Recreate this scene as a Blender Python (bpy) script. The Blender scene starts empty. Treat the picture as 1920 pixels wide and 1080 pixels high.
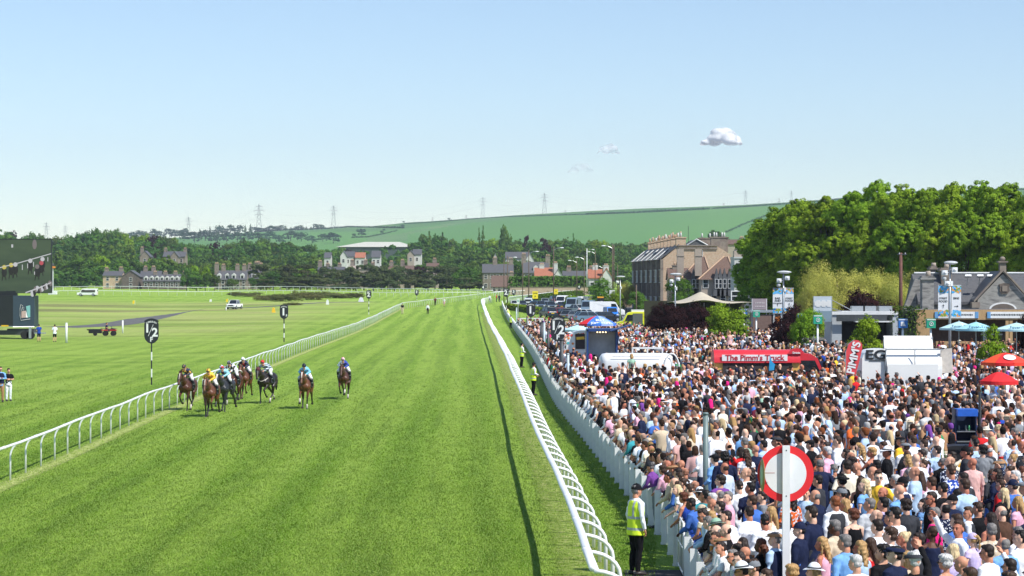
import bpy,math,random
import numpy as np
from mathutils import Vector,Matrix
# ---------------------------------------------------------------- camera, world, sun
SC = bpy.context.scene
COL = SC.collection
F = 4267.0            # focal length in pixels of the 1920 wide photograph
HOR = 530.0           # row of the horizon
H = 6.2               # eye height above the track
cam_d = bpy.data.cameras.new('camera'); cam = bpy.data.objects.new('camera',cam_d); COL.objects.link(cam)
cam_d.sensor_width = 36; cam_d.lens = 36 * F / 1920
cam_d.shift_y = -(540 - HOR) / 1920.0
cam_d.clip_start = 0.5; cam_d.clip_end = 60000
cam.location = (0,0,H); cam.rotation_euler = (math.pi / 2,0,0)
SC.camera = cam
SUN_EL = math.radians(50); SUN_AZ = math.radians(129)     # azimuth clockwise from +Y
world = bpy.data.worlds.new('World'); SC.world = world; world.use_nodes = True
wn = world.node_tree.nodes; wl = world.node_tree.links
bg = wn['Background']; bg.inputs['Strength'].default_value = 0.132
sky = wn.new('ShaderNodeTexSky'); sky.sky_type = 'NISHITA'; sky.sun_disc = False
sky.sun_elevation = SUN_EL; sky.sun_rotation = SUN_AZ
sky.air_density = 0.9; sky.dust_density = 0.12; sky.ozone_density = 2.6; sky.altitude = 20
wl.new(sky.outputs[0],bg.inputs[0])
sd = bpy.data.lights.new('sun','SUN'); sd.energy = 5.0; sd.angle = math.radians(0.5); sd.color = (1.0,0.96,0.89)
sun = bpy.data.objects.new('sun',sd); COL.objects.link(sun)
sdir = Vector((math.sin(SUN_AZ) * math.cos(SUN_EL),math.cos(SUN_AZ) * math.cos(SUN_EL),math.sin(SUN_EL)))
sun.rotation_euler = sdir.to_track_quat('Z','Y').to_euler()
SC.view_settings.view_transform = 'Standard'; SC.view_settings.look = 'None'
SC.view_settings.gamma = 1; SC.view_settings.exposure = 0.22
SC.cycles.max_bounces = 6; SC.cycles.diffuse_bounces = 3; SC.cycles.glossy_bounces = 2
SC.cycles.transmission_bounces = 3; SC.cycles.transparent_max_bounces = 8; SC.cycles.volume_bounces = 0
SC.cycles.caustics_reflective = False; SC.cycles.caustics_refractive = False
R_ = random.Random(7)
RAD = math.radians
PI = math.pi
# ---------------------------------------------------------------- terrain
_gY = [0,280,340,400,470,540,620,700,780,840,1000,1200,1600]
_gZ = [0,0,.22,.6,1.15,1.8,2.7,3.2,3.45,3.8,8.5,13,16]
_kx = [-900,0,240,380,440,520,600,660,700,760,870,960,1100,1200,1300,1400,1480,1560,1640,1720,1800,1920,2100,3000]
_ky = [470,456,450,443,438,433,430,426,424,417.5,411,404,396,391,388,384,379,373,364,358,356,352,345,340]
YR = 4000.0
def sst(t):
 t = np.clip(t,0,1); return t * t * (3 - 2 * t)
def g(x,y):
 z = np.interp(y,_gY,_gZ)
 z = z + 0.5 * sst((x - 3.7) / 2.0) * sst((92 - y) / 40.0)
 z = z + 0.16 * np.sin(x * .11 + y * .013) * sst((-24 - x) / 12) * sst((y - 130) / 90)
 if np.any(np.asarray(y) > 1600):
  px = 960 + F * np.asarray(x) / np.maximum(y,1)
  r = H + (HOR - np.interp(px,_kx,_ky)) * YR / F
  t = (np.asarray(y) - 1600) / (YR - 1600)
  z = z + (r - 16) * np.where(t < 1,sst(t * .82 ) / sst(.82),1 - .15 * (t - 1))
 return z
def G(px,py,y1=4200.0):
 """ground point seen at a pixel of the photograph"""
 lo,hi = 20.0,y1
 def f(Y):return HOR + (H - float(g((px - 960) * Y / F,Y))) * F / Y - py
 for k in range(60):
  m = (lo + hi) / 2
  if f(m) > 0:lo = m
  else:hi = m
 Y = lo
 return ((px - 960) * Y / F,Y,float(g((px - 960) * Y / F,Y)))
def X(px,Y):return (px - 960) * Y / F
def Zp(py,Y):return H + (HOR - py) * Y / F
# ---------------------------------------------------------------- mesh builder
class MB:
 def __init__(s):s.v = []; s.f = []; s.m = []; s.mi = 0
 def add(s,vs,fs,mi=None):
  n = len(s.v); s.v.extend([tuple(map(float,p)) for p in vs]); s.f.extend([tuple(i + n for i in q) for q in fs])
  s.m.extend([s.mi if mi is None else mi] * len(fs)); return s
 def box(s,c,d,rz=0,mi=None,taper=1.0,ry=0,rx=0):
  M = Matrix.Translation(Vector(c)) @ Matrix.Rotation(rz,4,'Z') @ Matrix.Rotation(ry,4,'Y') @ Matrix.Rotation(rx,4,'X')
  vs = []
  for z in (-.5,.5):
   k = taper if z > 0 else 1.0
   for x,y in ((-.5,-.5),(.5,-.5),(.5,.5),(-.5,.5)):
    vs.append(M @ Vector((x * d[0] * k,y * d[1] * k,z * d[2])))
  return s.add(vs,[(3,2,1,0),(4,5,6,7),(0,1,5,4),(1,2,6,5),(2,3,7,6),(3,0,4,7)],mi)
 def tube(s,pts,rad,n=8,mi=None,cap=True,sq=None,up=(0,0,1)):
  pts = [Vector(p) for p in pts]
  if not hasattr(rad,'__len__'):rad = [rad] * len(pts)
  vs = []; k = len(pts); sq = sq or 1.0
  ref = Vector(up)
  for i,p in enumerate(pts):
   t = (pts[min(i + 1,k - 1)] - pts[max(i - 1,0)])
   t = t.normalized() if t.length > 1e-9 else Vector((0,0,1))
   a = ref - t * ref.dot(t)
   if a.length < 0.05:a = Vector((1,0,0)) - t * t.x
   if a.length < 0.05:a = Vector((0,1,0)) - t * t.y
   a.normalize(); b = t.cross(a)
   ra,rb = (rad[i] if hasattr(rad[i],'__len__') else (rad[i],rad[i] * sq))
   for j in range(n):
    w = 2 * PI * j / n
    vs.append(p + b * (math.cos(w) * ra) + a * (math.sin(w) * rb))
  fs = [(i * n + j,i * n + (j + 1) % n,(i + 1) * n + (j + 1) % n,(i + 1) * n + j) for i in range(k - 1) for j in range(n)]
  if cap:fs += [tuple(reversed(range(n))),tuple((k - 1) * n + j for j in range(n))]
  return s.add(vs,fs,mi)
 def ell(s,c,r,n=12,m=8,mi=None,rz=0,rx=0):
  M = Matrix.Translation(Vector(c)) @ Matrix.Rotation(rz,4,'Z') @ Matrix.Rotation(rx,4,'X')
  vs = [M @ Vector((0,0,-r[2]))]; fs = []
  for i in range(1,m):
   a = -PI / 2 + PI * i / m
   for j in range(n):
    b = 2 * PI * j / n
    vs.append(M @ Vector((r[0] * math.cos(a) * math.cos(b),r[1] * math.cos(a) * math.sin(b),r[2] * math.sin(a))))
  vs.append(M @ Vector((0,0,r[2]))); L = len(vs) - 1
  for j in range(n):
   fs.append((0,1 + (j + 1) % n,1 + j)); fs.append((L,L - n + j,L - n + (j + 1) % n))
  for i in range(m - 2):
   for j in range(n):
    a = 1 + i * n + j; b = 1 + i * n + (j + 1) % n
    fs.append((a,b,b + n,a + n))
  return s.add(vs,fs,mi)
 def prism(s,poly,h0,h1,axis='z',mi=None,M=None):
  """poly: 2d outline; extruded along axis between h0 and h1 (x: poly is (y,z); y: poly is (x,z))"""
  n = len(poly)
  def P(p,h):
   v = Vector((p[0],p[1],h)) if axis == 'z' else Vector((p[0],h,p[1])) if axis == 'y' else Vector((h,p[0],p[1]))
   return M @ v if M else v
  vs = [P(p,h0) for p in poly] + [P(p,h1) for p in poly]
  fs = [tuple(range(n)),tuple(range(2 * n - 1,n - 1,-1))] + [(i,i + n,(i + 1) % n + n,(i + 1) % n) for i in range(n)]
  return s.add(vs,fs,mi)
 def xf(s,M,i0=0):
  s.v[i0:] = [tuple(M @ Vector(p)) for p in s.v[i0:]]; return s
 def build(s,name,mats,parent=None,smooth=False,fix=True):
  me = bpy.data.meshes.new(name); me.from_pydata(s.v,[],s.f)
  for m in (mats if isinstance(mats,(list,tuple)) else [mats]):me.materials.append(m)
  me.polygons.foreach_set('material_index',s.m)
  if fix:
   import bmesh
   b = bmesh.new(); b.from_mesh(me); bmesh.ops.recalc_face_normals(b,faces=b.faces); b.to_mesh(me); b.free()
  if smooth:me.polygons.foreach_set('use_smooth',[True] * len(me.polygons))
  me.update()
  o = bpy.data.objects.new(name,me); COL.objects.link(o)
  if parent:o.parent = parent
  return o
def tag(o,label,cat,group=None,kind=None):
 if label:o['label'] = label
 if cat:o['category'] = cat
 if group:o['group'] = group
 if kind:o['kind'] = kind
 return o
def thing(name,label,cat,loc=(0,0,0),rz=0,group=None):
 o = bpy.data.objects.new(name,None); COL.objects.link(o); o.empty_display_size = .2
 o.location = loc; o.rotation_euler = (0,0,rz)
 return tag(o,label,cat,group)
_kids = {}
def dup(root,loc=None,rz=None,label=None,group=None,scale=None):
 r = root.copy(); COL.objects.link(r)
 if loc is not None:r.location = loc
 if rz is not None:r.rotation_euler = (0,0,rz)
 if label:r['label'] = label
 if group:r['group'] = group
 if scale is not None:r.scale = (scale,) * 3 if not hasattr(scale,'__len__') else scale
 if root.name not in _kids:_kids[root.name] = [(c,list(c.children)) for c in root.children]
 for c,gs in _kids[root.name]:
  d = c.copy(); COL.objects.link(d); d.parent = r
  for q in gs:
   e = q.copy(); COL.objects.link(e); e.parent = d
 return r
# ---------------------------------------------------------------- materials
def lin(c):
 c = c / 255.0
 return c / 12.92 if c <= .04045 else ((c + .055) / 1.055) ** 2.4
def srgb(r,g_,b):return (lin(r),lin(g_),lin(b))
_mc = {}
def pm(name,col,rough=.6,var=.12,scale=6,bump=0.0,metal=0,objcol=False,spec=.5,emit=None,detail=4,stretch=None):
 """plain procedural material: a base colour broken up by noise"""
 if name in _mc:return _mc[name]
 m = bpy.data.materials.new(name); m.use_nodes = True; N = m.node_tree.nodes; L = m.node_tree.links
 b = N['Principled BSDF']; b.inputs['Roughness'].default_value = rough; b.inputs['Metallic'].default_value = metal
 b.inputs['Specular IOR Level'].default_value = spec
 tc = N.new('ShaderNodeTexCoord'); nz = N.new('ShaderNodeTexNoise'); nz.inputs['Scale'].default_value = scale; nz.inputs['Detail'].default_value = detail
 src = tc.outputs['Object']
 if stretch:
  mp = N.new('ShaderNodeMapping'); mp.inputs['Scale'].default_value = stretch; L.new(src,mp.inputs[0]); src = mp.outputs[0]
 L.new(src,nz.inputs['Vector'])
 mr = N.new('ShaderNodeMapRange'); mr.inputs[1].default_value = .3; mr.inputs[2].default_value = .7
 mr.inputs[3].default_value = 1 - var; mr.inputs[4].default_value = 1 + var; L.new(nz.outputs[0],mr.inputs[0])
 mx = N.new('ShaderNodeVectorMath'); mx.operation = 'SCALE'; L.new(mr.outputs[0],mx.inputs['Scale'])
 if objcol:
  oi = N.new('ShaderNodeObjectInfo'); L.new(oi.outputs['Color'],mx.inputs[0])
 else:mx.inputs[0].default_value = col
 L.new(mx.outputs[0],b.inputs['Base Color'])
 if bump:
  bp = N.new('ShaderNodeBump'); bp.inputs['Strength'].default_value = bump; bp.inputs['Distance'].default_value = .02
  L.new(nz.outputs[0],bp.inputs['Height']); L.new(bp.outputs[0],b.inputs['Normal'])
 if emit:
  b.inputs['Emission Color'].default_value = (*emit[:3],1); b.inputs['Emission Strength'].default_value = emit[3]
 _mc[name] = m; return m
def mixmat(name,cols,scale=4,rough=.8,kind='noise',lo=.35,hi=.65,stretch=None,bump=0,detail=5,obj=True):
 """several colours in patches"""
 if name in _mc:return _mc[name]
 m = bpy.data.materials.new(name); m.use_nodes = True; N = m.node_tree.nodes; L = m.node_tree.links
 b = N['Principled BSDF']; b.inputs['Roughness'].default_value = rough; b.inputs['Specular IOR Level'].default_value = .3
 tc = N.new('ShaderNodeTexCoord'); src = tc.outputs['Object']
 if stretch:
  mp = N.new('ShaderNodeMapping'); mp.inputs['Scale'].default_value = stretch; L.new(src,mp.inputs[0]); src = mp.outputs[0]
 if kind == 'noise':
  nz = N.new('ShaderNodeTexNoise'); nz.inputs['Scale'].default_value = scale; nz.inputs['Detail'].default_value = detail; out = nz.outputs[0]
 else:
  nz = N.new('ShaderNodeTexVoronoi'); nz.inputs['Scale'].default_value = scale; out = nz.outputs['Color']
 L.new(src,nz.inputs['Vector'])
 cr = N.new('ShaderNodeValToRGB'); e = cr.color_ramp
 if kind != 'noise':e.interpolation = 'CONSTANT'; lo,hi = 0.0,1.0 - 1.0 / len(cols)
 for i,c in enumerate(cols):
  p = lo + (hi - lo) * i / max(len(cols) - 1,1)
  el = e.elements[i] if i < 2 else e.elements.new(p)
  el.position = p; el.color = (*c,1)
 L.new(out,cr.inputs[0]); L.new(cr.outputs[0],b.inputs['Base Color'])
 if bump:
  bp = N.new('ShaderNodeBump'); bp.inputs['Strength'].default_value = bump; bp.inputs['Distance'].default_value = .03
  L.new(out,bp.inputs['Height']); L.new(bp.outputs[0],b.inputs['Normal'])
 _mc[name] = m; return m
def leafmat(name,a,c,trans=.3,hue=.02,val=.25,scale=.35):
 if name in _mc:return _mc[name]
 m = bpy.data.materials.new(name); m.use_nodes = True; N = m.node_tree.nodes; L = m.node_tree.links
 for n in list(N):N.remove(n)
 out = N.new('ShaderNodeOutputMaterial')
 geo = N.new('ShaderNodeNewGeometry'); oi = N.new('ShaderNodeObjectInfo'); tc = N.new('ShaderNodeTexCoord')
 nz = N.new('ShaderNodeTexNoise'); nz.inputs['Scale'].default_value = scale; nz.inputs['Detail'].default_value = 3
 L.new(tc.outputs['Object'],nz.inputs['Vector'])
 ad = N.new('ShaderNodeMath'); ad.operation = 'MULTIPLY_ADD'; ad.inputs[1].default_value = .5
 L.new(geo.outputs['Random Per Island'],ad.inputs[0]);
 sb = N.new('ShaderNodeMath'); sb.operation = 'SUBTRACT'; sb.inputs[1].default_value = .25; L.new(nz.outputs[0],sb.inputs[0]); L.new(sb.outputs[0],ad.inputs[2])
 mx = N.new('ShaderNodeMix'); mx.data_type = 'RGBA'; L.new(ad.outputs[0],mx.inputs['Factor'])
 mx.inputs['A'].default_value = (*a,1); mx.inputs['B'].default_value = (*c,1)
 hs = N.new('ShaderNodeHueSaturation')
 m1 = N.new('ShaderNodeMapRange'); m1.inputs[3].default_value = .5 - hue; m1.inputs[4].default_value = .5 + hue; L.new(oi.outputs['Random'],m1.inputs[0]); L.new(m1.outputs[0],hs.inputs['Hue'])
 m2 = N.new('ShaderNodeMapRange'); m2.inputs[3].default_value = 1 - val; m2.inputs[4].default_value = 1 + val
 ml = N.new('ShaderNodeMath'); ml.operation = 'MULTIPLY'; ml.inputs[1].default_value = 7.31; fr = N.new('ShaderNodeMath'); fr.operation = 'FRACT'
 L.new(oi.outputs['Random'],ml.inputs[0]); L.new(ml.outputs[0],fr.inputs[0]); L.new(fr.outputs[0],m2.inputs[0]); L.new(m2.outputs[0],hs.inputs['Value'])
 L.new(mx.outputs['Result'],hs.inputs['Color'])
 d = N.new('ShaderNodeBsdfDiffuse'); t = N.new('ShaderNodeBsdfTranslucent'); ms = N.new('ShaderNodeMixShader'); ms.inputs[0].default_value = trans
 L.new(hs.outputs[0],d.inputs[0]); L.new(hs.outputs[0],t.inputs[0]); L.new(d.outputs[0],ms.inputs[1]); L.new(t.outputs[0],ms.inputs[2])
 L.new(ms.outputs[0],out.inputs[0])
 _mc[name] = m; return m
WHITE = pm('white_paint',(.78,.79,.8),.45,.06,3)
WHITEP = pm('white_plastic',(.82,.83,.84),.35,.04,3)
BLACK = pm('black_paint',(.012,.013,.016),.45,.2,5)
GREYM = pm('galvanised_metal',(.42,.44,.46),.4,.1,8,metal=.6)
DARKM = pm('dark_metal',(.05,.055,.06),.5,.15,8)
GLASS = pm('dark_glass',(.015,.02,.025),.08,.1,2,spec=.9)
RUBBER = pm('rubber',(.015,.015,.016),.85,.2,10)
WOODP = pm('pole_wood',(.12,.085,.06),.85,.25,9,bump=.2)
WOODL = pm('pale_wood',(.42,.27,.13),.7,.2,6,bump=.1,stretch=(8,8,.6))
RED = pm('red_paint',(.62,.03,.045),.35,.06,2)
BARK = pm('bark',(.09,.068,.05),.9,.3,5,bump=.4)
# ---------------------------------------------------------------- ground
def grid_mesh(name,xs,ys,zf,mats,mif=None):
 nx,ny = len(xs),len(ys)
 XX,YY = np.meshgrid(xs,ys); ZZ = zf(XX,YY)
 v = np.stack([XX.ravel(),YY.ravel(),ZZ.ravel()],1)
 i = np.arange(nx - 1)[None,:] + nx * np.arange(ny - 1)[:,None]; i = i.ravel()
 f = np.stack([i,i + 1,i + nx + 1,i + nx],1)
 me = bpy.data.meshes.new(name); me.vertices.add(len(v)); me.vertices.foreach_set('co',v.ravel().astype(np.float32))
 me.loops.add(f.size); me.loops.foreach_set('vertex_index',f.ravel().astype(np.int32))
 me.polygons.add(len(f)); me.polygons.foreach_set('loop_start',(np.arange(len(f)) * 4).astype(np.int32))
 for m in mats:me.materials.append(m)
 if mif is not None:
  c = v[f].mean(1); me.polygons.foreach_set('material_index',mif(c).astype(np.int32))
 me.polygons.foreach_set('use_smooth',np.ones(len(f),bool))
 me.update(calc_edges=True); me.validate()
 o = bpy.data.objects.new(name,me); COL.objects.link(o); return o
def turf_material():
 m = bpy.data.materials.new('turf'); m.use_nodes = True; N = m.node_tree.nodes; L = m.node_tree.links
 b = N['Principled BSDF']; b.inputs['Roughness'].default_value = .9; b.inputs['Specular IOR Level'].default_value = .1
 tc = N.new('ShaderNodeTexCoord')
 def mapping(sc,rot=0,loc=(0,0,0)):
  mp = N.new('ShaderNodeMapping'); mp.inputs['Scale'].default_value = sc; mp.inputs['Rotation'].default_value = (0,0,rot); mp.inputs['Location'].default_value = loc
  L.new(tc.outputs['Object'],mp.inputs[0]); return mp.outputs[0]
 def noise(v,s,d=4,r=.5):
  n = N.new('ShaderNodeTexNoise'); n.inputs['Scale'].default_value = s; n.inputs['Detail'].default_value = d; n.inputs['Roughness'].default_value = r; L.new(v,n.inputs['Vector']); return n.outputs[0]
 def rng(v,a,c,lo,hi):
  n = N.new('ShaderNodeMapRange'); n.interpolation_type = 'SMOOTHSTEP'
  for i,q in enumerate((a,c,lo,hi)):n.inputs[i + 1].default_value = q
  L.new(v,n.inputs[0]); return n.outputs[0]
 def mix(f,a,c,mode='MIX'):
  n = N.new('ShaderNodeMix'); n.data_type = 'RGBA'; n.blend_type = mode
  for q,k in ((f,'Factor'),(a,'A'),(c,'B')):
   if hasattr(q,'links'):L.new(q,n.inputs[k])
   elif k == 'Factor':n.inputs[0].default_value = q
   else:n.inputs[k].default_value = (*q,1)
  return n.outputs['Result']
 def mul(a,c,op='MULTIPLY'):
  n = N.new('ShaderNodeMath'); n.operation = op
  for i,q in enumerate((a,c)):
   if hasattr(q,'links'):L.new(q,n.inputs[i])
   else:n.inputs[i].default_value = q
  return n.outputs[0]
 sep = N.new('ShaderNodeSeparateXYZ'); L.new(tc.outputs['Object'],sep.inputs[0]); x,y = sep.outputs[0],sep.outputs[1]
 skew = mul(x,mul(y,.0195),'ADD')                            # lanes run along the straight, a little askew
 cb = N.new('ShaderNodeCombineXYZ'); L.new(skew,cb.inputs[0]); L.new(mul(y,.03),cb.inputs[1])
 cb2 = N.new('ShaderNodeCombineXYZ'); L.new(skew,cb2.inputs[0]); L.new(mul(y,.5),cb2.inputs[1])
 base = mix(rng(noise(mapping((1,1,1)),.08,3),.35,.65,0,1),(.150,.320,.016),(.18,.36,.024))
 # mown streaks along the course
 st = rng(noise(cb.outputs[0],.50,4,.55),.40,.60,0,1)
 base = mix(mul(st,.75),base,(.32,.49,.070))
 ph = mul(mul(skew,2.35),mul(noise(cb.outputs[0],.35,3,.5),7),'ADD'); sn = N.new('ShaderNodeMath'); sn.operation = 'SINE'; L.new(ph,sn.inputs[0])
 base = mix(mul(rng(sn.outputs[0],.1,.9,0,1),.56),base,(.36,.54,.085)); base = mix(mul(rng(sn.outputs[0],-.35,-.95,0,1),.46),base,(.085,.20,.012))
 st2 = rng(noise(cb.outputs[0],2.3,4,.6),.52,.75,0,1)
 base = mix(mul(st2,.55),base,(.085,.19,.014))
 st3 = rng(noise(cb.outputs[0],1.2,3,.5),.56,.68,0,1)
 base = mix(mul(st3,.62),base,(.085,.19,.014))
 # worn pale line at the foot of the rails
 # tufts and blade grain
 t1 = rng(noise(mapping((1,.35,1)),3.2,6,.72),.32,.68,0,1)
 base = mix(mul(t1,.50),base,(.060,.165,.009))
 t2 = rng(noise(mapping((1,.25,1)),22,4,.75),.40,.66,0,1)
 base = mix(mul(t2,.62),base,(.44,.56,.15))
 t3 = rng(noise(mapping((1,.3,1),0,(7,3,0)),55,2,.8),.5,.72,0,1)
 base = mix(mul(t3,.5),base,(.030,.085,.008))
 t4 = rng(noise(mapping((1,.22,1),0,(3,9,0)),.9,4,.6),.52,.70,0,1)
 t5 = rng(noise(mapping((1,.16,1),0,(13,2,0)),1.9,5,.65),.50,.62,0,1)
 base = mix(mul(t5,.3),base,(.34,.52,.08))
 base = mix(mul(t4,.28),base,(.07,.175,.011))
 # links land left of the course and beyond
 rough = mul(mul(rng(x,-24,-40,0,1),rng(y,200,330,0,1)),rng(y,560,500,0,1))
 wide = noise(mapping((.35,.8,1)),.035,5,.6)
 links = mix(rng(wide,.38,.62,0,1),(.42,.46,.17),(.24,.33,.08))
 links = mix(rng(noise(mapping((.3,.8,1),0,(40,0,0)),.04,4,.6),.52,.62,0,.8),links,(.22,.18,.11))
 base = mix(mul(rough,.9),base,links)
 soft = mul(rng(x,-22,-26,0,.6),rng(noise(mapping((.4,1,1),.1,(9,0,0)),.05,4,.6),.42,.62,0,1))
 base = mix(soft,base,(.34,.48,.10))
 soft2 = mul(rng(x,-22,-26,0,.28),rng(noise(mapping((.3,1,1),-.12,(2,5,0)),.13,4,.6),.52,.66,0,1))
 base = mix(soft2,base,(.06,.145,.012))
 vs = N.new('ShaderNodeVectorMath'); vs.operation = 'MULTIPLY'; vs.inputs[1].default_value = (1.24,1.22,1.13); L.new(base,vs.inputs[0]); L.new(vs.outputs[0],b.inputs['Base Color'])
 bp = N.new('ShaderNodeBump'); bp.inputs['Strength'].default_value = .8; bp.inputs['Distance'].default_value = .08
 L.new(mul(t1,t2,'ADD'),bp.inputs['Height']); L.new(bp.outputs[0],b.inputs['Normal'])
 return m
TURF = turf_material()
xs = np.unique(np.concatenate([np.linspace(-900,-60,60),np.linspace(-60,60,161),np.linspace(60,900,60)]))
ys = np.concatenate([np.arange(-40,330,3.0),np.arange(330,1000,8.0),np.arange(1000,1601,50)])
tag(grid_mesh('ground',xs,ys,g,[TURF]),None,None,kind='structure')
# ---------------------------------------------------------------- distant hill with fields
F1 = mixmat('field_green',[(.085,.225,.038),(.11,.26,.046)],.004,detail=2,lo=.3,hi=.7,stretch=(1,.2,1))
F2 = mixmat('field_pale',[(.085,.215,.05),(.105,.245,.055)],.004,detail=2,lo=.3,hi=.7)
F3 = mixmat('field_upper',[(.075,.18,.04),(.10,.22,.05)],.006,detail=3,lo=.3,hi=.7)
F4 = mixmat('field_meadow',[(.10,.21,.06),(.15,.26,.075)],.006,detail=4)
def hill_mats(c):
 px = 960 + F * c[:,0] / c[:,1]; py = HOR - (c[:,2] - H) * F / c[:,1]
 mi = np.zeros(len(c))
 up = np.interp(px,[0,700,760,880,1030,1200,1330,1480,1560,1700,1920],[440,434,429,414,404.5,399.5,393,385,379,368,360])
 mi[py < up] = 2
 a = np.interp(px,[700,740,860,960],[449,440,415,404])
 mi[(px > 700) & (px < 960) & (py > a) & (py < a + 5)] = 3
 mi[(px < 735) & (py < np.interp(px,[0,400,520,735],[446,442,431,428]))] = 3
 r = np.interp(px,[1340,1362,1450,1560,1700],[445,436,399.5,374,360])
 mi[(px > 1362) & (py > r)] = 1
 mi[(px > 690) & (px < 770) & (py > 440) & (py < 452)] = 3
 return mi
n = 420
th = np.linspace(-.62,.62,n); ysr = np.concatenate([np.linspace(1600,4000,150),np.linspace(4060,5200,12)])
TT,YY = np.meshgrid(th,ysr)
def hillmesh():
 nx,ny = len(th),len(ysr)
 XX = TT * YY; ZZ = g(XX,YY)
 v = np.stack([XX.ravel(),YY.ravel(),ZZ.ravel()],1)
 i = (np.arange(nx - 1)[None,:] + nx * np.arange(ny - 1)[:,None]).ravel()
 f = np.stack([i,i + 1,i + nx + 1,i + nx],1)
 me = bpy.data.meshes.new('hill'); me.from_pydata(v.tolist(),[],f.tolist())
 for m in (F1,F2,F3,F4):me.materials.append(m)
 me.polygons.foreach_set('material_index',hill_mats(v[f].mean(1)).astype(np.int32))
 me.polygons.foreach_set('use_smooth',np.ones(len(f),bool)); me.update()
 o = bpy.data.objects.new('hill',me); COL.objects.link(o); return o
tag(hillmesh(),None,None,kind='structure')
def ribbon(name,pts,w,mat,dz=.02,kind='structure'):
 """a strip laid on the ground along a polyline; w is a width or list of (left, right)"""
 P = [Vector((p[0],p[1])) for p in pts]; mb = MB(); vs = []
 for i,p in enumerate(P):
  t = (P[min(i + 1,len(P) - 1)] - P[max(i - 1,0)]).normalized(); nn = Vector((-t.y,t.x))
  wl_,wr_ = (w if hasattr(w,'__len__') else (w / 2,w / 2))
  for k in range(5):
   q = p + nn * (wl_ - (wl_ + wr_) * k / 4); vs.append((q.x,q.y,float(g(q.x,q.y)) + dz))
 fs = [(i * 5 + k,i * 5 + k + 1,i * 5 + k + 6,i * 5 + k + 5) for i in range(len(P) - 1) for k in range(4)]
 mb.add(vs,fs); o = mb.build(name,mat); o['kind'] = kind; at = o.data.attributes.new('fade','FLOAT','POINT'); at.data.foreach_set('value',[(0,.8,1,.8,0)[i % 5] for i in range(len(vs))]); return o
def resample(pts,step):
 P = [np.array(p[:2],float) for p in pts]; out = [P[0]]; acc = 0
 d = [0]
 for a,b in zip(P,P[1:]):d.append(d[-1] + np.linalg.norm(b - a))
 n = max(2,int(d[-1] / step) + 1); s = np.linspace(0,d[-1],n)
 xs_ = np.interp(s,d,[p[0] for p in P]); ys_ = np.interp(s,d,[p[1] for p in P])
 return list(zip(xs_,ys_))
def smooth_line(pts,it=3):
 for _ in range(it):
  q = [pts[0]]
  for a,b in zip(pts,pts[1:]):
   q.append((a[0] * .75 + b[0] * .25,a[1] * .75 + b[1] * .25)); q.append((a[0] * .25 + b[0] * .75,a[1] * .25 + b[1] * .75))
  q.append(pts[-1]); pts = q
 return pts
# ---------------------------------------------------------------- trees
def quads_mesh(name,P,Nn,S,mats,mi=None,flat=True,asp=1.0):
 """P centres (n,3), Nn normals, S sizes -> leaf-sized faces"""
 n = len(P); rng = np.random.default_rng(int(n) % 9973 + 5)
 Nn = Nn / (np.linalg.norm(Nn,axis=1,keepdims=True) + 1e-9)
 r = rng.normal(size=(n,3)); A = np.cross(Nn,r); A /= (np.linalg.norm(A,axis=1,keepdims=True) + 1e-9); B = np.cross(Nn,A)
 A = A * S[:,None]; B = B * S[:,None] * asp
 v = np.empty((n,4,3)); v[:,0] = P - A; v[:,1] = P - B * .7; v[:,2] = P + A; v[:,3] = P + B * .7
 me = bpy.data.meshes.new(name); me.vertices.add(4 * n); me.vertices.foreach_set('co',v.ravel().astype(np.float32))
 me.loops.add(4 * n); me.loops.foreach_set('vertex_index',np.arange(4 * n,dtype=np.int32))
 me.polygons.add(n); me.polygons.foreach_set('loop_start',(np.arange(n) * 4).astype(np.int32))
 for m in (mats if isinstance(mats,(list,tuple)) else [mats]):me.materials.append(m)
 if mi is not None:me.polygons.foreach_set('material_index',mi.astype(np.int32))
 me.update(calc_edges=True)
 return me
def crown_points(rng,lobes,per,rs=.34,up=.25,jitter=.16):
 """lobes: list of (centre, radii). Leaves sit in clumps on the skin of each lobe"""
 P,Nn = [],[]
 for c,r in lobes:
  c = np.array(c); r = np.array(r)
  k = max(6,int(per[0])); d = rng.normal(size=(k,3)); d /= np.linalg.norm(d,axis=1,keepdims=True)
  d[:,2] = np.where(d[:,2] < -.45,-d[:,2] * .5,d[:,2])
  q = c + d * r * rng.uniform(.72,1.12,(k,1))
  cs = rs * r.mean() * rng.uniform(.6,1.3,(k,1))
  for j in range(k):
   w = rng.normal(size=(int(per[1]),3)); w /= (np.linalg.norm(w,axis=1,keepdims=True) + 1e-9)
   w *= rng.uniform(.35,1.0,(int(per[1]),1)) ** .6
   w[:,2] *= .62
   P.append(q[j] + w * cs[j]); Nn.append(d[j] * .9 + w * 1.2 + np.array([0,0,up]) + rng.normal(size=(int(per[1]),3)) * .35)
 return np.concatenate(P),np.concatenate(Nn)
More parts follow.
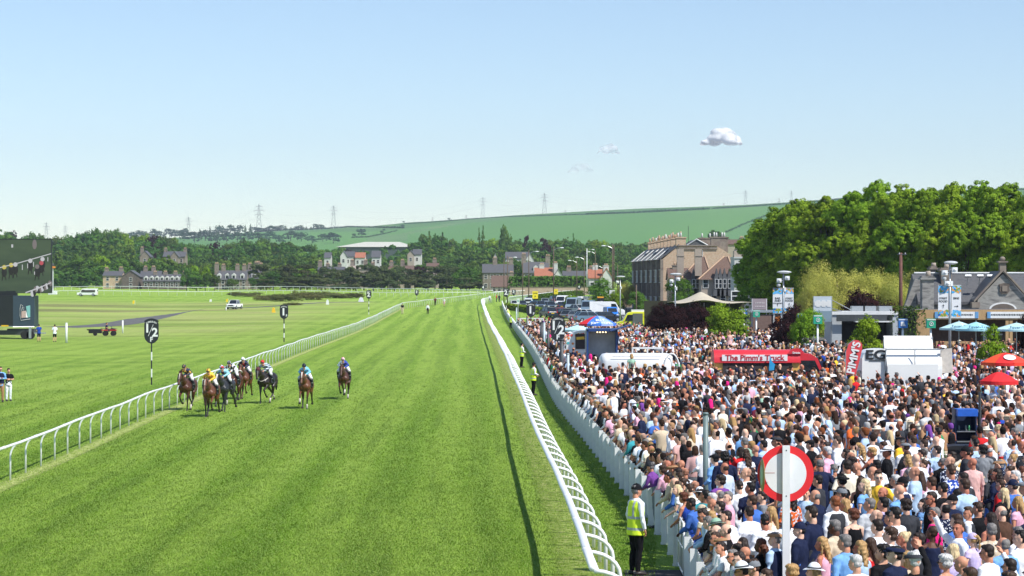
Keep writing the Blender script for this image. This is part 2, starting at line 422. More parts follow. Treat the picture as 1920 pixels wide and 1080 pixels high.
def tree_proto(name,kind,h,w,seed,mat,leaf,per=(26,26),trunk=None,lobes_n=9,bare=.16,rs=None):
 """returns (crown mesh, trunk mesh) of height h and width w standing at the origin"""
 rng = np.random.default_rng(seed); lobes = []; tb = MB(); tr = trunk or h * .022
 if kind in ('round','dense','bush'):
  b = bare * h if kind != 'bush' else .02 * h
  cz = b + (h - b) * .52
  lobes.append(((0,0,cz),(w * .36,w * .36,(h - b) * .40)))
  for i in range(lobes_n):
   a = 2 * PI * i / lobes_n + rng.uniform(-.4,.4); t = rng.uniform(.18,.86)
   rr = w * .30 * math.sqrt(max(.12,1 - ((t - .42) / .62) ** 2)); lr = w * rng.uniform(.17,.27)
   lobes.append(((math.cos(a) * rr,math.sin(a) * rr,b + (h - b) * t),(lr,lr,lr * rng.uniform(.75,1.05))))
  lobes.append(((rng.uniform(-.1,.1) * w,rng.uniform(-.1,.1) * w,h - w * .17),(w * .2,w * .2,w * .17)))
 elif kind == 'conifer':
  for i in range(9):
   t = i / 8; z = h * (.1 + .86 * t); rr = w * .5 * (1 - t) ** .8 + .03 * w
   for k in range(4 if t < .6 else 2):
    a = rng.uniform(0,2 * PI); lobes.append(((math.cos(a) * rr * .5,math.sin(a) * rr * .5,z),(rr * .6,rr * .6,h * .06)))
 elif kind == 'pine':
  for i in range(lobes_n):
   a = rng.uniform(0,2 * PI); t = rng.uniform(.18,.97); rr = w * .36 * (1.1 - abs(t - .62))
   lr = w * rng.uniform(.14,.24)
   lobes.append(((math.cos(a) * rr,math.sin(a) * rr,h * t),(lr * 1.25,lr * 1.25,lr * .62)))
 elif kind == 'willow':
  for i in range(lobes_n):
   a = 2 * PI * i / lobes_n + rng.uniform(-.3,.3); t = rng.uniform(.3,.85); rr = w * .33 * math.sqrt(max(.1,1 - (t - .3) ** 2 * 1.3)); lr = w * rng.uniform(.14,.22)
   lobes.append(((math.cos(a) * rr,math.sin(a) * rr,h * t),(lr,lr,lr * 1.15)))
 P,Nn = crown_points(rng,lobes,per,rs=rs or (.34 if kind != 'willow' else .42),up=.35 if kind != 'pine' else .6)
 P[:,2] *= h / np.percentile(P[:,2],99.9); q_ = np.percentile(np.abs(P[:,:2]),99); P[:,:2] *= min(1.0,.5 * w / q_)
 S = leaf * rng.uniform(.6,1.35,len(P))
 if kind == 'willow':
  P[:,2] -= np.abs(rng.normal(size=len(P))) * h * .045
 P[:,2] = np.maximum(P[:,2],leaf)
 cm = quads_mesh(name + '_crown',P,Nn,S,mat)
 lean = rng.uniform(-.03,.03,2) * h
 top = Vector((lean[0],lean[1],h * (.75 if kind != 'conifer' else .95)))
 if kind == 'bush':top = Vector((0,0,h * .5))
 tb.tube([(0,0,-.4),(0,0,.1 * h),top * .5,top],[tr * 1.5,tr,tr * .75,tr * .2],7)
 for i,(c,r) in enumerate(lobes[1:7]):
  c = Vector(c); s = top * (.35 + .08 * i)
  tb.tube([s,(s + c) / 2 + Vector((0,0,h * .03)),c],[tr * .5,tr * .3,tr * .1],5)
 t = tb.build(name + '_t',BARK,smooth=True,fix=False); tm = t.data; bpy.data.objects.remove(t)
 return cm,tm
def plant_tree(proto,loc,rz,s,label,cat='tree',name='tree',group=None,squash=1.0):
 t = thing(name,label,cat,loc,rz,group); t.scale = (s,s,s * squash)
 for nm,me in (('crown',proto[0]),('trunk',proto[1])):
  o = bpy.data.objects.new(nm,me); COL.objects.link(o); o.parent = t
 return t
# ---------------------------------------------------------------- blades of the near turf
def blades():
 rng = np.random.default_rng(77); n = 300000; u = rng.random(n); Y = 1 / (1 / 44.5 - u * (1 / 44.5 - 1 / 170.0)); Y = Y[rng.random(n) < np.clip((170 - Y) / 110,0,1)]; n = len(Y); Xp = rng.uniform(-60,1230,n); x = (Xp - 960) * Y / F; z = g(x,Y)
 h = rng.uniform(.018,.055,n) * (Y / 60) ** .5; w = rng.uniform(.008,.016,n) * Y / 60; a = rng.uniform(0,PI,n); lx,ly = rng.normal(0,.5,(2,n)) * h
 v = np.empty((n,3,3)); v[:,0] = np.stack([x - np.cos(a) * w,Y - np.sin(a) * w,z],1); v[:,1] = np.stack([x + np.cos(a) * w,Y + np.sin(a) * w,z],1); v[:,2] = np.stack([x + lx,Y + ly,z + h],1)
 me = bpy.data.meshes.new('turf_grass'); me.vertices.add(3 * n); me.vertices.foreach_set('co',v.ravel().astype(np.float32)); me.loops.add(3 * n); me.loops.foreach_set('vertex_index',np.arange(3 * n,dtype=np.int32)); me.polygons.add(n); me.polygons.foreach_set('loop_start',(np.arange(n) * 3).astype(np.int32)); me.materials.append(TURF); me.update(calc_edges=True)
 o = bpy.data.objects.new('turf_grass',me); COL.objects.link(o); o['kind'] = 'stuff'
blades()
# ---------------------------------------------------------------- living bodies: shapes fused into one skin
def fuse(mb,name,voxel=.009,smooth=4,ratio=1.0,mats=None,noise=0,nscale=12,extra=None,seed=0,stretch=(1,1,1),keep=False):
 me = bpy.data.meshes.new(name + '_raw'); me.from_pydata(mb.v,[],mb.f)
 o = bpy.data.objects.new(name + '_raw',me); COL.objects.link(o)
 import bmesh
 b = bmesh.new(); b.from_mesh(me); bmesh.ops.recalc_face_normals(b,faces=b.faces); b.to_mesh(me); b.free()
 r = o.modifiers.new('r','REMESH'); r.mode = 'VOXEL'; r.voxel_size = voxel
 if smooth:s = o.modifiers.new('s','SMOOTH'); s.factor = .5; s.iterations = smooth
 if ratio < 1:d = o.modifiers.new('d','DECIMATE'); d.ratio = ratio
 dg = bpy.context.evaluated_depsgraph_get(); ev = o.evaluated_get(dg); em = ev.to_mesh()
 n = len(em.vertices); co = np.empty(n * 3,np.float32); em.vertices.foreach_get('co',co); co = co.reshape(n,3).astype(float)
 no = np.empty(n * 3,np.float32); em.vertices.foreach_get('normal',no); no = no.reshape(n,3)
 fs = [tuple(p.vertices) for p in em.polygons]
 ev.to_mesh_clear(); bpy.data.objects.remove(o); bpy.data.meshes.remove(me)
 if noise:
  q = co * np.array(stretch) * nscale + seed
  h = np.sin(q[:,0] + 1.3 * np.sin(q[:,1] * 1.1 + q[:,2] * .7)) * np.cos(q[:,2] * .9 + 1.7 * np.sin(q[:,0] * .8)) + .5 * np.sin(q[:,1] * 2.1 + q[:,2] * 1.7 + 2 * np.sin(q[:,0] * 1.9))
  co = co + no * (h * noise)[:,None]
 vs = co.tolist(); mi = [0] * len(fs)
 if extra:
  k = len(vs); vs += [list(p) for p in extra.v]; fs += [tuple(i + k for i in q) for q in extra.f]; mi += extra.m
 out = bpy.data.meshes.new(name); out.from_pydata(vs,[],fs)
 for m in mats or []:out.materials.append(m)
 out.polygons.foreach_set('material_index',mi); out.polygons.foreach_set('use_smooth',[True] * len(fs)); out.update()
 return out
SKIN = pm('skin',None,.55,.06,30,objcol=True,spec=.3)
CLOTH = pm('cloth',None,.85,.13,9,objcol=True,spec=.15,bump=.15)
HAIRM = pm('hair',None,.6,.38,60,objcol=True,spec=.35,stretch=(1,1,.3),detail=3)
DARKSKIN = pm('eye_and_lip',(.05,.02,.018),.4,.1,5)
SHOE = pm('shoe_leather',(.025,.02,.018),.5,.2,8)
def pattern_cloth(name,kind,a,scale=20):
 """cloth of the object colour crossed by a second colour"""
 m = pm(name,None,.85,.1,9,objcol=True,spec=.15); N = m.node_tree.nodes; L = m.node_tree.links
 b = N['Principled BSDF']; src = b.inputs['Base Color'].links[0].from_socket; tc = [n for n in N if n.type == 'TEX_COORD'][0]
 mx = N.new('ShaderNodeMix'); mx.data_type = 'RGBA'; mx.inputs['B'].default_value = (*a,1); L.new(src,mx.inputs['A'])
 if kind == 'dots':
  t = N.new('ShaderNodeTexVoronoi'); t.inputs['Scale'].default_value = scale; o = t.outputs['Distance']; lt = 'LESS_THAN'; th = .33
 elif kind == 'floral':
  t = N.new('ShaderNodeTexNoise'); t.inputs['Scale'].default_value = scale; o = t.outputs[0]; lt = 'GREATER_THAN'; th = .54
 else:
  t = N.new('ShaderNodeTexWave'); t.inputs['Scale'].default_value = scale; t.bands_direction = 'X' if kind == 'stripes' else 'Z'; o = t.outputs[0]; lt = 'GREATER_THAN'; th = .62
 L.new(tc.outputs['Object'],t.inputs['Vector'])
 q = N.new('ShaderNodeMath'); q.operation = lt; q.inputs[1].default_value = th; L.new(o,q.inputs[0]); out = q.outputs[0]
 if kind == 'check':
  t2 = N.new('ShaderNodeTexWave'); t2.inputs['Scale'].default_value = scale; t2.bands_direction = 'X'; L.new(tc.outputs['Object'],t2.inputs['Vector'])
  q2 = N.new('ShaderNodeMath'); q2.operation = lt; q2.inputs[1].default_value = th; L.new(t2.outputs[0],q2.inputs[0])
  ad = N.new('ShaderNodeMath'); ad.operation = 'ADD'; L.new(out,ad.inputs[0]); L.new(q2.outputs[0],ad.inputs[1])
  ml = N.new('ShaderNodeMath'); ml.operation = 'MULTIPLY'; ml.inputs[1].default_value = .5; L.new(ad.outputs[0],ml.inputs[0]); out = ml.outputs[0]
 L.new(out,mx.inputs['Factor']); L.new(mx.outputs['Result'],b.inputs['Base Color'])
 return m
def hand_mb(mb,wrist,d,side,curl=.5,up=Vector((0,0,1))):
 """palm, four unequal fingers and a thumb growing out of the wrist along direction d"""
 w = Vector(wrist); d = Vector(d).normalized(); s = d.cross(up)
 if s.length < .2:s = Vector((side,0,0))
 s.normalize(); n = s.cross(d)
 mb.tube([w,w + d * .045,w + d * .088],[(.027,.018),(.040,.015),(.039,.013)],8,up=n)
 for i,(o,l) in enumerate(((-.030,.068),(-.010,.078),(.010,.074),(.029,.058))):
  a = w + d * .082 + s * o; b = a + (d * .9 - n * curl * .4) * l * .45; c = b + (d * .6 - n * curl * 1.1) * l * .35; e = c + (d * .2 - n * curl * 1.3) * l * .28
  mb.tube([a,b,c,e],[.0095,.009,.0085,.007],5)
 a = w + d * .025 - s * side * .026; b = a - s * side * .034 + d * .025; c = b + d * .032 - s * side * .008 - n * .01
 mb.tube([a,b,c],[.013,.0115,.009],5)
POSES = {  # elbow, wrist of the right and the left arm (x is mirrored for the left), lean
 'stand':(((.245,-.02,1.155),(.255,.05,.905)),((.245,-.03,1.155),(.25,.04,.905)),2),
 'front':(((.25,-.01,1.16),(.13,.22,1.10)),((.25,-.01,1.15),(.14,.21,1.06)),3),
 'phone':(((.23,.17,1.25),(.075,.30,1.46)),((.22,.15,1.22),(.06,.29,1.40)),0),
 'brow':(((.37,.10,1.46),(.15,.10,1.64)),((.245,-.02,1.155),(.25,.05,.905)),0),
 'fold':(((.26,.04,1.18),(-.02,.18,1.20)),((.26,.04,1.17),(.0,.21,1.16)),0),
 'lean':(((.22,.14,1.22),(.10,.37,1.19)),((.22,.13,1.21),(.12,.36,1.17)),24),
 'raise':(((.25,.13,1.56),(.21,.26,1.79)),((.245,-.02,1.155),(.25,.05,.905)),0),
 'drink':(((.26,-.02,1.16),(.16,.20,1.24)),((.245,-.03,1.155),(.25,.04,.905)),2),
 'hips':(((.33,-.06,1.20),(.19,.03,1.00)),((.33,-.06,1.20),(.19,.03,1.00)),0),
 'walk':(((.26,.06,1.17),(.24,.22,.99)),((.25,-.12,1.17),(.27,-.14,.93)),6),
}
HEADC = Vector((0,.0,1.63))
def human(name,pose,fem=False,top='long',legs='trousers',turn=0.0,nod=0.0,lod=False,voxel=.0105,belly=0.0,seed=0,stride=0.0):
 """meshes of one standing figure, facing +Y"""
 ra,la,lean = POSES[pose]; Rl = Matrix.Translation((0,0,.95)) @ Matrix.Rotation(-RAD(lean),4,'X') @ Matrix.Translation((0,0,-.95))
 T = lambda p:Rl @ Vector(p)
 sh = .168 if fem else .19; k = .86 if fem else 1.0
 yaw = Matrix.Translation((0,0,1.5)) @ Matrix.Rotation(RAD(turn),4,'Z') @ Matrix.Rotation(RAD(-nod),4,'X') @ Matrix.Translation((0,0,-1.5))
 MH = Rl @ yaw @ Matrix.Translation(HEADC)
 back = Matrix.Rotation(RAD(lean * .7),4,'X')
 MH = Rl @ yaw @ Matrix.Translation((0,0,1.5)) @ back @ Matrix.Translation((0,0,-1.5)) @ Matrix.Translation(HEADC)
 Hh = lambda p:MH @ Vector(p)
 b = MB()
 def torso(m,ex,z0,z1=1.475,neck=False):
  sec = [(.80,.165,.115),(.90,.172 if not fem else .178,.118),(.98,.160,.108),(1.08,.145 * (1 if not fem else .88),.10),(1.20,.162 * k,.112 if not fem else .118),(1.32,.178 * k,.118 if not fem else .12),(1.385,.166 * k,.102),(1.435,.118 * k,.082),(1.475,.068,.062)]
  pts,rad = [],[]
  for z,rx,ry in sec:
   if z < z0 - 1e-6 or z > z1 + 1e-6:continue
   bl = belly * math.exp(-((z - 1.06) / .12) ** 2)
   pts.append(T((0,-.005 + bl * .5,z))); rad.append((rx + ex + bl * .35,ry + ex + bl * .6))
  m.tube(pts,rad,16,up=(0,1,0))
 def arm(m,side,jt,ex,end,hand):
  e,w = Vector(jt[0]),Vector(jt[1]); e.x *= side; w.x *= side
  if fem:e.x -= side * .02
  s0 = T((sh * .5 * side,-.005,1.415)); s = T((sh * side,-.005,1.388)); e = T(e); w = T(w)
  if end == 'cap':q = s + (e - s) * .35; m.tube([s0,s,q],[.06 * k + ex,.058 * k + ex,.052 * k + ex],10); return
  if end == 'short':q = s + (e - s) * .72; m.tube([s0,s,(s + q) / 2,q],[.058 * k + ex,.057 * k + ex,.052 * k + ex * 1.3,.052 * k + ex * 1.5],10); return
  m.tube([s0,s,(s + e) / 2,e,(e * .6 + w * .4),w],[.055 * k + ex,.055 * k + ex,.046 * k + ex,.038 * k + ex,.037 * k + ex,.025 * k + ex * .9],10)
  if hand:hand_mb(m,w,(w - e),side,.6)
 def leg(m,side,ex,z1,foot):
  st = stride * side
  hp = Vector((.092 * side,0,.88)); kn = Vector((.10 * side,.02 + st * .16,.48)); an = Vector((.105 * side,-.02 + st * .30,.09 + max(0,-st) * .08))
  pts = [hp,(hp + kn) / 2 + Vector((0,.01,0)),kn,(kn + an) / 2 + Vector((0,-.012,0)),an]
  rad = [.088 * (1.05 if fem else 1) + ex,.078 + ex,.055 + ex * 1.2,.053 + ex * 1.1,.036 + ex * 1.2]
  if z1 > .2:pts,rad = pts[:3],rad[:3]
  m.tube(pts,rad,12,up=(0,1,0))
  if foot:m.tube([an + Vector((0,-.05,-.05)),an + Vector((0,.05,-.045)),an + Vector((0,.15,-.06)),an + Vector((0,.20,-.068))],[(.033,.035),(.042,.04),(.043,.028),(.03,.018)],8)
 # skin
 if not lod:
  torso(b,0,.80); leg(b,1,0,0,True); leg(b,-1,0,0,True)
 b.tube([T((0,-.012,1.44)),Hh((0,-.03,-.10)),Hh((0,-.015,-.02))],[.062 if not fem else .05,.057 if not fem else .047,.055],12,up=(0,1,0))
 for c,r in (((0,-.012,.03),(.077,.096,.092)),((0,.028,-.02),(.062,.070,.082)),((0,.045,-.072),(.043,.045,.038)),((0,.062,.025),(.055,.034,.02)),
     ((.079,-.01,-.018),(.010,.020,.031)),((-.079,-.01,-.018),(.010,.020,.031)),((0,.094,-.06),(.022,.012,.012))):
  i0 = len(b.v); b.ell(c,r,14,9); b.xf(MH,i0)
 i0 = len(b.v); b.tube([(0,.088,.015),(0,.105,-.012),(0,.112,-.028),(0,.092,-.036)],[(.009,.009),(.011,.012),(.017,.013),(.013,.01)],8,up=(0,1,0)); b.xf(MH,i0)
 arm(b,1,ra,0,'wrist',True); arm(b,-1,la,0,'wrist',True)
 ex = MB()
 if not lod:
  for s in (-1,1):
   i0 = len(ex.v); ex.ell((.030 * s,.089,.002),(.013,.007,.007),8,6,mi=1); ex.ell((.030 * s,.0915,.022),(.018,.006,.004),8,5,mi=1); ex.xf(MH,i0)
  i0 = len(ex.v); ex.ell((0,.104,-.058),(.019,.006,.0045),8,5,mi=1); ex.xf(MH,i0)
 q = (.02 if not lod else .02)
 body = fuse(b,name + '_body',voxel if not lod else .02,2 if not lod else 1,1.0 if not lod else .16,[SKIN,DARKSKIN],extra=ex if not lod else None)
 out = {'body':body,'MH':MH}
 vz = .012 if not lod else .025; rt = 1.0 if not lod else .17; nz = .0045 if not lod else 0
 t = MB()
 if top in ('long','short','cap'):
  lo = .80 if seed % 2 else .90
  torso(t,.017,lo); arm(t,1,ra,.013,{'long':'wrist','short':'short','cap':'cap'}[top],False); arm(t,-1,la,.013,{'long':'wrist','short':'short','cap':'cap'}[top],False)
  if top == 'long':t.tube([T((0,-.012,1.45)),T((0,-.014,1.495))],[.073,.066],12,up=(0,1,0))
 else:
  torso(t,.010,.80,1.41)
  for s in (-1,1):t.tube([T((.09 * s,.07,1.38)),T((.095 * s,0,1.455)),T((.09 * s,-.08,1.38))],.016,6)
 if legs == 'dress':
  t.tube([(0,0,1.0),(0,0,.86),(0,.0,.66),(0,0,.5)],[(.155,.115),(.195,.145),(.22,.18),(.24,.2)],16,up=(0,1,0))
 out['top'] = fuse(t,name + '_top',vz,3,rt,[CLOTH],noise=nz,nscale=22,seed=seed)
 if legs == 'trousers' or legs == 'shorts':
  t = MB(); t.tube([T((0,0,1.10)),T((0,0,1.0)),(0,0,.9),(0,0,.80)],[(.160,.116),(.174,.124),(.188,.134),(.174,.126)],14,up=(0,1,0))
  leg(t,1,.012,.3 if legs == 'shorts' else 0,False); leg(t,-1,.012,.3 if legs == 'shorts' else 0,False)
  out['trousers'] = fuse(t,name + '_trousers',vz,3,rt if not lod else .08,[CLOTH],noise=nz,nscale=18,seed=seed + 3)
 if not lod:
  t = MB()
  for s in (-1,1):
   st = stride * s; an = Vector((.105 * s,-.02 + st * .30,.09 + max(0,-st) * .08))
   t.tube([an + Vector((0,-.065,-.045)),an + Vector((0,.05,-.04)),an + Vector((0,.15,-.055)),an + Vector((0,.215,-.068))],[(.04,.045),(.05,.05),(.05,.034),(.036,.022)],10)
  out['shoes'] = t
 # waistcoat or jacket body
 return out
_hm = {}
def hair_mesh(kind,lod=False):
 key = (kind,lod)
 if key in _hm:return _hm[key]
 m = MB(); z = HEADC
 E = lambda c,r:m.ell(c,r,16,10)
 nz,ns,st = .003,70,(1,1,.35)
 if kind == 'short':E((0,-.026,.052),(.084,.092,.083)); E((0,-.045,-.005),(.083,.062,.062)); E((0,.028,.095),(.055,.055,.032))
 elif kind == 'quiff':E((0,-.026,.052),(.082,.09,.082)); E((0,-.04,0),(.080,.06,.058)); E((0,.035,.108),(.055,.06,.036)); E((0,-.02,.12),(.06,.07,.03)); nz = .005
 elif kind == 'fringe':E((0,-.04,-.005),(.0835,.069,.052)); E((0,-.055,.02),(.075,.058,.055)); nz = .002
 elif kind == 'thin':E((0,-.045,.035),(.079,.072,.072)); E((0,-.045,-.01),(.082,.062,.05)); nz = .002
 elif kind == 'curly':E((0,-.03,.055),(.098,.103,.09)); E((0,-.05,-.01),(.098,.075,.075)); E((0,.03,.10),(.07,.06,.04)); nz,ns,st = .008,60,(1,1,1)
 elif kind in ('long','wavy'):
  E((0,-.026,.052),(.088,.096,.086)); E((0,-.035,.0),(.092,.075,.075))
  m.tube([(0,-.055,.03),(0,-.085,-.07),(.005,-.105,-.18),(0,-.11,-.30),(0,-.10,-.36)],[(.085,.06),(.095,.055),(.098,.045),(.08,.035),(.045,.02)],14,up=(0,1,0))
  for s in (-1,1):m.tube([(.075 * s,0,.03),(.088 * s,-.01,-.06),(.085 * s,.0,-.17),(.07 * s,.01,-.25)],[.022,.024,.022,.01],8)
  if kind == 'wavy':nz,ns,st = .010,38,(1,1,1)
  else:nz,ns,st = .004,75,(1,1,.12)
 elif kind == 'bob':
  E((0,-.03,.05),(.09,.098,.088)); m.tube([(0,-.04,.03),(0,-.045,-.06),(0,-.045,-.12)],[(.09,.075),(.102,.08),(.09,.065)],14,up=(0,1,0)); nz = .005
 elif kind == 'ponytail':
  E((0,-.026,.052),(.085,.094,.085)); E((0,-.035,.0),(.083,.07,.06)); E((0,-.125,.07),(.03,.03,.03))
  m.tube([(0,-.13,.07),(0,-.165,.02),(.01,-.155,-.10),(0,-.13,-.22)],[.022,.032,.028,.008],10)
 elif kind == 'updo':
  E((0,-.026,.052),(.085,.094,.085)); E((0,-.035,.0),(.083,.07,.06)); E((0,-.10,.085),(.055,.045,.048)); nz = .005
 me = fuse(m,'hair_' + kind,.009 if not lod else .024,2 if not lod else 1,1.0 if not lod else .3,[HAIRM],noise=nz if not lod else 0,nscale=ns,stretch=st)
 _hm[key] = me; return me
def hat_mesh(kind):
 key = 'hat_' + kind
 if key in _hm:return _hm[key]
 m = MB(); mats = [CLOTH,DARKM]
 def dome(r,z0,h,n=18):
  vs = []; fs = []; k = 6
  for i in range(k + 1):
   a = PI / 2 * i / k
   for j in range(n):
    w = 2 * PI * j / n; vs.append((math.cos(w) * r[0] * math.cos(a),-.012 + math.sin(w) * r[1] * math.cos(a),z0 + h * math.sin(a)))
  for i in range(k):
   for j in range(n):fs.append((i * n + j,i * n + (j + 1) % n,(i + 1) * n + (j + 1) % n,(i + 1) * n + j))
  m.add(vs,fs)
 if kind == 'cap':
  dome((.094,.110),.03,.115)
  m.prism([(-.07,.06),(-.068,.13),(-.04,.175),(0,.188),(.04,.175),(.068,.13),(.07,.06)],.040,.048)
  m.ell((0,-.012,.146),(.008,.008,.006),6,4)
 elif kind == 'flat':
  dome((.105,.128),.055,.062); m.ell((0,.05,.075),(.092,.085,.035),16,8); m.prism([(-.07,.08),(-.05,.148),(0,.162),(.05,.148),(.07,.08)],.045,.056)
 elif kind == 'brim':
  dome((.092,.108),.05,.115); n = 28; o = []
  for j in range(n):
   w = 2 * PI * j / n
   for rr,zz in ((.09,.055),(.165,.045 + .018 * math.cos(2 * w)),(.165,.051 + .018 * math.cos(2 * w)),(.09,.063)):o.append((math.cos(w) * rr,-.012 + math.sin(w) * rr * 1.08,zz))
  m.add(o,[(j * 4 + i,((j + 1) % n) * 4 + i,((j + 1) % n) * 4 + (i + 1) % 4,j * 4 + (i + 1) % 4) for j in range(n) for i in range(4)])
  for j in range(24):
   a,b = 2 * PI * j / 24,2 * PI * (j + 1) / 24
   m.add([(math.cos(w) * .095,-.012 + math.sin(w) * .111,z) for w,z in ((a,.058),(b,.058),(b,.088),(a,.088))],[(0,1,2,3)],1)
 elif kind == 'helmet':
  m.ell((0,-.008,.035),(.105,.122,.112),20,12); m.prism([(-.08,.09),(-.06,.15),(0,.17),(.06,.15),(.08,.09)],.040,.048,mi=1); m.ell((0,-.008,.148),(.022,.022,.018),8,5)
 elif kind == 'goggles':
  m.tube([(-.07,.08,.012),(-.035,.112,.010),(.035,.112,.010),(.07,.08,.012)],[(.02,.008)] * 4,6,up=(0,1,0),mi=1)
 elif kind == 'glasses':
  for s in (-1,1):
   m.ell((.031 * s,.104,.001),(.026,.006,.017),10,6,mi=1); m.box((.07 * s,.055,.008),(.004,.1,.006),mi=1)
  m.box((0,.108,.006),(.02,.004,.004),mi=1)
 elif kind == 'flower':
  rg = random.Random(4)
  for i in range(14):
   a = i * 2.4; r = .012 + .0042 * i
   m.ell((.045 + math.cos(a) * r,-.02 + math.sin(a) * r * .8,.135 + .035 * math.cos(i)),(.028,.026,.014),7,5,rz=a,rx=rg.uniform(-1,1))
  m.tube([(.03,-.02,.14),(.0,-.06,.22),(-.04,-.10,.20)],[.004,.003,.002],5)
 o = m.build(key,mats,smooth=True); me = o.data; bpy.data.objects.remove(o); me.name = key
 _hm[key] = me; return me
SKINS = [srgb(*c) for c in ((222,168,140),(208,148,120),(228,180,154),(198,136,108),(188,120,96),(230,186,162),(172,108,80))]
SKIN_DARK = srgb(96,62,48)
HAIRC = {'black':srgb(24,20,20),'dark brown':srgb(40,29,25),'brown':srgb(62,43,32),'auburn':srgb(92,50,32),'blonde':srgb(176,140,92),'pale blonde':srgb(208,184,142),'grey':srgb(118,114,112),'white':srgb(196,194,192),'ginger':srgb(130,74,42)}
CLO = {'white':srgb(238,240,246),'pale blue':srgb(178,204,232),'sky blue':srgb(120,170,226),'blue':srgb(70,112,190),'royal blue':srgb(38,70,160),'navy':srgb(30,38,66),'black':srgb(22,22,26),'charcoal':srgb(56,58,64),'grey':srgb(128,132,138),'light grey':srgb(186,190,196),'pink':srgb(234,178,200),'hot pink':srgb(232,40,130),'dusty pink':srgb(222,176,172),'red':srgb(206,40,44),'maroon':srgb(96,30,50),'yellow':srgb(240,190,60),'green':srgb(52,130,84),'sage green':srgb(150,186,164),'beige':srgb(210,192,166),'lilac':srgb(206,190,232),'cream':srgb(238,228,206),'orange':srgb(226,106,50),'teal':srgb(60,150,160),'tan':srgb(170,130,96),'brown':srgb(84,60,48),'purple':srgb(120,70,150)}
P_ = {}
def get_human(pose,fem,top,legs,var=0):
 key = (pose,fem,top,legs,var)
 if key not in P_:
  sd_ = sum(ord(c) for c in pose + top) + 7 * var + fem
  rg = random.Random(sd_)
  P_[key] = human('p_%d' % len(P_),pose,fem,top,legs,turn=[16,38,2,26][var],nod=[4,-3,2,12][var],seed=sd_,belly=[0,.03,.055,.0][var] * (0 if fem else 1))
  s = P_[key].pop('shoes'); o = s.build('shoe_pair',SHOE,smooth=True); P_[key]['shoes'] = o.data; bpy.data.objects.remove(o)
 return P_[key]
def colour(o,c,v=1.0):o.color = (c[0] * v,c[1] * v,c[2] * v,1)
WAIST = {}
def over_mesh(kind,key,rec):
 """waistcoat cut to a figure: its torso with open shoulders"""
 pass
def person(label,loc,rz,pose='stand',fem=False,top='long',legs='trousers',var=0,skin=None,hair='short',hairc='brown',topc='white',legc='navy',hat=None,hatc='navy',glasses=False,s=1.0,group=None,topmat=None,name='person',extra=None,vest=None,shoe=True):
 """one person: body, clothing, hair and what is worn"""
 rec = get_human(pose,fem,top,legs,var)
 t = thing(name,label,'person',loc,rz,group); t.scale = (s,s,s)
 def ch(nm,me,c,mh=False,mat=None):
  o = bpy.data.objects.new(nm,me); COL.objects.link(o); o.parent = t; colour(o,c)
  if mh:o.matrix_local = rec['MH']
  if mat:
   o.material_slots[0].link = 'OBJECT'; o.material_slots[0].material = mat
  return o
 sk = skin if skin is not None else SKINS[0]
 ch('body',rec['body'],sk)
 ch({'long':'shirt','short':'shirt','cap':'blouse','none':'vest_top'}[top] if legs != 'dress' else 'dress',rec['top'],topc if not isinstance(topc,str) else CLO[topc],mat=topmat)
 if 'trousers' in rec:ch('trousers' if legs == 'trousers' else 'shorts',rec['trousers'],legc if not isinstance(legc,str) else CLO[legc])
 if shoe:ch('shoes',rec['shoes'],(1,1,1))
 hc = hairc if not isinstance(hairc,str) else HAIRC[hairc]
 if hair == 'shaven':hair = 'thin'; hc = tuple(a * .55 + b * .45 for a,b in zip(sk,hc))
 if hair and hair != 'bald':ch('hair',hair_mesh(hair),hc,True)
 if hat:ch({'cap':'cap','flat':'flat_cap','brim':'hat','flower':'fascinator','helmet':'helmet'}[hat],hat_mesh(hat),hatc if not isinstance(hatc,str) else CLO[hatc],True)
 if glasses:ch('sunglasses',hat_mesh('glasses'),(0,0,0),True)
 if vest:
  v = vest_mesh(vest,rec,(pose,fem)); ch('waistcoat' if vest != 'hiviz' else 'high_visibility_vest',v,CLO['charcoal'] if vest == 'dark' else CLO['navy'] if vest == 'navy' else (1,1,1))
 if extra:extra(t,rec)
 return t
HIVIZ = pm('high_visibility_cloth',(.72,.92,.03),.6,.05,8,emit=None)
REFLT = pm('reflective_tape',(.42,.45,.48),.35,.05,8)
def vest_mesh(kind,rec,key):
 k = (kind if kind == 'hiviz' else 'w',key)
 if k in WAIST:return WAIST[k]
 lean = POSES[key[0]][2]; fem = key[1]; kk = .86 if fem else 1
 Rl = Matrix.Translation((0,0,.95)) @ Matrix.Rotation(-RAD(lean),4,'X') @ Matrix.Translation((0,0,-.95))
 m = MB(); big = .03 if kind == 'hiviz' else .024; lo = .78 if kind == 'hiviz' else .93
 sec = [(lo,.185,.135),(.98,.172,.128),(1.08,.165,.13),(1.20,.172 * kk,.128),(1.32,.182 * kk,.124),(1.40,.168 * kk,.108),(1.445,.125 * kk,.085)]
 m.tube([Rl @ Vector((0,-.002,z)) for z,a,b in sec],[(a + big,b + big * .8) for z,a,b in sec],18,up=(0,1,0))
 if kind == 'hiviz':
  me = fuse(m,'vest',.012,2,1.0,[HIVIZ,REFLT],noise=.003,nscale=20)
  mi = []
  iv = Rl.inverted()
  for p in me.polygons:
   c = iv @ p.center; band = (abs(c.z - .90) < .026) or (abs(c.z - 1.12) < .026) or (abs(abs(c.x) - .10) < .022 and c.z > 1.14)
   mi.append(1 if band else 0)
  me.polygons.foreach_set('material_index',mi)
 else:me = fuse(m,'waistcoat',.012,2,1.0,[CLOTH],noise=.002,nscale=20)
 WAIST[k] = me; return me
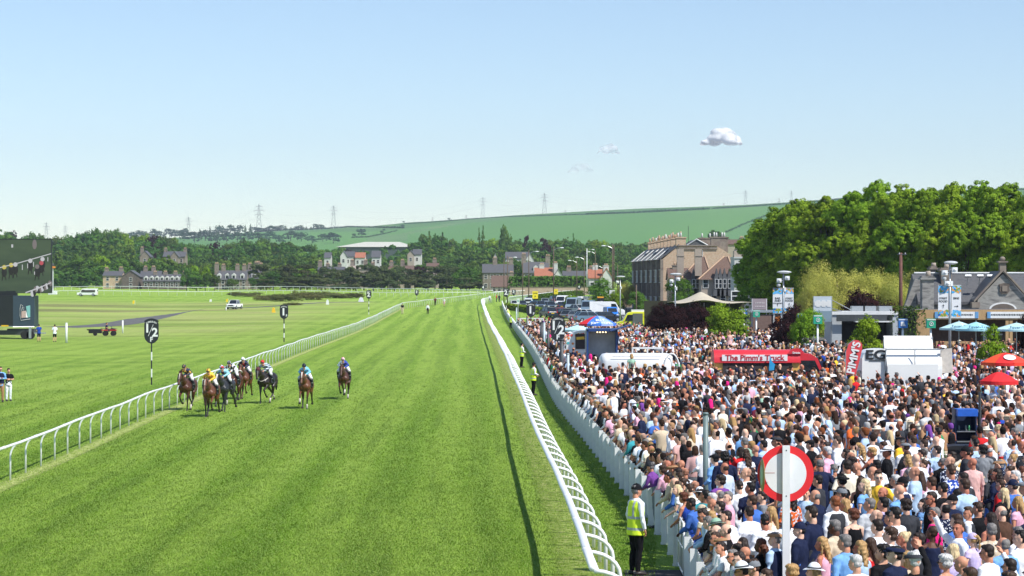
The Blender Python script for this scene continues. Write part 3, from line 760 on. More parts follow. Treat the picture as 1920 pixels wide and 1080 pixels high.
# ---------------------------------------------------------------- racehorses and jockeys
HFRONT = {'reach':((.15,.66,.80),(.13,.96,.50),(.125,1.04,.36)),'plant':((.13,.46,.56),(.12,.46,.20),(.12,.50,.03)),
   'fold':((.15,.74,.70),(.14,.50,.44),(.13,.36,.38)),'push':((.13,.30,.56),(.12,.12,.22),(.12,.06,.06))}
HHIND = {'push':((.17,-.55,.86),(.15,-.95,.60),(.13,-1.22,.34),(.13,-1.30,.22)),'plant':((.18,-.42,.86),(.16,-.62,.52),(.14,-.50,.18),(.14,-.44,.04)),
   'under':((.18,-.36,.84),(.16,-.40,.50),(.14,-.10,.22),(.14,-.04,.08))}
def horse(label,loc,rz,coat,pose,socks=(),blaze=None,headyaw=0,headup=0.0,s=1.0,band=None,noseband=None,points=None,hood=None):
 t = thing('racehorse',label,'horse',loc,rz,'racehorses galloping up the straight'); t.scale = (s * 1.12,s,s)
 b = MB()
 sec = [(-1.02,1.36,.06,.07),(-.96,1.33,.17,.18),(-.80,1.29,.25,.28),(-.58,1.26,.285,.31),(-.30,1.20,.26,.29),(0,1.15,.265,.31),(.26,1.17,.255,.34),(.44,1.20,.235,.33),(.60,1.22,.17,.25),(.68,1.24,.08,.12)]
 b.tube([(0,y,z) for y,z,a,c in sec],[(a,c) for y,z,a,c in sec],18,up=(0,0,1))
 b.ell((.13,.56,1.10),(.115,.13,.16)); b.ell((-.13,.56,1.10),(.115,.13,.16))
 b.ell((0,.10,1.47),(.07,.28,.10))
 poll = Vector((0,1.12,1.80 + headup)); Mh = Matrix.Translation(poll) @ Matrix.Rotation(RAD(headyaw),4,'Z')
 nk = [Vector((0,.36,1.30)),Vector((0,.62,1.44)),Vector((0,.88,1.62 + headup * .6)),poll + Vector((0,-.03,-.03))]
 b.tube(nk,[(.18,.29),(.125,.22),(.09,.16),(.075,.115)],14,up=(0,0,1))
 hp = [(0,-.05,-.02,.07,.10),(0,.06,-.06,.088,.125),(0,.16,-.17,.085,.125),(0,.27,-.31,.060,.085),(0,.34,-.42,.050,.062),(0,.375,-.49,.052,.052),(0,.385,-.52,.035,.035)]
 i0 = len(b.v); b.tube([(x,y,z) for x,y,z,a,c in hp],[(a,c) for x,y,z,a,c in hp],14,up=(0,1,.6)); b.xf(Mh,i0)
 for sd_ in (-1,1):
  i0 = len(b.v); b.tube([(.045 * sd_,-.01,.05),(.055 * sd_,.0,.12),(.05 * sd_,.02,.19)],[(.026,.02),(.03,.018),(.006,.005)],8); b.xf(Mh,i0)
 fl,fr,hl,hr = pose; legtips = []
 for sd_,kf,kh in ((1,fr,hr),(-1,fl,hl)):
  kn,ft,hf = [Vector((p[0] * sd_,p[1],p[2])) for p in HFRONT[kf]]
  b.tube([(.17 * sd_,.42,1.14),(.165 * sd_,.36,.94),kn + (Vector((.165 * sd_,.36,.94)) - kn) * .15,kn,kn + (ft - kn) * .15,kn + (ft - kn) * .8,ft,hf],[(.10,.15),(.082,.105),.048,.046,.036,.031,.037,.03],10,up=(0,1,0))
  d = (hf - ft).normalized(); b.tube([hf - d * .01,hf + d * .035,hf + d * .075],[.035,.045,.055],10); legtips.append((ft,hf,d,kn))
  st,hk,ft,hf = [Vector((p[0] * sd_,p[1],p[2])) for p in HHIND[kh]]
  b.tube([(.16 * sd_,-.70,1.20),(.18 * sd_,-.60,1.02),st,st + (hk - st) * .8,hk,hk + (ft - hk) * .2,ft,hf],[(.13,.22),(.12,.19),(.09,.12),.052,.05,.036,.037,.03],10,up=(0,1,0))
  d = (hf - ft).normalized(); b.tube([hf - d * .01,hf + d * .035,hf + d * .075],[.035,.045,.053],10); legtips.append((ft,hf,d,hk))
 ex = MB()
 for sd_ in (-1,1):
  i0 = len(ex.v); ex.ell((.080 * sd_,.12,-.06),(.018,.024,.022),8,6,mi=1); ex.ell((.032 * sd_,.405,-.465),(.016,.012,.018),8,6,mi=1); ex.xf(Mh,i0)
 cm = pm('coat_%d' % len(_mc),coat,.38,.18,7,spec=.5); pts_ = points or (.012,.009,.008)
 N = cm.node_tree.nodes; L = cm.node_tree.links; bs = N['Principled BSDF']; src = bs.inputs['Base Color'].links[0].from_socket
 tc = N.new('ShaderNodeTexCoord'); sp = N.new('ShaderNodeSeparateXYZ'); L.new(tc.outputs['Object'],sp.inputs[0])
 mr = N.new('ShaderNodeMapRange'); mr.inputs[1].default_value = .78; mr.inputs[2].default_value = .50; L.new(sp.outputs[2],mr.inputs[0])
 mx = N.new('ShaderNodeMix'); mx.data_type = 'RGBA'; mx.inputs['B'].default_value = (*pts_,1); L.new(src,mx.inputs['A']); L.new(mr.outputs[0],mx.inputs['Factor']); L.new(mx.outputs['Result'],bs.inputs['Base Color'])
 me = fuse(b,'horse_body',.014,4,1.0,[cm,BLACK],extra=ex,noise=.0035,nscale=9)
 o = bpy.data.objects.new('body',me); COL.objects.link(o); o.parent = t
 hairm = pm('horse_hair_%d' % len(_mc),tuple(c * .35 for c in coat),.7,.4,30)
 m = MB(); m.tube([nk[3] + Vector((0,-.05,.10)),nk[2] + Vector((0.03,-.05,.15)),nk[1] + Vector((.04,-.06,.18)),Vector((.03,.45,1.58))],[(.03,.05),(.04,.07),(.04,.07),(.02,.04)],8)
 m.build('mane',hairm,t,smooth=True)
 m = MB(); m.tube([(0,-1.0,1.40),(0,-1.14,1.34),(.02,-1.28,1.12),(.04,-1.36,.84),(.05,-1.40,.62)],[.035,.06,.075,.065,.02],9); m.build('tail',hairm,t,smooth=True)
 for k,(ft,hf,d,kn) in enumerate(legtips):
  m = MB(); m.tube([hf + d * .0,hf + d * .078],[.045,.058],10); m.build('hoof',pm('hoof_horn',(.03,.025,.02),.5,.2,6),t,smooth=True)
 wh = pm('white_hair',(.62,.56,.50),.7,.1,10)
 for k in socks:
  ft,hf,d,kn = legtips[k]; m = MB(); m.tube([ft + (kn - ft) * .12,ft,hf + d * .01],[.037,.043,.042],10); m.build('sock',wh,t,smooth=True)
 if blaze:
  m = MB(); m.tube([(0,.145,.035),(0,.235,-.08),(0,.325,-.24)],[(.03 * blaze,.02),(.022 * blaze,.02),(.016 * blaze,.015)],8,up=(0,1,0)); m.xf(Mh); m.build('blaze',wh,t,smooth=True)
 lea = pm('bridle_leather',(.03,.018,.012),.5,.2,9); m = MB()
 for z,y,r1,r2 in ((-.30,.255,.074,.098),(-.06,.05,.098,.135)):
  q = [(math.cos(a) * r1,y + math.sin(a) * r2 * .75,z + math.sin(a) * r2 * .62) for a in np.linspace(0,2 * PI,17)]; m.tube(q,.011,5)
 for sd_ in (-1,1):m.tube([(.096 * sd_,.06,-.02),(.088 * sd_,.20,-.19),(.062 * sd_,.33,-.37)],.009,5)
 m.xf(Mh); m.build('bridle',lea,t,smooth=True)
 m = MB()
 for sd_ in (-1,1):m.tube([Mh @ Vector((.06 * sd_,.33,-.38)),Vector((.12 * sd_,.9,1.50)),Vector((.07 * sd_,.56,1.68))],.009,5)
 m.build('reins',lea,t,smooth=True)
 if noseband:
  m = MB(); q = [(math.cos(a) * .085,.27 + math.sin(a) * .085,-.27 + math.sin(a) * .07) for a in np.linspace(0,2 * PI,17)]; m.tube(q,.034,8); m.xf(Mh); m.build('sheepskin_noseband',wh,t,smooth=True)
 if hood:
  m = MB(); m.tube([(0,-.09,.02),(0,.05,-.02),(0,.13,-.10)],[(.085,.10),(.102,.135),(.098,.13)],14,up=(0,1,.6)); m.xf(Mh); m.build('hood',pm('hood_cloth',hood,.8),t,smooth=True)
 if band:
  m = MB(); m.tube([(-.22,.40,1.32),(-.17,.62,1.22),(0,.73,1.14),(.17,.62,1.22),(.22,.40,1.32)],.020,7); m.build('breast_girth',wh,t,smooth=True)
 m = MB(); q = []
 for k in range(15):
  a = PI * (-.16 + 1.32 * k / 14); q.append((math.cos(a),math.sin(a)))
 for sd_,y in ((0,.12),(1,-.42)):pass
 vs = [(x * .288,y,1.16 + z * (.36 if z > 0 else .30)) for y in (.16,-.08,-.36) for x,z in q]
 m.add(vs,[(r * 15 + k,r * 15 + k + 1,r * 15 + k + 16,r * 15 + k + 15) for r in range(2) for k in range(14)])
 m.build('saddle_cloth',pm('saddle_cloth',(.02,.025,.035),.8),t,smooth=True)
 m = MB(); m.ell((0,-.06,1.53),(.14,.26,.06)); m.build('saddle',lea,t,smooth=True)
 return t
BREECH = pm('white_breeches',(.75,.75,.76),.6,.05,12)
def jockey(label,loc,rz,silk,cap,s=1.0,yaw=0,sleeve=None,up=0.0,name='person'):
 """crouched rider, origin at the horse's ground point"""
 t = thing(name,label,'person',loc,rz,'jockeys riding in the race'); t.scale = (s,s,s)
 sho = Vector((0,.34,1.95 + up)); hip = Vector((0,-.34,1.74)); hd = Matrix.Translation((0,.55,2.10 + up)) @ Matrix.Rotation(RAD(yaw),4,'Z') @ Matrix.Rotation(RAD(-8),4,'X')
 def legs(m,ex):
  for q in (-1,1):m.tube([hip + Vector((.08 * q,0,-.02)),(.20 * q,.0,1.63),(.31 * q,.14,1.50),(.32 * q,.02,1.30),(.31 * q,-.13,1.12)],[.10 + ex,.085 + ex,.062 + ex,.052 + ex,.038 + ex],10)
 def arms(m,ex,full):
  for q in (-1,1):
   pts = [sho + Vector((.10 * q,0,0)),sho + Vector((.19 * q,.0,-.03)),Vector((.27 * q,.34,1.82 + up * .6)),Vector((.16 * q,.50,1.74 + up * .3)),Vector((.09 * q,.58,1.71 + up * .2))]
   m.tube(pts,[.06 + ex,.058 + ex,.045 + ex,.036 + ex,.028 + ex],10)
   if full:hand_mb(m,pts[-1],(0,.8,-.4),q,.9)
 def tor(m,ex):m.tube([hip + Vector((0,-.08,-.02)),hip,hip.lerp(sho,.35) + Vector((0,0,.05)),hip.lerp(sho,.7) + Vector((0,0,.05)),sho,sho + Vector((0,.09,.02))],[(.10 + ex,.08 + ex),(.16 + ex,.13 + ex),(.15 + ex,.12 + ex),(.18 + ex,.125 + ex),(.17 + ex,.10 + ex),(.06 + ex,.06 + ex)],14)
 b = MB(); tor(b,0); legs(b,0); arms(b,0,True)
 b.tube([sho,hd @ Vector((0,-.02,-.06))],[.06,.052],10)
 for c,r in (((0,-.012,.03),(.077,.096,.092)),((0,.028,-.02),(.062,.070,.082)),((0,.045,-.072),(.043,.045,.038)),((0,.10,-.02),(.014,.018,.024))):
  i0 = len(b.v); b.ell(c,r,12,8); b.xf(hd,i0)
 me = fuse(b,'jockey_body',.011,2,1,[SKIN]); o = bpy.data.objects.new('body',me); COL.objects.link(o); o.parent = t; colour(o,SKINS[0])
 b = MB(); tor(b,.018); arms(b,.016,False); me = fuse(b,'silks',.012,3,1,[silk],noise=.006,nscale=26)
 o = bpy.data.objects.new('silks',me); COL.objects.link(o); o.parent = t
 b = MB(); b.tube([hip + Vector((0,-.10,-.03)),hip + Vector((0,.06,0))],[(.12,.10),(.185,.155)],12); legs(b,.013); me = fuse(b,'breeches',.012,2,1,[BREECH])
 o = bpy.data.objects.new('breeches',me); COL.objects.link(o); o.parent = t
 for q in (-1,1):
  b = MB(); b.tube([(.316 * q,.12,1.47),(.32 * q,.0,1.28),(.31 * q,-.13,1.10)],[.07,.066,.055],10); b.tube([(.31 * q,-.18,1.08),(.31 * q,-.05,1.06),(.31 * q,.09,1.07)],[.045,.05,.035],8)
  b.build('boot',BLACK,t,smooth=True)
 o = bpy.data.objects.new('cap',hat_mesh('helmet')); COL.objects.link(o); o.parent = t; o.matrix_local = hd; o.material_slots[0].link = 'OBJECT'; o.material_slots[0].material = cap
 o = bpy.data.objects.new('goggles',hat_mesh('goggles')); COL.objects.link(o); o.parent = t; o.matrix_local = hd
 return t
def silkmat(name,a,c=None,kind=None,scale=9):
 m = pm(name,a,.45,.05,10,spec=.4)
 if not c:return m
 N = m.node_tree.nodes; L = m.node_tree.links; b = N['Principled BSDF']; src = b.inputs['Base Color'].links[0].from_socket; tc = [n for n in N if n.type == 'TEX_COORD'][0]
 mx = N.new('ShaderNodeMix'); mx.data_type = 'RGBA'; mx.inputs['B'].default_value = (*c,1); L.new(src,mx.inputs['A'])
 if kind == 'dots':w = N.new('ShaderNodeTexVoronoi'); o = w.outputs['Distance']; op,th = 'LESS_THAN',.36
 elif kind == 'centre':
  w = N.new('ShaderNodeSeparateXYZ'); ab = N.new('ShaderNodeMath'); ab.operation = 'ABSOLUTE'; L.new(w.outputs[0],ab.inputs[0]); o = ab.outputs[0]; op,th = 'LESS_THAN',scale
 elif kind == 'half':
  w = N.new('ShaderNodeSeparateXYZ'); o = w.outputs[0]; op,th = 'GREATER_THAN',0
 elif kind == 'quarter':
  w = N.new('ShaderNodeTexChecker'); o = w.outputs['Fac']; op,th = 'GREATER_THAN',.5
 else:w = N.new('ShaderNodeTexWave'); w.bands_direction = kind; o = w.outputs[0]; op,th = 'GREATER_THAN',.5
 if 'Scale' in w.inputs:w.inputs['Scale'].default_value = scale
 L.new(tc.outputs['Object'],w.inputs[0]); q = N.new('ShaderNodeMath'); q.operation = op; q.inputs[1].default_value = th; L.new(o,q.inputs[0])
 L.new(q.outputs[0],mx.inputs['Factor']); L.new(mx.outputs['Result'],b.inputs['Base Color']); return m
BAY = (.080,.027,.013); CHEST = (.125,.042,.017); DBROWN = (.020,.012,.009); DGREY = (.026,.026,.030); BRIGHT = (.135,.048,.018)
HS = [  # pixel of feet, coat, pose (fl fr hl hr), yaw, extras, silks, cap
 (351,769,BAY,('plant','fold','under','push'),8,dict(socks=(3,),blaze=.6),(CLO['navy'],CLO['yellow'],'dots',7),(CLO['navy'],CLO['yellow'],'dots',17),'bay racehorse with a hind sock, closest to the white rail','jockey in navy silks with yellow spots, closest to the white rail'),
 (395,781,CHEST,('fold','plant','push','under'),4,dict(blaze=.5,headup=-.06),(CLO['yellow'],None,None,0),(CLO['yellow'],srgb(40,40,40),'centre',.018),'reddish bay racehorse just ahead of the grey one','jockey in plain yellow silks and yellow cap'),
 (422,771,DGREY,('plant','reach','push','under'),10,dict(blaze=1.6,points=(.014,.014,.016)),(srgb(150,205,225),CLO['maroon'],'centre',.07),(srgb(170,215,235),CLO['red'],'quarter',9),'almost black grey racehorse with a pale dappled face','jockey in light blue silks with maroon panel, red and blue cap'),
 (436,758,BAY,('push','plant','under','push'),12,dict(band=1,socks=(0,)),(CLO['white'],CLO['black'],'X',2.2),(CLO['black'],CLO['white'],'dots',22),'bay racehorse with white breast girth behind the grey one','jockey in white and black silks partly hidden behind the light blue rider'),
 (459,748,CHEST,('fold','plant','push','under'),4,dict(noseband=1,points=(.10,.035,.015),headup=-.03),(CLO['navy'],CLO['red'],'centre',.05),(CLO['white'],None,None,0),'chestnut racehorse with fluffy white noseband','jockey in navy and red silks with plain white cap'),
 (500,756,DBROWN,('fold','plant','under','push'),17,dict(band=1,headyaw=14,socks=(1,3),hood=(.10,.02,.03)),(srgb(215,230,240),srgb(30,40,70),'Z',3.5),(CLO['red'],None,None,0),'dark brown racehorse with white breast girth, head turned aside','jockey in pale silks with dark chevrons and bright red cap'),
 (573,766,BRIGHT,('plant','reach','push','under'),3,dict(blaze=1.3,socks=(0,2)),(srgb(120,190,225),None,None,0),(srgb(20,26,45),None,None,0),'bright bay racehorse with white blaze running alone mid-track','jockey in plain light blue silks and very dark cap'),
 (645,748,BAY,('reach','fold','plant','push'),2,dict(socks=(2,3)),(CLO['royal blue'],CLO['white'],'half',0),(CLO['red'],CLO['white'],'X',5),'bay racehorse trailing widest, out in the middle of the turf','jockey in blue and white silks with red and white striped cap'),
]
def build_race():
 for i,(px,py,coat,pose,yaw,kw,silk,cap,l1,l2) in enumerate(HS):
  x,y,z = G(px,py); rz = RAD(180 - yaw)
  s = 1.0
  horse(l1,(x,y,z),rz,coat,pose,s=s,**kw)
  jockey(l2,(x,y,z),rz,silkmat('silk_%d' % i,*silk),silkmat('capsilk_%d' % i,*cap),s=s,yaw=kw.get('headyaw',0) * .5)
build_race()
# ---------------------------------------------------------------- lettering
_fc = {}
def text_mesh(s,size,mat,bold=.0,extrude=.004,align='CENTER'):
 cu = bpy.data.curves.new('t','FONT'); cu.body = s; cu.size = size; cu.align_x = align; cu.align_y = 'CENTER'; cu.extrude = extrude; cu.offset = bold * size
 cu.resolution_u = 3
 o = bpy.data.objects.new('t',cu); COL.objects.link(o); dg = bpy.context.evaluated_depsgraph_get()
 me = bpy.data.meshes.new_from_object(o.evaluated_get(dg)); bpy.data.objects.remove(o); bpy.data.curves.remove(cu)
 me.materials.clear(); me.materials.append(mat); return me
UPRIGHT = Matrix.Rotation(PI / 2,4,'X')            # lettering that faces -Y
def text(s,size,mat,parent,loc,rz=0,bold=0,name='lettering',sx=1.0,**k):
 o = bpy.data.objects.new(name,text_mesh(s,size,mat,bold,**k)); COL.objects.link(o); o.parent = parent
 o.matrix_local = Matrix.Translation(loc) @ Matrix.Rotation(rz,4,'Z') @ UPRIGHT @ Matrix.Diagonal((sx,1,1,1)); return o
def arc_text(s,size,r,mat,parent,loc,span,bold=.02):
 m = MB()
 for i,c in enumerate(s):
  a = (i / (len(s) - 1) - .5) * span; me = text_mesh(c,size,mat,bold)
  M = Matrix.Translation((math.sin(a) * r,0,math.cos(a) * r)) @ Matrix.Rotation(a,4,'Y') @ UPRIGHT
  m.add([M @ v.co for v in me.vertices],[tuple(p.vertices) for p in me.polygons]); bpy.data.meshes.remove(me)
 o = m.build('lettering',mat,parent,fix=False); o.location = loc; return o
# ---------------------------------------------------------------- running rails
def many(parent,name,mesh,mats_,near=100):
 """place one part many times: the nearest ones as parts, the rest as one part of kind stuff"""
 mats_ = sorted(mats_,key=lambda M:M.translation.y); base = parent.matrix_world if False else Matrix.Translation(parent.location)
 inv = base.inverted()
 for M in mats_[:near]:
  o = bpy.data.objects.new(name,mesh); COL.objects.link(o); o.parent = parent; o.matrix_local = inv @ M
 rest = mats_[near:]
 if rest:
  m = MB(); vs = [v.co.copy() for v in mesh.vertices]; fs = [tuple(p.vertices) for p in mesh.polygons]
  for M in rest:Q = inv @ M; m.add([Q @ v for v in vs],fs)
  o = m.build(name,list(mesh.materials),parent,smooth=True,fix=False); o['kind'] = 'stuff'
def goose_post(h,over,r=.03):
 """post at the origin that bends over towards +X and carries the rail at (over, 0, h)"""
 m = MB(); pts = [(0,0,-.1),(0,0,h * .62)]
 for k in range(1,7):
  a = PI / 2 * k / 6; pts.append((over * (1 - math.cos(a)),0,h * .62 + (h * .35) * math.sin(a)))
 m.tube(pts,r,8,up=(0,1,0)); o = m.build('post',WHITEP,smooth=True,fix=False); me = o.data; bpy.data.objects.remove(o); return me
def running_rail(label,pts,step,h,over,side,rr=(.055,.045),pr=.03,near=100,joint=True,wob=0.0,name='running_rail',smooth=2):
 """pts: post feet; side +1 hangs over towards +X of travel direction rotated -90 deg"""
 P = resample(smooth_line(pts,smooth),step); t = thing(name,label,'rail',(P[0][0],P[0][1],0))
 post = goose_post(h,over,pr); Ms = []; rail = []; rg = random.Random(len(P))
 for i,p in enumerate(P):
  a = Vector(P[min(i + 1,len(P) - 1)]) - Vector(P[max(i - 1,0)]); th = math.atan2(a.y,a.x) - PI / 2
  z = float(g(p[0],p[1])); rz = th + (0 if side > 0 else PI)
  wz = wob * math.sin(i * .9) * .5 + rg.uniform(-1,1) * wob * .35; wx = wob * (math.sin(i * .33) + .5 * rg.uniform(-1,1))
  M = Matrix.Translation((p[0] + wx,p[1],z + wz)) @ Matrix.Rotation(rz,4,'Z'); Ms.append(M)
  rail.append(M @ Vector((over,0,h)))
 many(t,'post',post,Ms,near)
 m = MB(); o0 = Vector((P[0][0],P[0][1],0)); m.tube([q - o0 for q in rail],[rr] * len(rail),8)
 m.build('rail',WHITEP,t,smooth=True,fix=False)
 if joint:
  for q,q2 in list(zip(rail,rail[1:]))[1:60:2]:
   m = MB(); d = (q2 - q).normalized(); m.tube([q - o0 - d * .09,q - o0 + d * .09],[(rr[0] + .008,rr[1] + .008)] * 2,8); m.build('rail_sleeve',WHITE,t,smooth=True)
 return t,P
LEFT = [G(-130,968),G(25,897),G(151,841),G(275,783.5),G(374,743),G(475,698.5),G(582,654),G(662,625),G(721,594.5),G(747,581)]
LEFT = [p[:2] for p in LEFT] + [G(757,578)[:2],G(769,577)[:2],G(810,571)[:2],G(854,566)[:2],G(905,558.5)[:2],G(938,556)[:2]]
_,LP = running_rail('long white running rail curving along the inner edge of the turf straight',LEFT,2.72,1.22,.34,1,wob=.035)
RIGHT = [G(1180,1200)[:2],G(1122,1055)[:2],G(1100,1002.5)[:2],G(1073,942.5)[:2],G(1045,882)[:2],G(1006,795)[:2],G(973,716)[:2],G(946,661)[:2],G(924,620)[:2],G(911,585)[:2],G(907,574.5)[:2],G(910,570)[:2],G(922,568)[:2]]
_,RP = running_rail('white running rail with arched posts between the turf and the stewards',RIGHT,2.72,1.24,.62,-1,rr=(.085,.055),pr=.041,wob=.022)
# back straight and bend beyond
running_rail('white rail of the back straight, lower one crossing the links',[G(60,554)[:2],G(260,554)[:2],G(480,552.8)[:2],G(655,554.5)[:2],G(795,556.5)[:2],G(900,556)[:2]],2.5 * .93 * 1.05,1.15,.3,1,rr=(.07,.06),pr=.045,joint=False,near=90)
running_rail('white rail of the back straight, upper one in front of the houses',[G(90,546.5)[:2],G(260,546)[:2],G(480,546)[:2],G(620,547.5)[:2],G(755,550.5)[:2],G(840,553.5)[:2],G(925,555)[:2]],3.3,1.5,.3,1,rr=(.085,.08),pr=.05,joint=False,near=90)
running_rail('white rail sweeping round the far bend behind the parked cars',[G(953,567)[:2],G(975,564)[:2],G(1005,560.5)[:2],G(1040,556)[:2],G(1075,553)[:2],G(1112,551)[:2]],1.4,1.25,.3,1,rr=(.08,.08),pr=.06,joint=False,near=60)
running_rail('white rail of the outer bend below the pink wall',[G(925,556)[:2],G(960,554)[:2],G(1010,552)[:2],G(1060,550.3)[:2],G(1105,549.5)[:2]],1.6,1.2,.3,1,rr=(.08,.08),pr=.06,joint=False,near=60)
# worn strips beside the rails
def fade(m):
 N = m.node_tree.nodes; L = m.node_tree.links; a = N.new('ShaderNodeAttribute'); a.attribute_name = 'fade'; nz = N.new('ShaderNodeTexNoise'); nz.inputs['Scale'].default_value = 4; nz.inputs['Detail'].default_value = 6; tc = N.new('ShaderNodeTexCoord'); L.new(tc.outputs['Object'],nz.inputs['Vector']); ad = N.new('ShaderNodeMath'); ad.operation = 'MULTIPLY_ADD'; ad.inputs[1].default_value = 1.9; L.new(nz.outputs[0],ad.inputs[0]); s = N.new('ShaderNodeMath'); s.operation = 'MULTIPLY_ADD'; s.inputs[1].default_value = 1.5; s.inputs[2].default_value = -1.55; L.new(a.outputs['Fac'],s.inputs[0]); L.new(s.outputs[0],ad.inputs[2]); cl = N.new('ShaderNodeClamp'); L.new(ad.outputs[0],cl.inputs[0]); t = N.new('ShaderNodeBsdfTransparent'); mx = N.new('ShaderNodeMixShader'); L.new(cl.outputs[0],mx.inputs[0]); L.new(t.outputs[0],mx.inputs[1]); L.new(N['Principled BSDF'].outputs[0],mx.inputs[2]); L.new(mx.outputs[0],N['Material Output'].inputs[0])
WORN = mixmat('worn_turf',[(.46,.50,.17),(.38,.44,.12),(.22,.33,.05)],5,.9,lo=.36,hi=.70)
WORN2 = mixmat('worn_turf_dry',[(.38,.40,.14),(.27,.34,.07),(.17,.26,.03)],3.5,.9,lo=.32,hi=.64)
fade(WORN); fade(WORN2)
ribbon('worn_strip',[(p[0] + .25,p[1]) for p in LP if p[1] < 520],1.0,WORN,.012)
ribbon('worn_strip',[(p[0] - .25,p[1]) for p in RP if p[1] < 420],2.0,WORN2,.012)
# ---------------------------------------------------------------- barrier in front of the crowd
FEN = [G(1330,1200)[:2],G(1272,1058.6)[:2],G(1240,1006.6)[:2],G(1167,917)[:2],G(1121,856)[:2],G(1087,813)[:2],G(1059,780)[:2],G(1038,750)[:2],G(1011,690)[:2],G(995,660)[:2],G(979,637)[:2],G(964,616)[:2],G(948,592)[:2],G(941.5,573)[:2]]
FL = resample(smooth_line(FEN,2),2.05)
fence = thing('picket_fence','long white boarded barrier holding back the crowd along the turf','fence',(FL[0][0],FL[0][1],0))
m = MB(); rg = random.Random(3)
for k in range(9):m.box((.045,2.05 * (k + .5) / 9,.56 + rg.uniform(-.02,.02)),(.022,.15,.98),rz=rg.uniform(-.03,.03))
for z in (.25,.92):m.box((.08,1.025,z),(.04,2.05,.09))
o = m.build('fence_panel',WHITE,fix=False); pmesh = o.data; bpy.data.objects.remove(o)
Ms = []; Mp = []
for a,b in zip(FL,FL[1:]):
 th = math.atan2(b[1] - a[1],b[0] - a[0]) - PI / 2
 if 47.4 < (a[1] + b[1]) / 2 < 49.45:GATE = (a,b,th); continue
 M = Matrix.Translation((a[0],a[1],float(g(a[0],a[1])))) @ Matrix.Rotation(th,4,'Z'); Ms.append(M); Mp.append(M)
many(fence,'fence_panel',pmesh,Ms,95)
m = MB(); m.box((-.035,0,.54),(.14,.055,1.12)); m.box((-.035,0,.02),(.17,.085,.06)); o = m.build('post',WHITE,fix=False); q = o.data; bpy.data.objects.remove(o)
many(fence,'post',q,Mp,95)
a,b,th = GATE
gt = thing('wire_gate','white metal gate with wire grid in the boarded barrier','gate',(a[0],a[1],float(g(*a))),th)
m = MB(); L_ = 2.02
for p,q in (((0,.03,.06),(0,.03,1.16)),((0,L_,.06),(0,L_,1.16)),((0,.03,.08),(0,L_,.08)),((0,.03,1.14),(0,L_,1.14)),((0,1.2,.08),(0,1.2,1.14)),((0,.03,.6),(0,L_,.6))):m.tube([p,q],.024,6)
m.build('gate_frame',WHITE,gt,smooth=True)
m = MB()
for k in range(1,16):m.tube([(.0,.03 + k * .15,.08),(0,.03 + k * .15,1.14)],.006,4)
for k in range(1,7):m.tube([(.004,.03,.08 + k * .15),(.004,L_,.08 + k * .15)],.006,4)
m.build('wire_mesh',GREYM,gt)
m = MB()
for k in range(1,2):m.box((0.02,L_ - .1,.8),(.05,.12,.05))
m.build('latch',DARKM,gt)
# ---------------------------------------------------------------- paved enclosure, car park, paths
ASPH = mixmat('asphalt',[(.085,.085,.088),(.12,.118,.115),(.15,.147,.14)],1.2,.9,bump=.2)
PAVE = mixmat('paving',[(.12,.117,.11),(.16,.157,.15),(.09,.088,.084)],2.2,.85,bump=.2)
def sheet(name,xs_,ys_,mat,dz,left=None):
 o = grid_mesh(name,np.array(xs_,float),np.array(ys_,float),lambda x,y:g(x,y) + dz,[mat]); o['kind'] = 'structure'; return o
edge = lambda y:np.interp(y,[p[1] for p in FL],[p[0] for p in FL])
def enclosure():
 ys_ = np.arange(30,262,2.0); us = np.linspace(0,1,60); YY,UU = np.meshgrid(ys_,us,indexing='ij'); LX = edge(YY) + .35; RX = .30 * YY + 14
 XX = LX + (RX - LX) * UU ** 1.5; ZZ = g(XX,YY) + .01; v = np.stack([XX.ravel(),YY.ravel(),ZZ.ravel()],1)
 nx,ny = len(us),len(ys_); i = (np.arange(nx - 1)[None,:] + nx * np.arange(ny - 1)[:,None]).ravel()
 me = bpy.data.meshes.new('paving'); me.from_pydata(v.tolist(),[],np.stack([i,i + 1,i + nx + 1,i + nx],1).tolist()); me.materials.append(PAVE); me.update()
 o = bpy.data.objects.new('paved_enclosure',me); COL.objects.link(o); o['kind'] = 'structure'
enclosure()
sheet('car_park',np.linspace(9,60,30),np.arange(318,480,4),ASPH,.02)
sheet('crossing_mat',np.linspace(2.4,4.0,6),np.arange(38,49.6,1.0),pm('rubber_mat',(.02,.02,.022),.8,.3,4),.015)
ribbon('path',smooth_line([G(110,614)[:2],G(190,611)[:2],G(232,606)[:2],G(262,600)[:2],G(290,594)[:2],G(325,585)[:2],G(362,579)[:2]],2),5.5,ASPH,.02)
ribbon('path',smooth_line([G(430,579)[:2],G(520,574)[:2],G(585,568)[:2],G(700,566)[:2]],2),3,ASPH,.02)
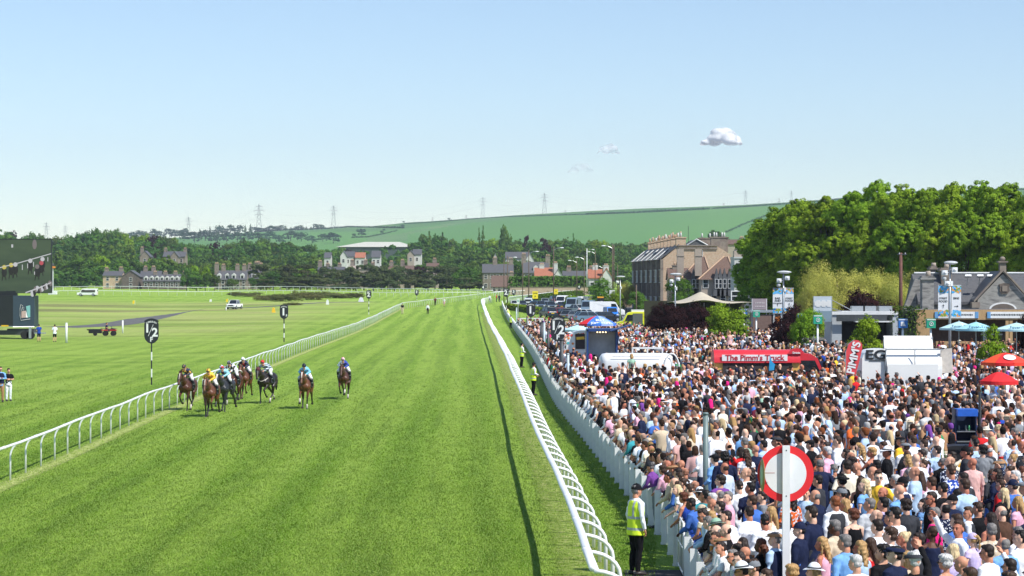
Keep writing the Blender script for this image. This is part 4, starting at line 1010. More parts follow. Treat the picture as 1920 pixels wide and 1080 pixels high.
# ---------------------------------------------------------------- distance markers and the winning post
SIGNBLK = pm('sign_black',(.018,.020,.026),.45,.08,4)
LETW = pm('sign_white',(.80,.80,.80),.5,.03,4)
def marker(px,pytop,pybot,Y,big,label,header=True,wpx=None,rz=0,lower=None):
 x = X(px,Y); z0 = float(g(x,Y)); top = Zp(pytop,Y); bot = Zp(pybot,Y); w = wpx * Y / F; t = thing('furlong_marker',label,'sign',(x,Y,z0),rz,'furlong markers along the course')
 hh = top - bot; zt = top - z0; zb = bot - z0; hd = .16 * hh if header else 0
 m = MB(); w2 = w / 2; zs = zt - hd
 out = [(-w2 * .94,zs),(-w2,zs - hh * .08),(-w2,zb + hh * .30),(-w2 * .86,zb + hh * .17),(-w2 * .5,zb + hh * .06),(0,zb),(w2 * .5,zb + hh * .06),(w2 * .86,zb + hh * .17),(w2,zb + hh * .30),(w2,zs - hh * .08),(w2 * .94,zs)]
 m.prism(out,-.02,.02,'y'); m.build('board',SIGNBLK,t)
 if header:
  r = w * .80; cz = zt - r; m = MB(); n = 12; q = []
  for k in range(n + 1):a = (-.5 + k / n) * 1.42; q.append((math.sin(a) * r,cz + math.cos(a) * r))
  for k in range(n,-1,-1):a = (-.5 + k / n) * 1.30; q.append((math.sin(a) * (r - hd * 1.05),cz + math.cos(a) * (r - hd * 1.05)))
  m.prism(q,-.022,.022,'y'); m.build('name_board',SIGNBLK,t)
  arc_text('MUSSELBURGH',w * .155,r - hd * .82,LETW,t,(0,-.03,cz),1.16)
  m = MB(); m.box((0,0,zs + hd * .02),(w * .45,.03,hd * .16)); m.build('name_bar',GREYM,t)
 if big == '1/2':
  text('1',hh * .46,LETW,t,(-w * .29,-.03,zs - hh * .24),bold=.035); text('2',hh * .46,LETW,t,(w * .24,-.03,zs - hh * .40),bold=.035)
  m = MB(); m.tube([(-w * .22,-.03,zs - hh * .53),(w * .13,-.03,zs - hh * .08)],(.016 * w / .9),6); m.build('stroke',LETW,t)
  text('F',hh * .25,LETW,t,(0,-.03,zb + hh * .175),bold=.035)
 else:
  text(big,hh * .66,LETW,t,(-w * .06,-.03,zs - hh * .36),bold=.04); text('F',hh * .22,LETW,t,(w * .30,-.03,zb + hh * .24),bold=.03)
 m = MB(); n = max(4,int(zb / .42)); m2 = MB()
 for k in range(n):
  a = -.05 + (zb + .08) * k / n; b = -.05 + (zb + .08) * (k + 1) / n; (m if k % 2 == (n - 1) % 2 else m2).tube([(0,.03,a),(0,.03,b)],.042 if Y < 200 else .06,8)
 m.build('dark_pole_band',SIGNBLK,t); m2.build('pale_pole_band',LETW,t)
 return t
marker(284,597,645,138,'1/2','black half furlong marker inside the links, standing before the running rail',wpx=27)
marker(1046,591,641,140,'1/2','black half furlong marker rising out of the packed crowd',wpx=27)
marker(532.5,571,598.5,238,'1','black one furlong marker on the links side of the rail',wpx=16)
marker(995.5,567,595,240,'1','black one furlong marker among spectators near the low hedge',wpx=17)
marker(691.5,544,560.5,400,'2','black two furlong marker on the links side of the rail',wpx=9.5)
marker(949,540,557,380,'2','black two furlong marker at the start of the barrier',wpx=9.5)
marker(781.5,544,554,560,'3','small three furlong marker on the links side of the rail',wpx=7,header=False)
marker(963.5,543,554,560,'3','small three furlong marker near the lamp posts',wpx=7,header=False)
marker(1086,535,543,620,'4','small four furlong marker near the long dark hedge',wpx=6.5,header=False)
marker(906,535,545,640,'4','small four furlong marker in front of the last pines',wpx=5.5,header=False)
Yw = 38.5; xw = X(1473,Yw); zw = float(g(xw,Yw))
wp = thing('winning_post','tall white square winning post with red ringed white disc','post',(xw,Yw,zw),RAD(2))
tz = Zp(835,Yw) - zw; cz = Zp(888,Yw) - zw; R0 = 53 * Yw / F
m = MB(); m.box((0,-.05,tz / 2),(.125,.06,tz)); m.build('pole',WHITE,wp)
m = MB(); n = 56; m.prism([(math.cos(2 * PI * k / n) * R0,cz + math.sin(2 * PI * k / n) * R0) for k in range(n)],.0,.02,'y'); m.build('red_disc',pm('sign_red',(.78,.022,.03),.45,.05,3),wp)
m = MB(); m.prism([(math.cos(2 * PI * k / n) * R0 * .74,cz + math.sin(2 * PI * k / n) * R0 * .74) for k in range(n)],-.004,.0,'y'); m.build('white_disc',WHITE,wp)
m = MB()
for z in (tz - .08,tz - .85):m.ell((0,-.083,z),(.012,.006,.012),8,6)
m.build('bolt',DARKM,wp)
m = MB(); q = Vector((-.42,-.05,cz)); m.ell((-.42,-.16,cz - .01),(.022,.28,.28),20,12); m.build('side_disc',pm('olive_paint',(.30,.22,.07),.5,.1,6),wp,smooth=True)
m = MB(); m.ell((-.427,-.16,cz - .01),(.020,.20,.20),20,12); m.build('side_disc_face',pm('pale_green_paint',(.35,.50,.42),.4,.1,6),wp,smooth=True)
m = MB(); m.tube([(-.42,-.1,cz + .02),(-.2,-.1,cz + .02)],.007,6); m.build('bracket',pm('bracket_red',(.3,.1,.08),.5),wp)
m = MB(); m.box((0,0,.03),(.3,.3,.06)); m.build('base_plate',GREYM,wp)
def simple_pole(px,ytop,Y,r,mat,label,name='post',cap=True,extra=0):
 x = X(px,Y); z0 = float(g(x,Y)); t = thing(name,label,'post',(x,Y,z0)); h = Zp(ytop,Y) - z0
 m = MB(); m.tube([(0,0,-.2),(0,0,h)],r,10); m.build('pole',mat,t,smooth=True)
 m = MB(); m.tube([(0,0,h),(0,0,h + .05)],[r * 1.25,r * .9],10); m.build('pole_cap',mat,t,smooth=True)
 if extra:m = MB(); m.box((r + .03,0,h - .25),(.04,.05,.5)); m.build('bracket',DARKM,t)
 return t
GG = pm('green_grey_paint',(.16,.22,.22),.5,.1,5)
simple_pole(1323,777,55,.068,GG,'thick green grey steel pole standing in the crowd before the winning post',extra=1)
simple_pole(1020.5,605,175,.085,pm('pale_pole',(.45,.52,.56),.5,.1,5),'pale blue grey pole in the crowd close beside the half furlong marker')
simple_pole(1065,664,125,.075,pm('pale_pole',(.45,.52,.56)),'short pale grey pole in the crowd before the white trailer')
simple_pole(968.5,577,300,.09,pm('pale_pole',(.45,.52,.56)),'thin pale pole on the verge beyond the barrier')
simple_pole(988,594,235,.07,DARKM,'thin black pole in the crowd under the one furlong marker')
simple_pole(1015.5,605,205,.13,DARKM,'thick black post in the far crowd beside a blue gazebo')
simple_pole(1028,617,165,.10,DARKM,'black speaker post beside the half furlong marker')
simple_pole(1053,638,132,.11,DARKM,'stout black post below the half furlong marker')
simple_pole(124.5,606,240,.12,WHITE,'chunky white marker post on the links beside the two onlookers',name='marker_post')
simple_pole(230,601,285,.10,WHITE,'small white marker post at the start of the grey path',name='marker_post')
simple_pole(424,576,440,.1,WHITE,'tiny white post beside the white pickup truck',name='marker_post')
def flag(px,pyt,pyb,col,label):
 x,y,z = G(px,pyb); t = thing('golf_flag',label,'flag',(x,y,z)); h = Zp(pyt,y) - z
 m = MB(); m.tube([(0,0,0),(0,0,h)],.03,6); m.build('pole',WHITE,t)
 m = MB(); m.prism([(0,h),(-.5,h - .12),(-.55,h - .75),(-.25,h - .8),(0,h - .55)],-.01,.01,'y'); m.build('flag_cloth',pm('flag_%s' % label[:5],col,.7),t)
flag(253,563,572,(.8,.6,.02),'yellow golf flag out on the rough links'); flag(428,560,568,(.8,.6,.02),'yellow golf flag just behind the white pickup'); flag(397,561,566,(.8,.8,.8),'white golf flag of the pair near the pickup');
def small_box(px,py,w,h,mat,label,cat,name):
 x,y,z = G(px,py); t = thing(name,label,cat,(x,y,z)); m = MB(); m.prism([(-w / 2,0),(w / 2,0),(w * .34,h * .7),(w * .2,h),(-w * .2,h),(-w * .34,h * .7)],-w * .3,w * .3,'y'); m.build('body',mat,t); m = MB(); m.box((0,0,h + .03),(w * .3,w * .3,.06)); m.build('cap',mat,t)
small_box(513,586,.7,.85,pm('tee_yellow',(.8,.5,.02),.6),'yellow tee marker box on the fairway by the one furlong marker','marker','tee_marker')
small_box(614,571,.7,1.0,WHITE,'little white box on the fairway in front of the gorse','marker','tee_marker')
small_box(677,566,1.3,1.0,WHITE,'white trough near the two furlong marker','marker','tee_marker')
# golden strip of rail-side sand and gorse
GORSE = leafmat('gorse_leaf',(.07,.09,.028),(.17,.16,.06),.15,.02,.3)
# ---------------------------------------------------------------- tree stock
LF_DARK = leafmat('leaf_dark',(.042,.10,.02),(.115,.21,.038),.22,.02,.3)
LF_MID = leafmat('leaf_mid',(.06,.13,.02),(.16,.26,.04),.25,.02,.3)
LF_LIME = leafmat('leaf_lime',(.045,.125,.010),(.34,.49,.04),.16,.012,.12,scale=.25)
LF_GOLD = leafmat('leaf_gold',(.32,.36,.06),(.62,.60,.16),.35,.01,.1)
LF_COPPER = leafmat('leaf_copper',(.022,.010,.012),(.060,.026,.026),.15,.01,.2)
LF_PINE = leafmat('leaf_pine',(.042,.072,.024),(.105,.125,.048),.12,.02,.25)
LF_BLUE = leafmat('leaf_far',(.030,.085,.035),(.060,.130,.05),.2,.02,.25)
PR = {}
def proto(k):
 if k in PR:return PR[k]
 kind,v = k.split('#'); v = int(v)
 A = dict(dark=('round',14,12,LF_DARK,.36,(24,16)),mid=('round',13,11,LF_MID,.34,(24,16)),pale=('round',12,10,LF_LIME,.32,(22,14)),
    conif=('conifer',16,7,LF_DARK,.36,(18,16)),pine=('pine',12,10,LF_PINE,.30,(34,26)),dpine=('round',12,11,LF_PINE,.30,(24,18)),lime=('dense',17,8.6,LF_LIME,.125,(44,92)),
    gold=('willow',8,11,LF_GOLD,.075,(80,56)),copper=('bush',5,6,LF_COPPER,.085,(60,34)),bush=('bush',4,4.5,LF_LIME,.07,(60,34)),
    small=('round',5,4,LF_LIME,.075,(44,26)),gorse=('bush',2.6,6,GORSE,.09,(30,22)),far=('round',12,12,LF_BLUE,.5,(12,10)),
    coppert=('round',10,9,LF_COPPER,.3,(18,14)),olive=('round',9,8,LF_MID,.12,(50,30)))[kind]
 kd,h,w,mat,leaf,per = A
 PR[k] = tree_proto(k,kd,h,w,v * 13 + len(k),mat,leaf,per,lobes_n={'lime':22,'willow':14,'gold':16,'pine':14}.get(kind,10),bare=.02 if kd == 'dense' or kind in ('dark','mid','pale','far','coppert','olive','small') else .14,rs={'lime':.27}.get(kind)) + (h,w)
 return PR[k]
def tree_at(k,px,pytop,Y,wpx,label,name='tree',cat='tree',group=None,jit=True):
 cm,tm,h,w = proto(k); x = X(px,Y); z = float(g(x,Y)); hh = max(1.0,Zp(pytop,Y) - z); ww = wpx * Y / F
 t = plant_tree((cm,tm),(x,Y,z - .05),R_.uniform(0,2 * PI),1,label,cat,name,group); t.scale = (ww / w,ww / w,hh / h); return t
# anchors used to say where a distant tree stands
ANCH = [(60,'behind the big screen'),(140,'just past the big screen'),(215,'behind the low stone house'),(300,'behind the row of dormer houses'),(370,'between the dormer row and the villa'),(445,'behind the villa with many chimneys'),(510,'behind the gorse patch'),(580,'left of the pale warehouse roof'),(650,'under the pale warehouse roof'),(720,'near the red roofed white houses'),(790,'beside the warehouse gable'),(860,'below the sloping field'),(905,'near the tall dark conifer pair'),(950,'beside the lone round hill tree'),(1010,'behind the white house with dark roof'),(1070,'behind the lamp posts'),(1130,'behind the red roofed white cottage'),(1190,'just left of the stone terrace'),(1260,'behind the stone terrace chimneys'),(1350,'behind the terrace, towards the limes'),(1450,'half hidden by the limes')]
def where(px):return min(ANCH,key=lambda a:abs(a[0] - px))[1].replace('left of','west of')
KW = {'dpine':'bushy brownish pine','dark':'dark green round tree','mid':'mid green leafy tree','pale':'bright light green tree','conif':'pointed dark conifer','pine':'brownish dark pine','coppert':'copper purple leaved tree','far':'bluish green distant tree'}
L1x = [-60,0,30,62,80,120,140,165,185,210,240,300,340,380,430,470,500,530,560,600,640,700,760,800,830,850,880,930,960,1010,1050,1075,1100,1140,1180,1230,1300,1400,1500,1700,2000]
L1y = [430,428,431,434,442,441,438,431,429,429,437,441,449,456,453,448,448,453,456,461,463,464,459,440,438,446,448,449,446,450,447,441,450,450,453,450,455,448,450,450,450]
def layer(Y0,Y1,dy,step,wpx,kinds,x0,x1,skip=(),seed=1,jy=5,lab=''):
 rg = random.Random(seed); px = x0
 while px < x1:
  px += step * rg.uniform(.75,1.25)
  if any(a < px < b for a,b in skip):continue
  k = rg.choice(kinds); Y = rg.uniform(Y0,Y1); y = np.interp(px,L1x,L1y) + dy + abs(rg.gauss(0,jy)) * rg.choice((1,1,-.35))
  wd = wpx * rg.uniform(.8,1.25) * (.6 if k == 'conif' else 1)
  if k == 'conif':y -= 4
  tree_at('%s#%d' % (k,rg.randrange(3)),px,y,Y,wd,'%s %s%s' % (KW[k],lab,where(px)),group='trees of the wooded belt beyond the course')
layer(1230,1400,0,15,36,['dark','dark','mid','mid','dark','mid','dark','coppert','dark','mid','pale'],-60,640,seed=1,lab='on the skyline ')
layer(1230,1400,0,15,34,['dark','mid','mid','dark','mid','dark','dark','pale','mid'],640,1520,skip=((645,772),),seed=2,lab='on the skyline ')
# the mass of the wood between the skyline trees and the front row
def woodland(name,Y0,Y1,dy,x0,x1,step,wpx,skip,seed,mats,leaf,depth=1.0):
 rg = random.Random(seed); nr = np.random.default_rng(seed); Ps,Ns,Ms = [],[],[]; px = x0
 while px < x1:
  px += step * rg.uniform(.6,1.4)
  if any(a < px < b for a,b in skip):continue
  Y = rg.uniform(Y0,Y1); x = X(px,Y); gz = float(g(x,Y)); top = Zp(np.interp(px,L1x,L1y) + dy + rg.gauss(0,5),Y); w = wpx * Y / F * rg.uniform(.7,1.25); hgt = max(5,top - gz); lob = []
  for k in range(8):
   a = rg.uniform(0,2 * PI); r = w * .33 * rg.random() ** .5; lr = w * rg.uniform(.16,.30); t_ = rg.uniform(.12,1); lob.append(((x + math.cos(a) * r,Y + math.sin(a) * r,gz + max(lr * .6,hgt * t_ - lr)),(lr,lr,lr * .9)))
  P,N_ = crown_points(nr,lob,(13,13)); Ps.append(P); Ns.append(N_); Ms.append(np.full(len(P),rg.randrange(len(mats))))
 P = np.concatenate(Ps); me = quads_mesh(name,P,np.concatenate(Ns),leaf * nr.uniform(.6,1.35,len(P)),mats,np.concatenate(Ms))
 o = bpy.data.objects.new(name,me); COL.objects.link(o); tag(o,None,None,kind='stuff')
WM = [LF_DARK,LF_MID,LF_DARK,leafmat('leaf_wood',(.04,.095,.02),(.10,.185,.035),.22)]
WM2 = WM + [leafmat('leaf_wood_pale',(.085,.16,.025),(.18,.27,.05),.25)]
HS1 = ((255,352),)
woodland('woodland',1180,1240,7,-60,1520,9,30,(),3,WM2,.5)
woodland('woodland',1060,1130,22,-60,1500,9,32,((258,350),(608,620),(642,710),(772,790)),4,WM2,.46)
woodland('woodland',960,1010,42,-60,1500,10,32,((604,690),(770,792),(945,1003)),5,WM2,.42)
woodland('woodland',905,945,52,-60,1500,10,30,((945,1060),(1100,1150)),6,WM,.40)
woodland('woodland',860,890,66,-60,200,10,32,(),7,WM,.36)
woodland('woodland',850,880,82,-60,1180,11,24,((190,345),(398,492),(940,1062),(1095,1150)),8,WM,.34)
layer(890,905,46,34,36,['dark','mid','pale','dark','mid','coppert'],-40,950,skip=((258,350),(600,700)),seed=5,lab='lower down ')
layer(850,880,38,26,34,['mid','dark','mid'],945,1180,skip=((1005,1012),),seed=8,lab='lower down ')
rg = random.Random(31)
for px in range(492,925,17):
 y = 503 + rg.uniform(-9,10); k = rg.choice(('pine','dpine','dpine')) if px < 860 else rg.choice(('pine','dark','mid'))
 tree_at('%s#%d' % (k,rg.randrange(3)),px + rg.uniform(-4,4),y,rg.uniform(800,835),rg.uniform(28,42),'%s in the dark row %s' % (KW[k],where(px)),group='dark pines along the far edge of the course')
for px in range(500,915,34):
 tree_at('pine#%d' % rg.randrange(3),px + rg.uniform(-5,5),521 + rg.uniform(-4,4),785,rg.uniform(28,40),'low bushy pine before the dark row %s' % where(px),group='dark pines along the far edge of the course')
for px,yt,w in ((350,500,26),(368,508,34),(385,511,24),(402,516,22),(437,522,26),(495,516,26),(512,508,36),(474,520,18)):
 k = rg.choice(('dark','dark','mid')); tree_at('%s#%d' % (k,rg.randrange(3)),px,yt,790,w,'%s standing before the houses %s' % (KW[k],where(px)),group='trees standing before the far houses')
for px,yt,w in ((363,497,22),(385,499,20),(570,496,50),(535,498,22),(740,500,26)):
 tree_at('pale#%d' % rg.randrange(3),px,yt,845,w,'yellowish light green tree %s' % where(px),group='yellowish trees of the wooded belt')
for px,yt,Y,w,k in ((906,423,1230,15,'conif'),(898,427,1235,13,'conif'),(948,422,1250,28,'mid'),(1340,431,1300,40,'dark'),(985,441,1200,16,'coppert'),(1023,446,1200,22,'coppert'),(1075,438,1190,16,'conif'),(805,434,1240,24,'conif'),(830,436,1240,24,'conif'),(1030,491,800,20,'conif'),(1125,463,860,34,'dark'),(1078,485,840,36,'mid')):
 tree_at(k + '#1',px,yt,Y,w,{906:'tall narrow dark conifer standing proud against the green field',898:'shorter dark conifer leaning on the tall one',948:'lone round grey green tree against the sloping field',1340:'broad dark tree above the terrace roofs',985:'copper tree under the round hill tree',1023:'low copper trees behind the white house',1075:'ragged conifer tip above the lamp posts',805:'dark conifer clump beside the warehouse gable',830:'twin dark conifer clump below the field',1030:'small dark conifer before the red roof',1125:'broad very dark tree behind the lamps',1078:'grey green tree behind the bus shelter'}[px])
# copses and hedges on the hill
def hill_pt(px,py):
 lo,hi = 1650.0,4000.0
 f = lambda Y:HOR + (H - float(g((px - 960) * Y / F,Y))) * F / Y - py
 for _ in range(40):
  m_ = (lo + hi) / 2
  if f(m_) > 0:lo = m_
  else:hi = m_
 return ((px - 960) * lo / F,lo,float(g((px - 960) * lo / F,lo)))
rg = random.Random(12); i = 0
for px,py in [(p,q) for p,q in zip(np.arange(232,610,9.5),np.interp(np.arange(232,610,9.5),[232,300,400,450,500,560,610],[441,442,440,434,432,430,429]))]:
 x,y,z = hill_pt(px,py + 1); k = rg.choice(('far','far','far','conif')); cm,tm,h,w = proto(k + '#%d' % rg.randrange(2));
 hp = (15 if px < 480 else 9) * rg.uniform(.6,1.25); wp_ = 17 * rg.uniform(.8,1.2) * (.45 if k == 'conif' else 1)
 t = plant_tree((cm,tm),(x,y,z),rg.uniform(0,6),1,'%s on the hill crest %s' % ({'far':'bluish green round tree','conif':'small pointed conifer'}[k],where(px)),group='trees along the hill crest'); t.scale = (wp_ * y / F / w,wp_ * y / F / w,hp * y / F / h)
for px in np.arange(345,640,20):
 x,y,z = hill_pt(px,455 + rg.uniform(-4,2)); cm,tm,h,w = proto('far#%d' % rg.randrange(2))
 t = plant_tree((cm,tm),(x,y,z),rg.uniform(0,6),1,'bluish green tree at the hill foot %s' % where(px),group='trees at the foot of the hill'); s_ = rg.uniform(18,26) * y / F; t.scale = (s_ * 1.2 / w,) * 2 + (s_ * .8 / h,)
for px,py,w_,lb in ((678,443,20,'lone round tree in the middle of the sloping field'),(716,438,8,'small round bush tree on the field boundary'),(720,433,6,'tiny tree on the field boundary'),(757,418,5,'tiny tree on the hill skyline'),(664,444,9,'small bush beside the lone field tree'),(842,413,6,'low bush on the far skyline'),(755,427,9,'thicket at the end of the hill hedge')):
 x,y,z = hill_pt(px,py); cm,tm,h,w = proto('far#1'); t = plant_tree((cm,tm),(x,y,z),1,1,lb); t.scale = (w_ * y / F / w,w_ * y / F / w,w_ * .72 * y / F / h)
def hill_hedge(line,th,label):
 pts = []; P,Nn = [],[]; rg2 = np.random.default_rng(len(line))
 for (a,b),(c,d) in zip(line,line[1:]):
  n_ = max(2,int(abs(c - a) / 1.5))
  for k in range(n_):t_ = k / n_; pts.append(hill_pt(a + (c - a) * t_,b + (d - b) * t_))
 o0 = pts[0]
 for x,y,z in pts:
  q = rg2.normal(size=(14,3)) * np.array([.8,.8,.32]) * th * y / F * rg2.uniform(.5,1.3); P.append(q + np.array([x - o0[0],y - o0[1],z - o0[2] + .5 * th * y / F])); Nn.append(q + np.array([0,0,.2]))
 P = np.concatenate(P); me = quads_mesh('hedge',P,np.concatenate(Nn),.45 * th * o0[1] / F * rg2.uniform(.6,1.2,len(P)),LF_BLUE)
 o = bpy.data.objects.new('hedge',me); COL.objects.link(o); o.location = o0; tag(o,label,'hedge')
hill_hedge([(478,430),(560,427),(640,426),(700,427),(757,428)],2.6,'dark hedge between the two fields on the hill, over the pale warehouse')
hill_hedge([(660,446),(690,445),(720,439),(745,433)],2.2,'broken scrubby hedge running up the field from the lone tree')
hill_hedge([(760,420),(800,418),(878,411.5),(960,406.5),(1030,404.5),(1100,402.5)],1.8,'thin hedge just under the skyline of the hill')
hill_hedge([(1100,402.5),(1180,400),(1260,396),(1330,392.5)],3.2,'thick dark hedge across the hill above the terrace')
hill_hedge([(1338,391.5),(1400,388),(1480,382.5),(1560,376),(1640,367),(1720,361),(1960,355)],2.4,'dark skyline hedge running into the limes')
hill_hedge([(1362,436),(1400,419),(1450,400),(1500,389.5),(1560,377)],2.6,'dark hedge falling diagonally to the edge of the limes')
# ---------------------------------------------------------------- trees of the enclosure
rx = [1415,1437,1460,1487,1515,1560,1600,1650,1690,1740,1790,1840,1890,1945,2010,2080]
ry = [434,410,397,386,376,371,362,341,349,356,345,343,347,356,348,345]
lb = ['limes west end','second lime from the west end','rounded lime near the terrace','lime between the terrace and the banner pole','lime above the nearer banner pole','lime left of the first tall crest','lime just before the first tall crest','lime with the highest pointed crest','lime right after the highest crest','lime above the dark timber pole','lime above the twin chimneys','lime above the stone gable house','lime over the end of the house roof','lime at the very end of the row','lime beyond the row end','last lime of the row']
for i,(px,py) in enumerate(zip(rx,ry)):
 Y = 300 - i * 4.5
 tree_at('lime#%d' % (i % 3),px,py - 2,Y,118 if i > 1 else 84,'tall dense bright green ' + lb[i].replace('left of','west of'),group='row of tall limes')
 if i % 1 == 0:tree_at('lime#%d' % ((i + 1) % 3),px + 22,py + 55 + R_.uniform(-10,14),Y - 9,92,'low hanging tree before the %s' % lb[i].replace('left of','west of'),group='lower limes in front of the row')
for px,yt,Y,w,k,lab in ((1570,487,236,150,'gold#0','broad golden green willow beside the dark timber pole'),(1640,500,240,140,'gold#1','golden willow partly behind the copper maple'),(1745,498,250,150,'gold#2','golden willow behind the stone chimneys'),(1532,512,228,84,'gold#1','small golden willow by the raised stall sign'),(1690,522,236,100,'gold#0','low golden willow behind the timber pole'),(1820,502,262,90,'gold#1','golden willow top above the house ridge')):
 tree_at(k,px,yt,Y,w,lab)
for px,yt,Y,w,k,lab,nm in ((1636,541,214,118,'copper#0','wide copper purple maple behind the grey food stall','maple'),(1252,567,222,84,'copper#1','dark copper beech bush under the lamp','maple'),(1305,566,224,88,'copper#2','dark copper beech bush by the tent edge','maple'),(1475,568,188,68,'copper#0','copper maple under the banner pole','maple'),(1930,590,150,50,'copper#1','copper maple at the edge of the enclosure','maple'),
  (1366,568,200,86,'bush#0','round bright green tree before the cream tent','tree'),(1512,578,182,66,'bush#1','bright green tree beside the copper maple and blue sign','tree'),(1622,588,142,68,'small#0','young green tree in the crowd behind the red feather flag','tree'),(1858,606,128,58,'small#1','thin young tree in the crowd before the pale blue parasols','tree'),
  (1273,519,330,54,'olive#0','open grey green tree against the terrace gable','tree'),(1132,520,430,62,'olive#1','bushy olive green tree behind the vans','tree'),(1174,528,425,40,'gold#1','yellow flowering shrub beside the dark terrace front','shrub'),(1195,545,400,40,'olive#0','low green shrub against the dark terrace front','shrub'),(1072,551,430,30,'bush#2','low green bush at the car park edge','shrub'),(1155,545,415,36,'bush#2','bright bush behind the white notice board','shrub'),(1105,555,400,10,'gold#0','small yellow bush behind the white vans','shrub')):
 tree_at(k,px,yt,Y,w,lab,name=nm,cat=nm)
# gorse on the links
for px,py,w,hp,lab in ((505,563,60,13,'low end of the gorse'),(535,565,60,17,'gorse mound closest to the one furlong marker'),(575,562,70,18,'middle gorse mound'),(620,559,60,14,'gorse mound behind the little white box'),(655,559,50,12,'far end of the gorse'),(465,556,60,9,'low gorse strip behind the pickup'),(550,572,40,6,'pale grass hummock before the gorse'),(440,553,30,7,'small gorse clump on the back straight')):
 x,y,z = G(px,py); cm,tm,h,w0 = proto('gorse#%d' % (px % 3)); t = plant_tree((cm,tm),(x,y,z - .1),px,1,'dark brown green gorse, ' + lab,'gorse','gorse_bush'); t.scale = (w * y / F / w0,w * y / F / w0 * 1.2,hp * y / F / h)
# clipped hedges
def hedge_run(pts,w,h,mat,label,leaf=.06,dens=160):
 P = resample(pts,.5); o0 = (P[0][0],P[0][1],0); rg2 = np.random.default_rng(len(P)); Q,Nn = [],[]
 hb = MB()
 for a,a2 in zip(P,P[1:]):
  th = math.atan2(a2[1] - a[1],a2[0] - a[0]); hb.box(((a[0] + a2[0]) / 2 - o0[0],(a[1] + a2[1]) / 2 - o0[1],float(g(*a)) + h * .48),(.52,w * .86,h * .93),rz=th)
 for a in P:
  n_ = int(dens * .5); q = rg2.uniform(-.5,.5,(n_,3)); ax = rg2.integers(0,3,n_); s = np.sign(q[np.arange(n_),ax]); q[np.arange(n_),ax] = s * .5 * rg2.uniform(.88,1.05,n_)
  N_ = np.zeros((n_,3)); N_[np.arange(n_),ax] = s; q[:,2] = np.abs(q[:,2]) * 2 * h
  Q.append(q * np.array([w,w,1]) + np.array([a[0] - o0[0],a[1],float(g(*a))]) - np.array([0,o0[1],0])); Nn.append(N_ + rg2.normal(size=(n_,3)) * .4)
 Q = np.concatenate(Q); me = quads_mesh('hedge',Q,np.concatenate(Nn),leaf * rg2.uniform(.6,1.4,len(Q)),mat)
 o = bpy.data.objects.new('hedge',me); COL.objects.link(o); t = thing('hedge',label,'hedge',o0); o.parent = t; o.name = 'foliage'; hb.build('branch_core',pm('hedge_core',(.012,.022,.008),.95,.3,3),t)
hedge_run([G(953,580)[:2],G(975,583)[:2],G(1000,587)[:2],G(1012,590)[:2]],1.6,1.1,LF_LIME,'low clipped bright green hedge beside the parked cars',.12,200)
hedge_run([G(1000,567)[:2],G(1040,561)[:2],G(1085,556)[:2]],2.5,1.5,LF_MID,'rough green hedge between the car park and the far bend',.22,150)
hedge_run([(X(968,650),650),(X(1098,655),655)],4.5,Zp(520,650) - float(g(0,650)),LF_DARK,'very long tall dark clipped hedge behind the pink wall',.45,260)
hedge_run([(X(1689,176),176),(X(1716,176),176)],1.5,Zp(578,176),LF_DARK,'dark clipped hedge block at the end of the timber stalls',.09,700)
# ---------------------------------------------------------------- buildings
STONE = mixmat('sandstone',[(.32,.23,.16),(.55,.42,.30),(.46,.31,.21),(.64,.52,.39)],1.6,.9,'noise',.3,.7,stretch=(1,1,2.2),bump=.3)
STONED = mixmat('dark_and_shaded_stone',[(.10,.085,.075),(.16,.13,.11),(.12,.10,.09)],1.2,.9,bump=.2)  # dark house stone, also painted shade on the terrace street front
STONEG = mixmat('grey_ashlar',[(.10,.10,.10),(.24,.23,.22),(.32,.31,.29),(.16,.155,.15)],1.1,.85,lo=.3,hi=.66,stretch=(.7,.7,2.4),bump=.3)
SLATE = mixmat('slate',[(.075,.078,.085),(.11,.112,.12),(.09,.088,.092)],3,.6,stretch=(1,1,3))
TILEB = mixmat('brown_tile',[(.10,.062,.048),(.15,.095,.075),(.19,.14,.11)],4,.85,stretch=(1,1,5),lo=.3,hi=.75)
TILER = mixmat('red_tile',[(.32,.12,.07),(.40,.16,.10)],3,.8)
HARL = pm('white_harling',(.54,.54,.52),.85,.05,3)
CREAMW = pm('cream_render',(.36,.30,.25),.85,.08,3)
STONEF = mixmat('far_stone',[(.16,.13,.11),(.26,.22,.18),(.20,.16,.14)],.8,.9)
CLAY = pm('clay_pot',(.45,.30,.20),.8,.2,5)
FRAME = pm('window_frame',(.72,.72,.72),.5,.04,5)
LEAD = pm('pale_lead',(.48,.49,.50),.5,.1,4)
PINKW = mixmat('pink_wall',[(.40,.28,.22),(.48,.36,.28),(.33,.25,.20)],.7,.9)
def window(t,c,w,h,rz,depth=.12,mats=(FRAME,GLASS),bars=True):
 """sash window: frame with bars and a pane behind it; rz turns its outer side (-Y) round"""
 M = Matrix.Translation(c) @ Matrix.Rotation(rz,4,'Z'); fr = MB(); b = .07 * max(w,.8)
 for q,d in (((0,-.01,h / 2 - b / 2),(w,depth,b)),((0,-.01,-h / 2 + b / 2),(w,depth,b)),((-w / 2 + b / 2,-.01,0),(b,depth - .01,h - 2 * b)),((w / 2 - b / 2,-.01,0),(b,depth - .01,h - 2 * b))):fr.box(q,d)
 if bars:fr.box((0,-.02,0),(w - 2 * b,depth - .04,b * .8))
 fr.xf(M); f = fr.build('window',mats[0],t,fix=False); p = MB(); p.box((0,0,0),(w - 2 * b,.05,h - 2 * b)); p.xf(M); p.build('pane',mats[1],f,fix=False)
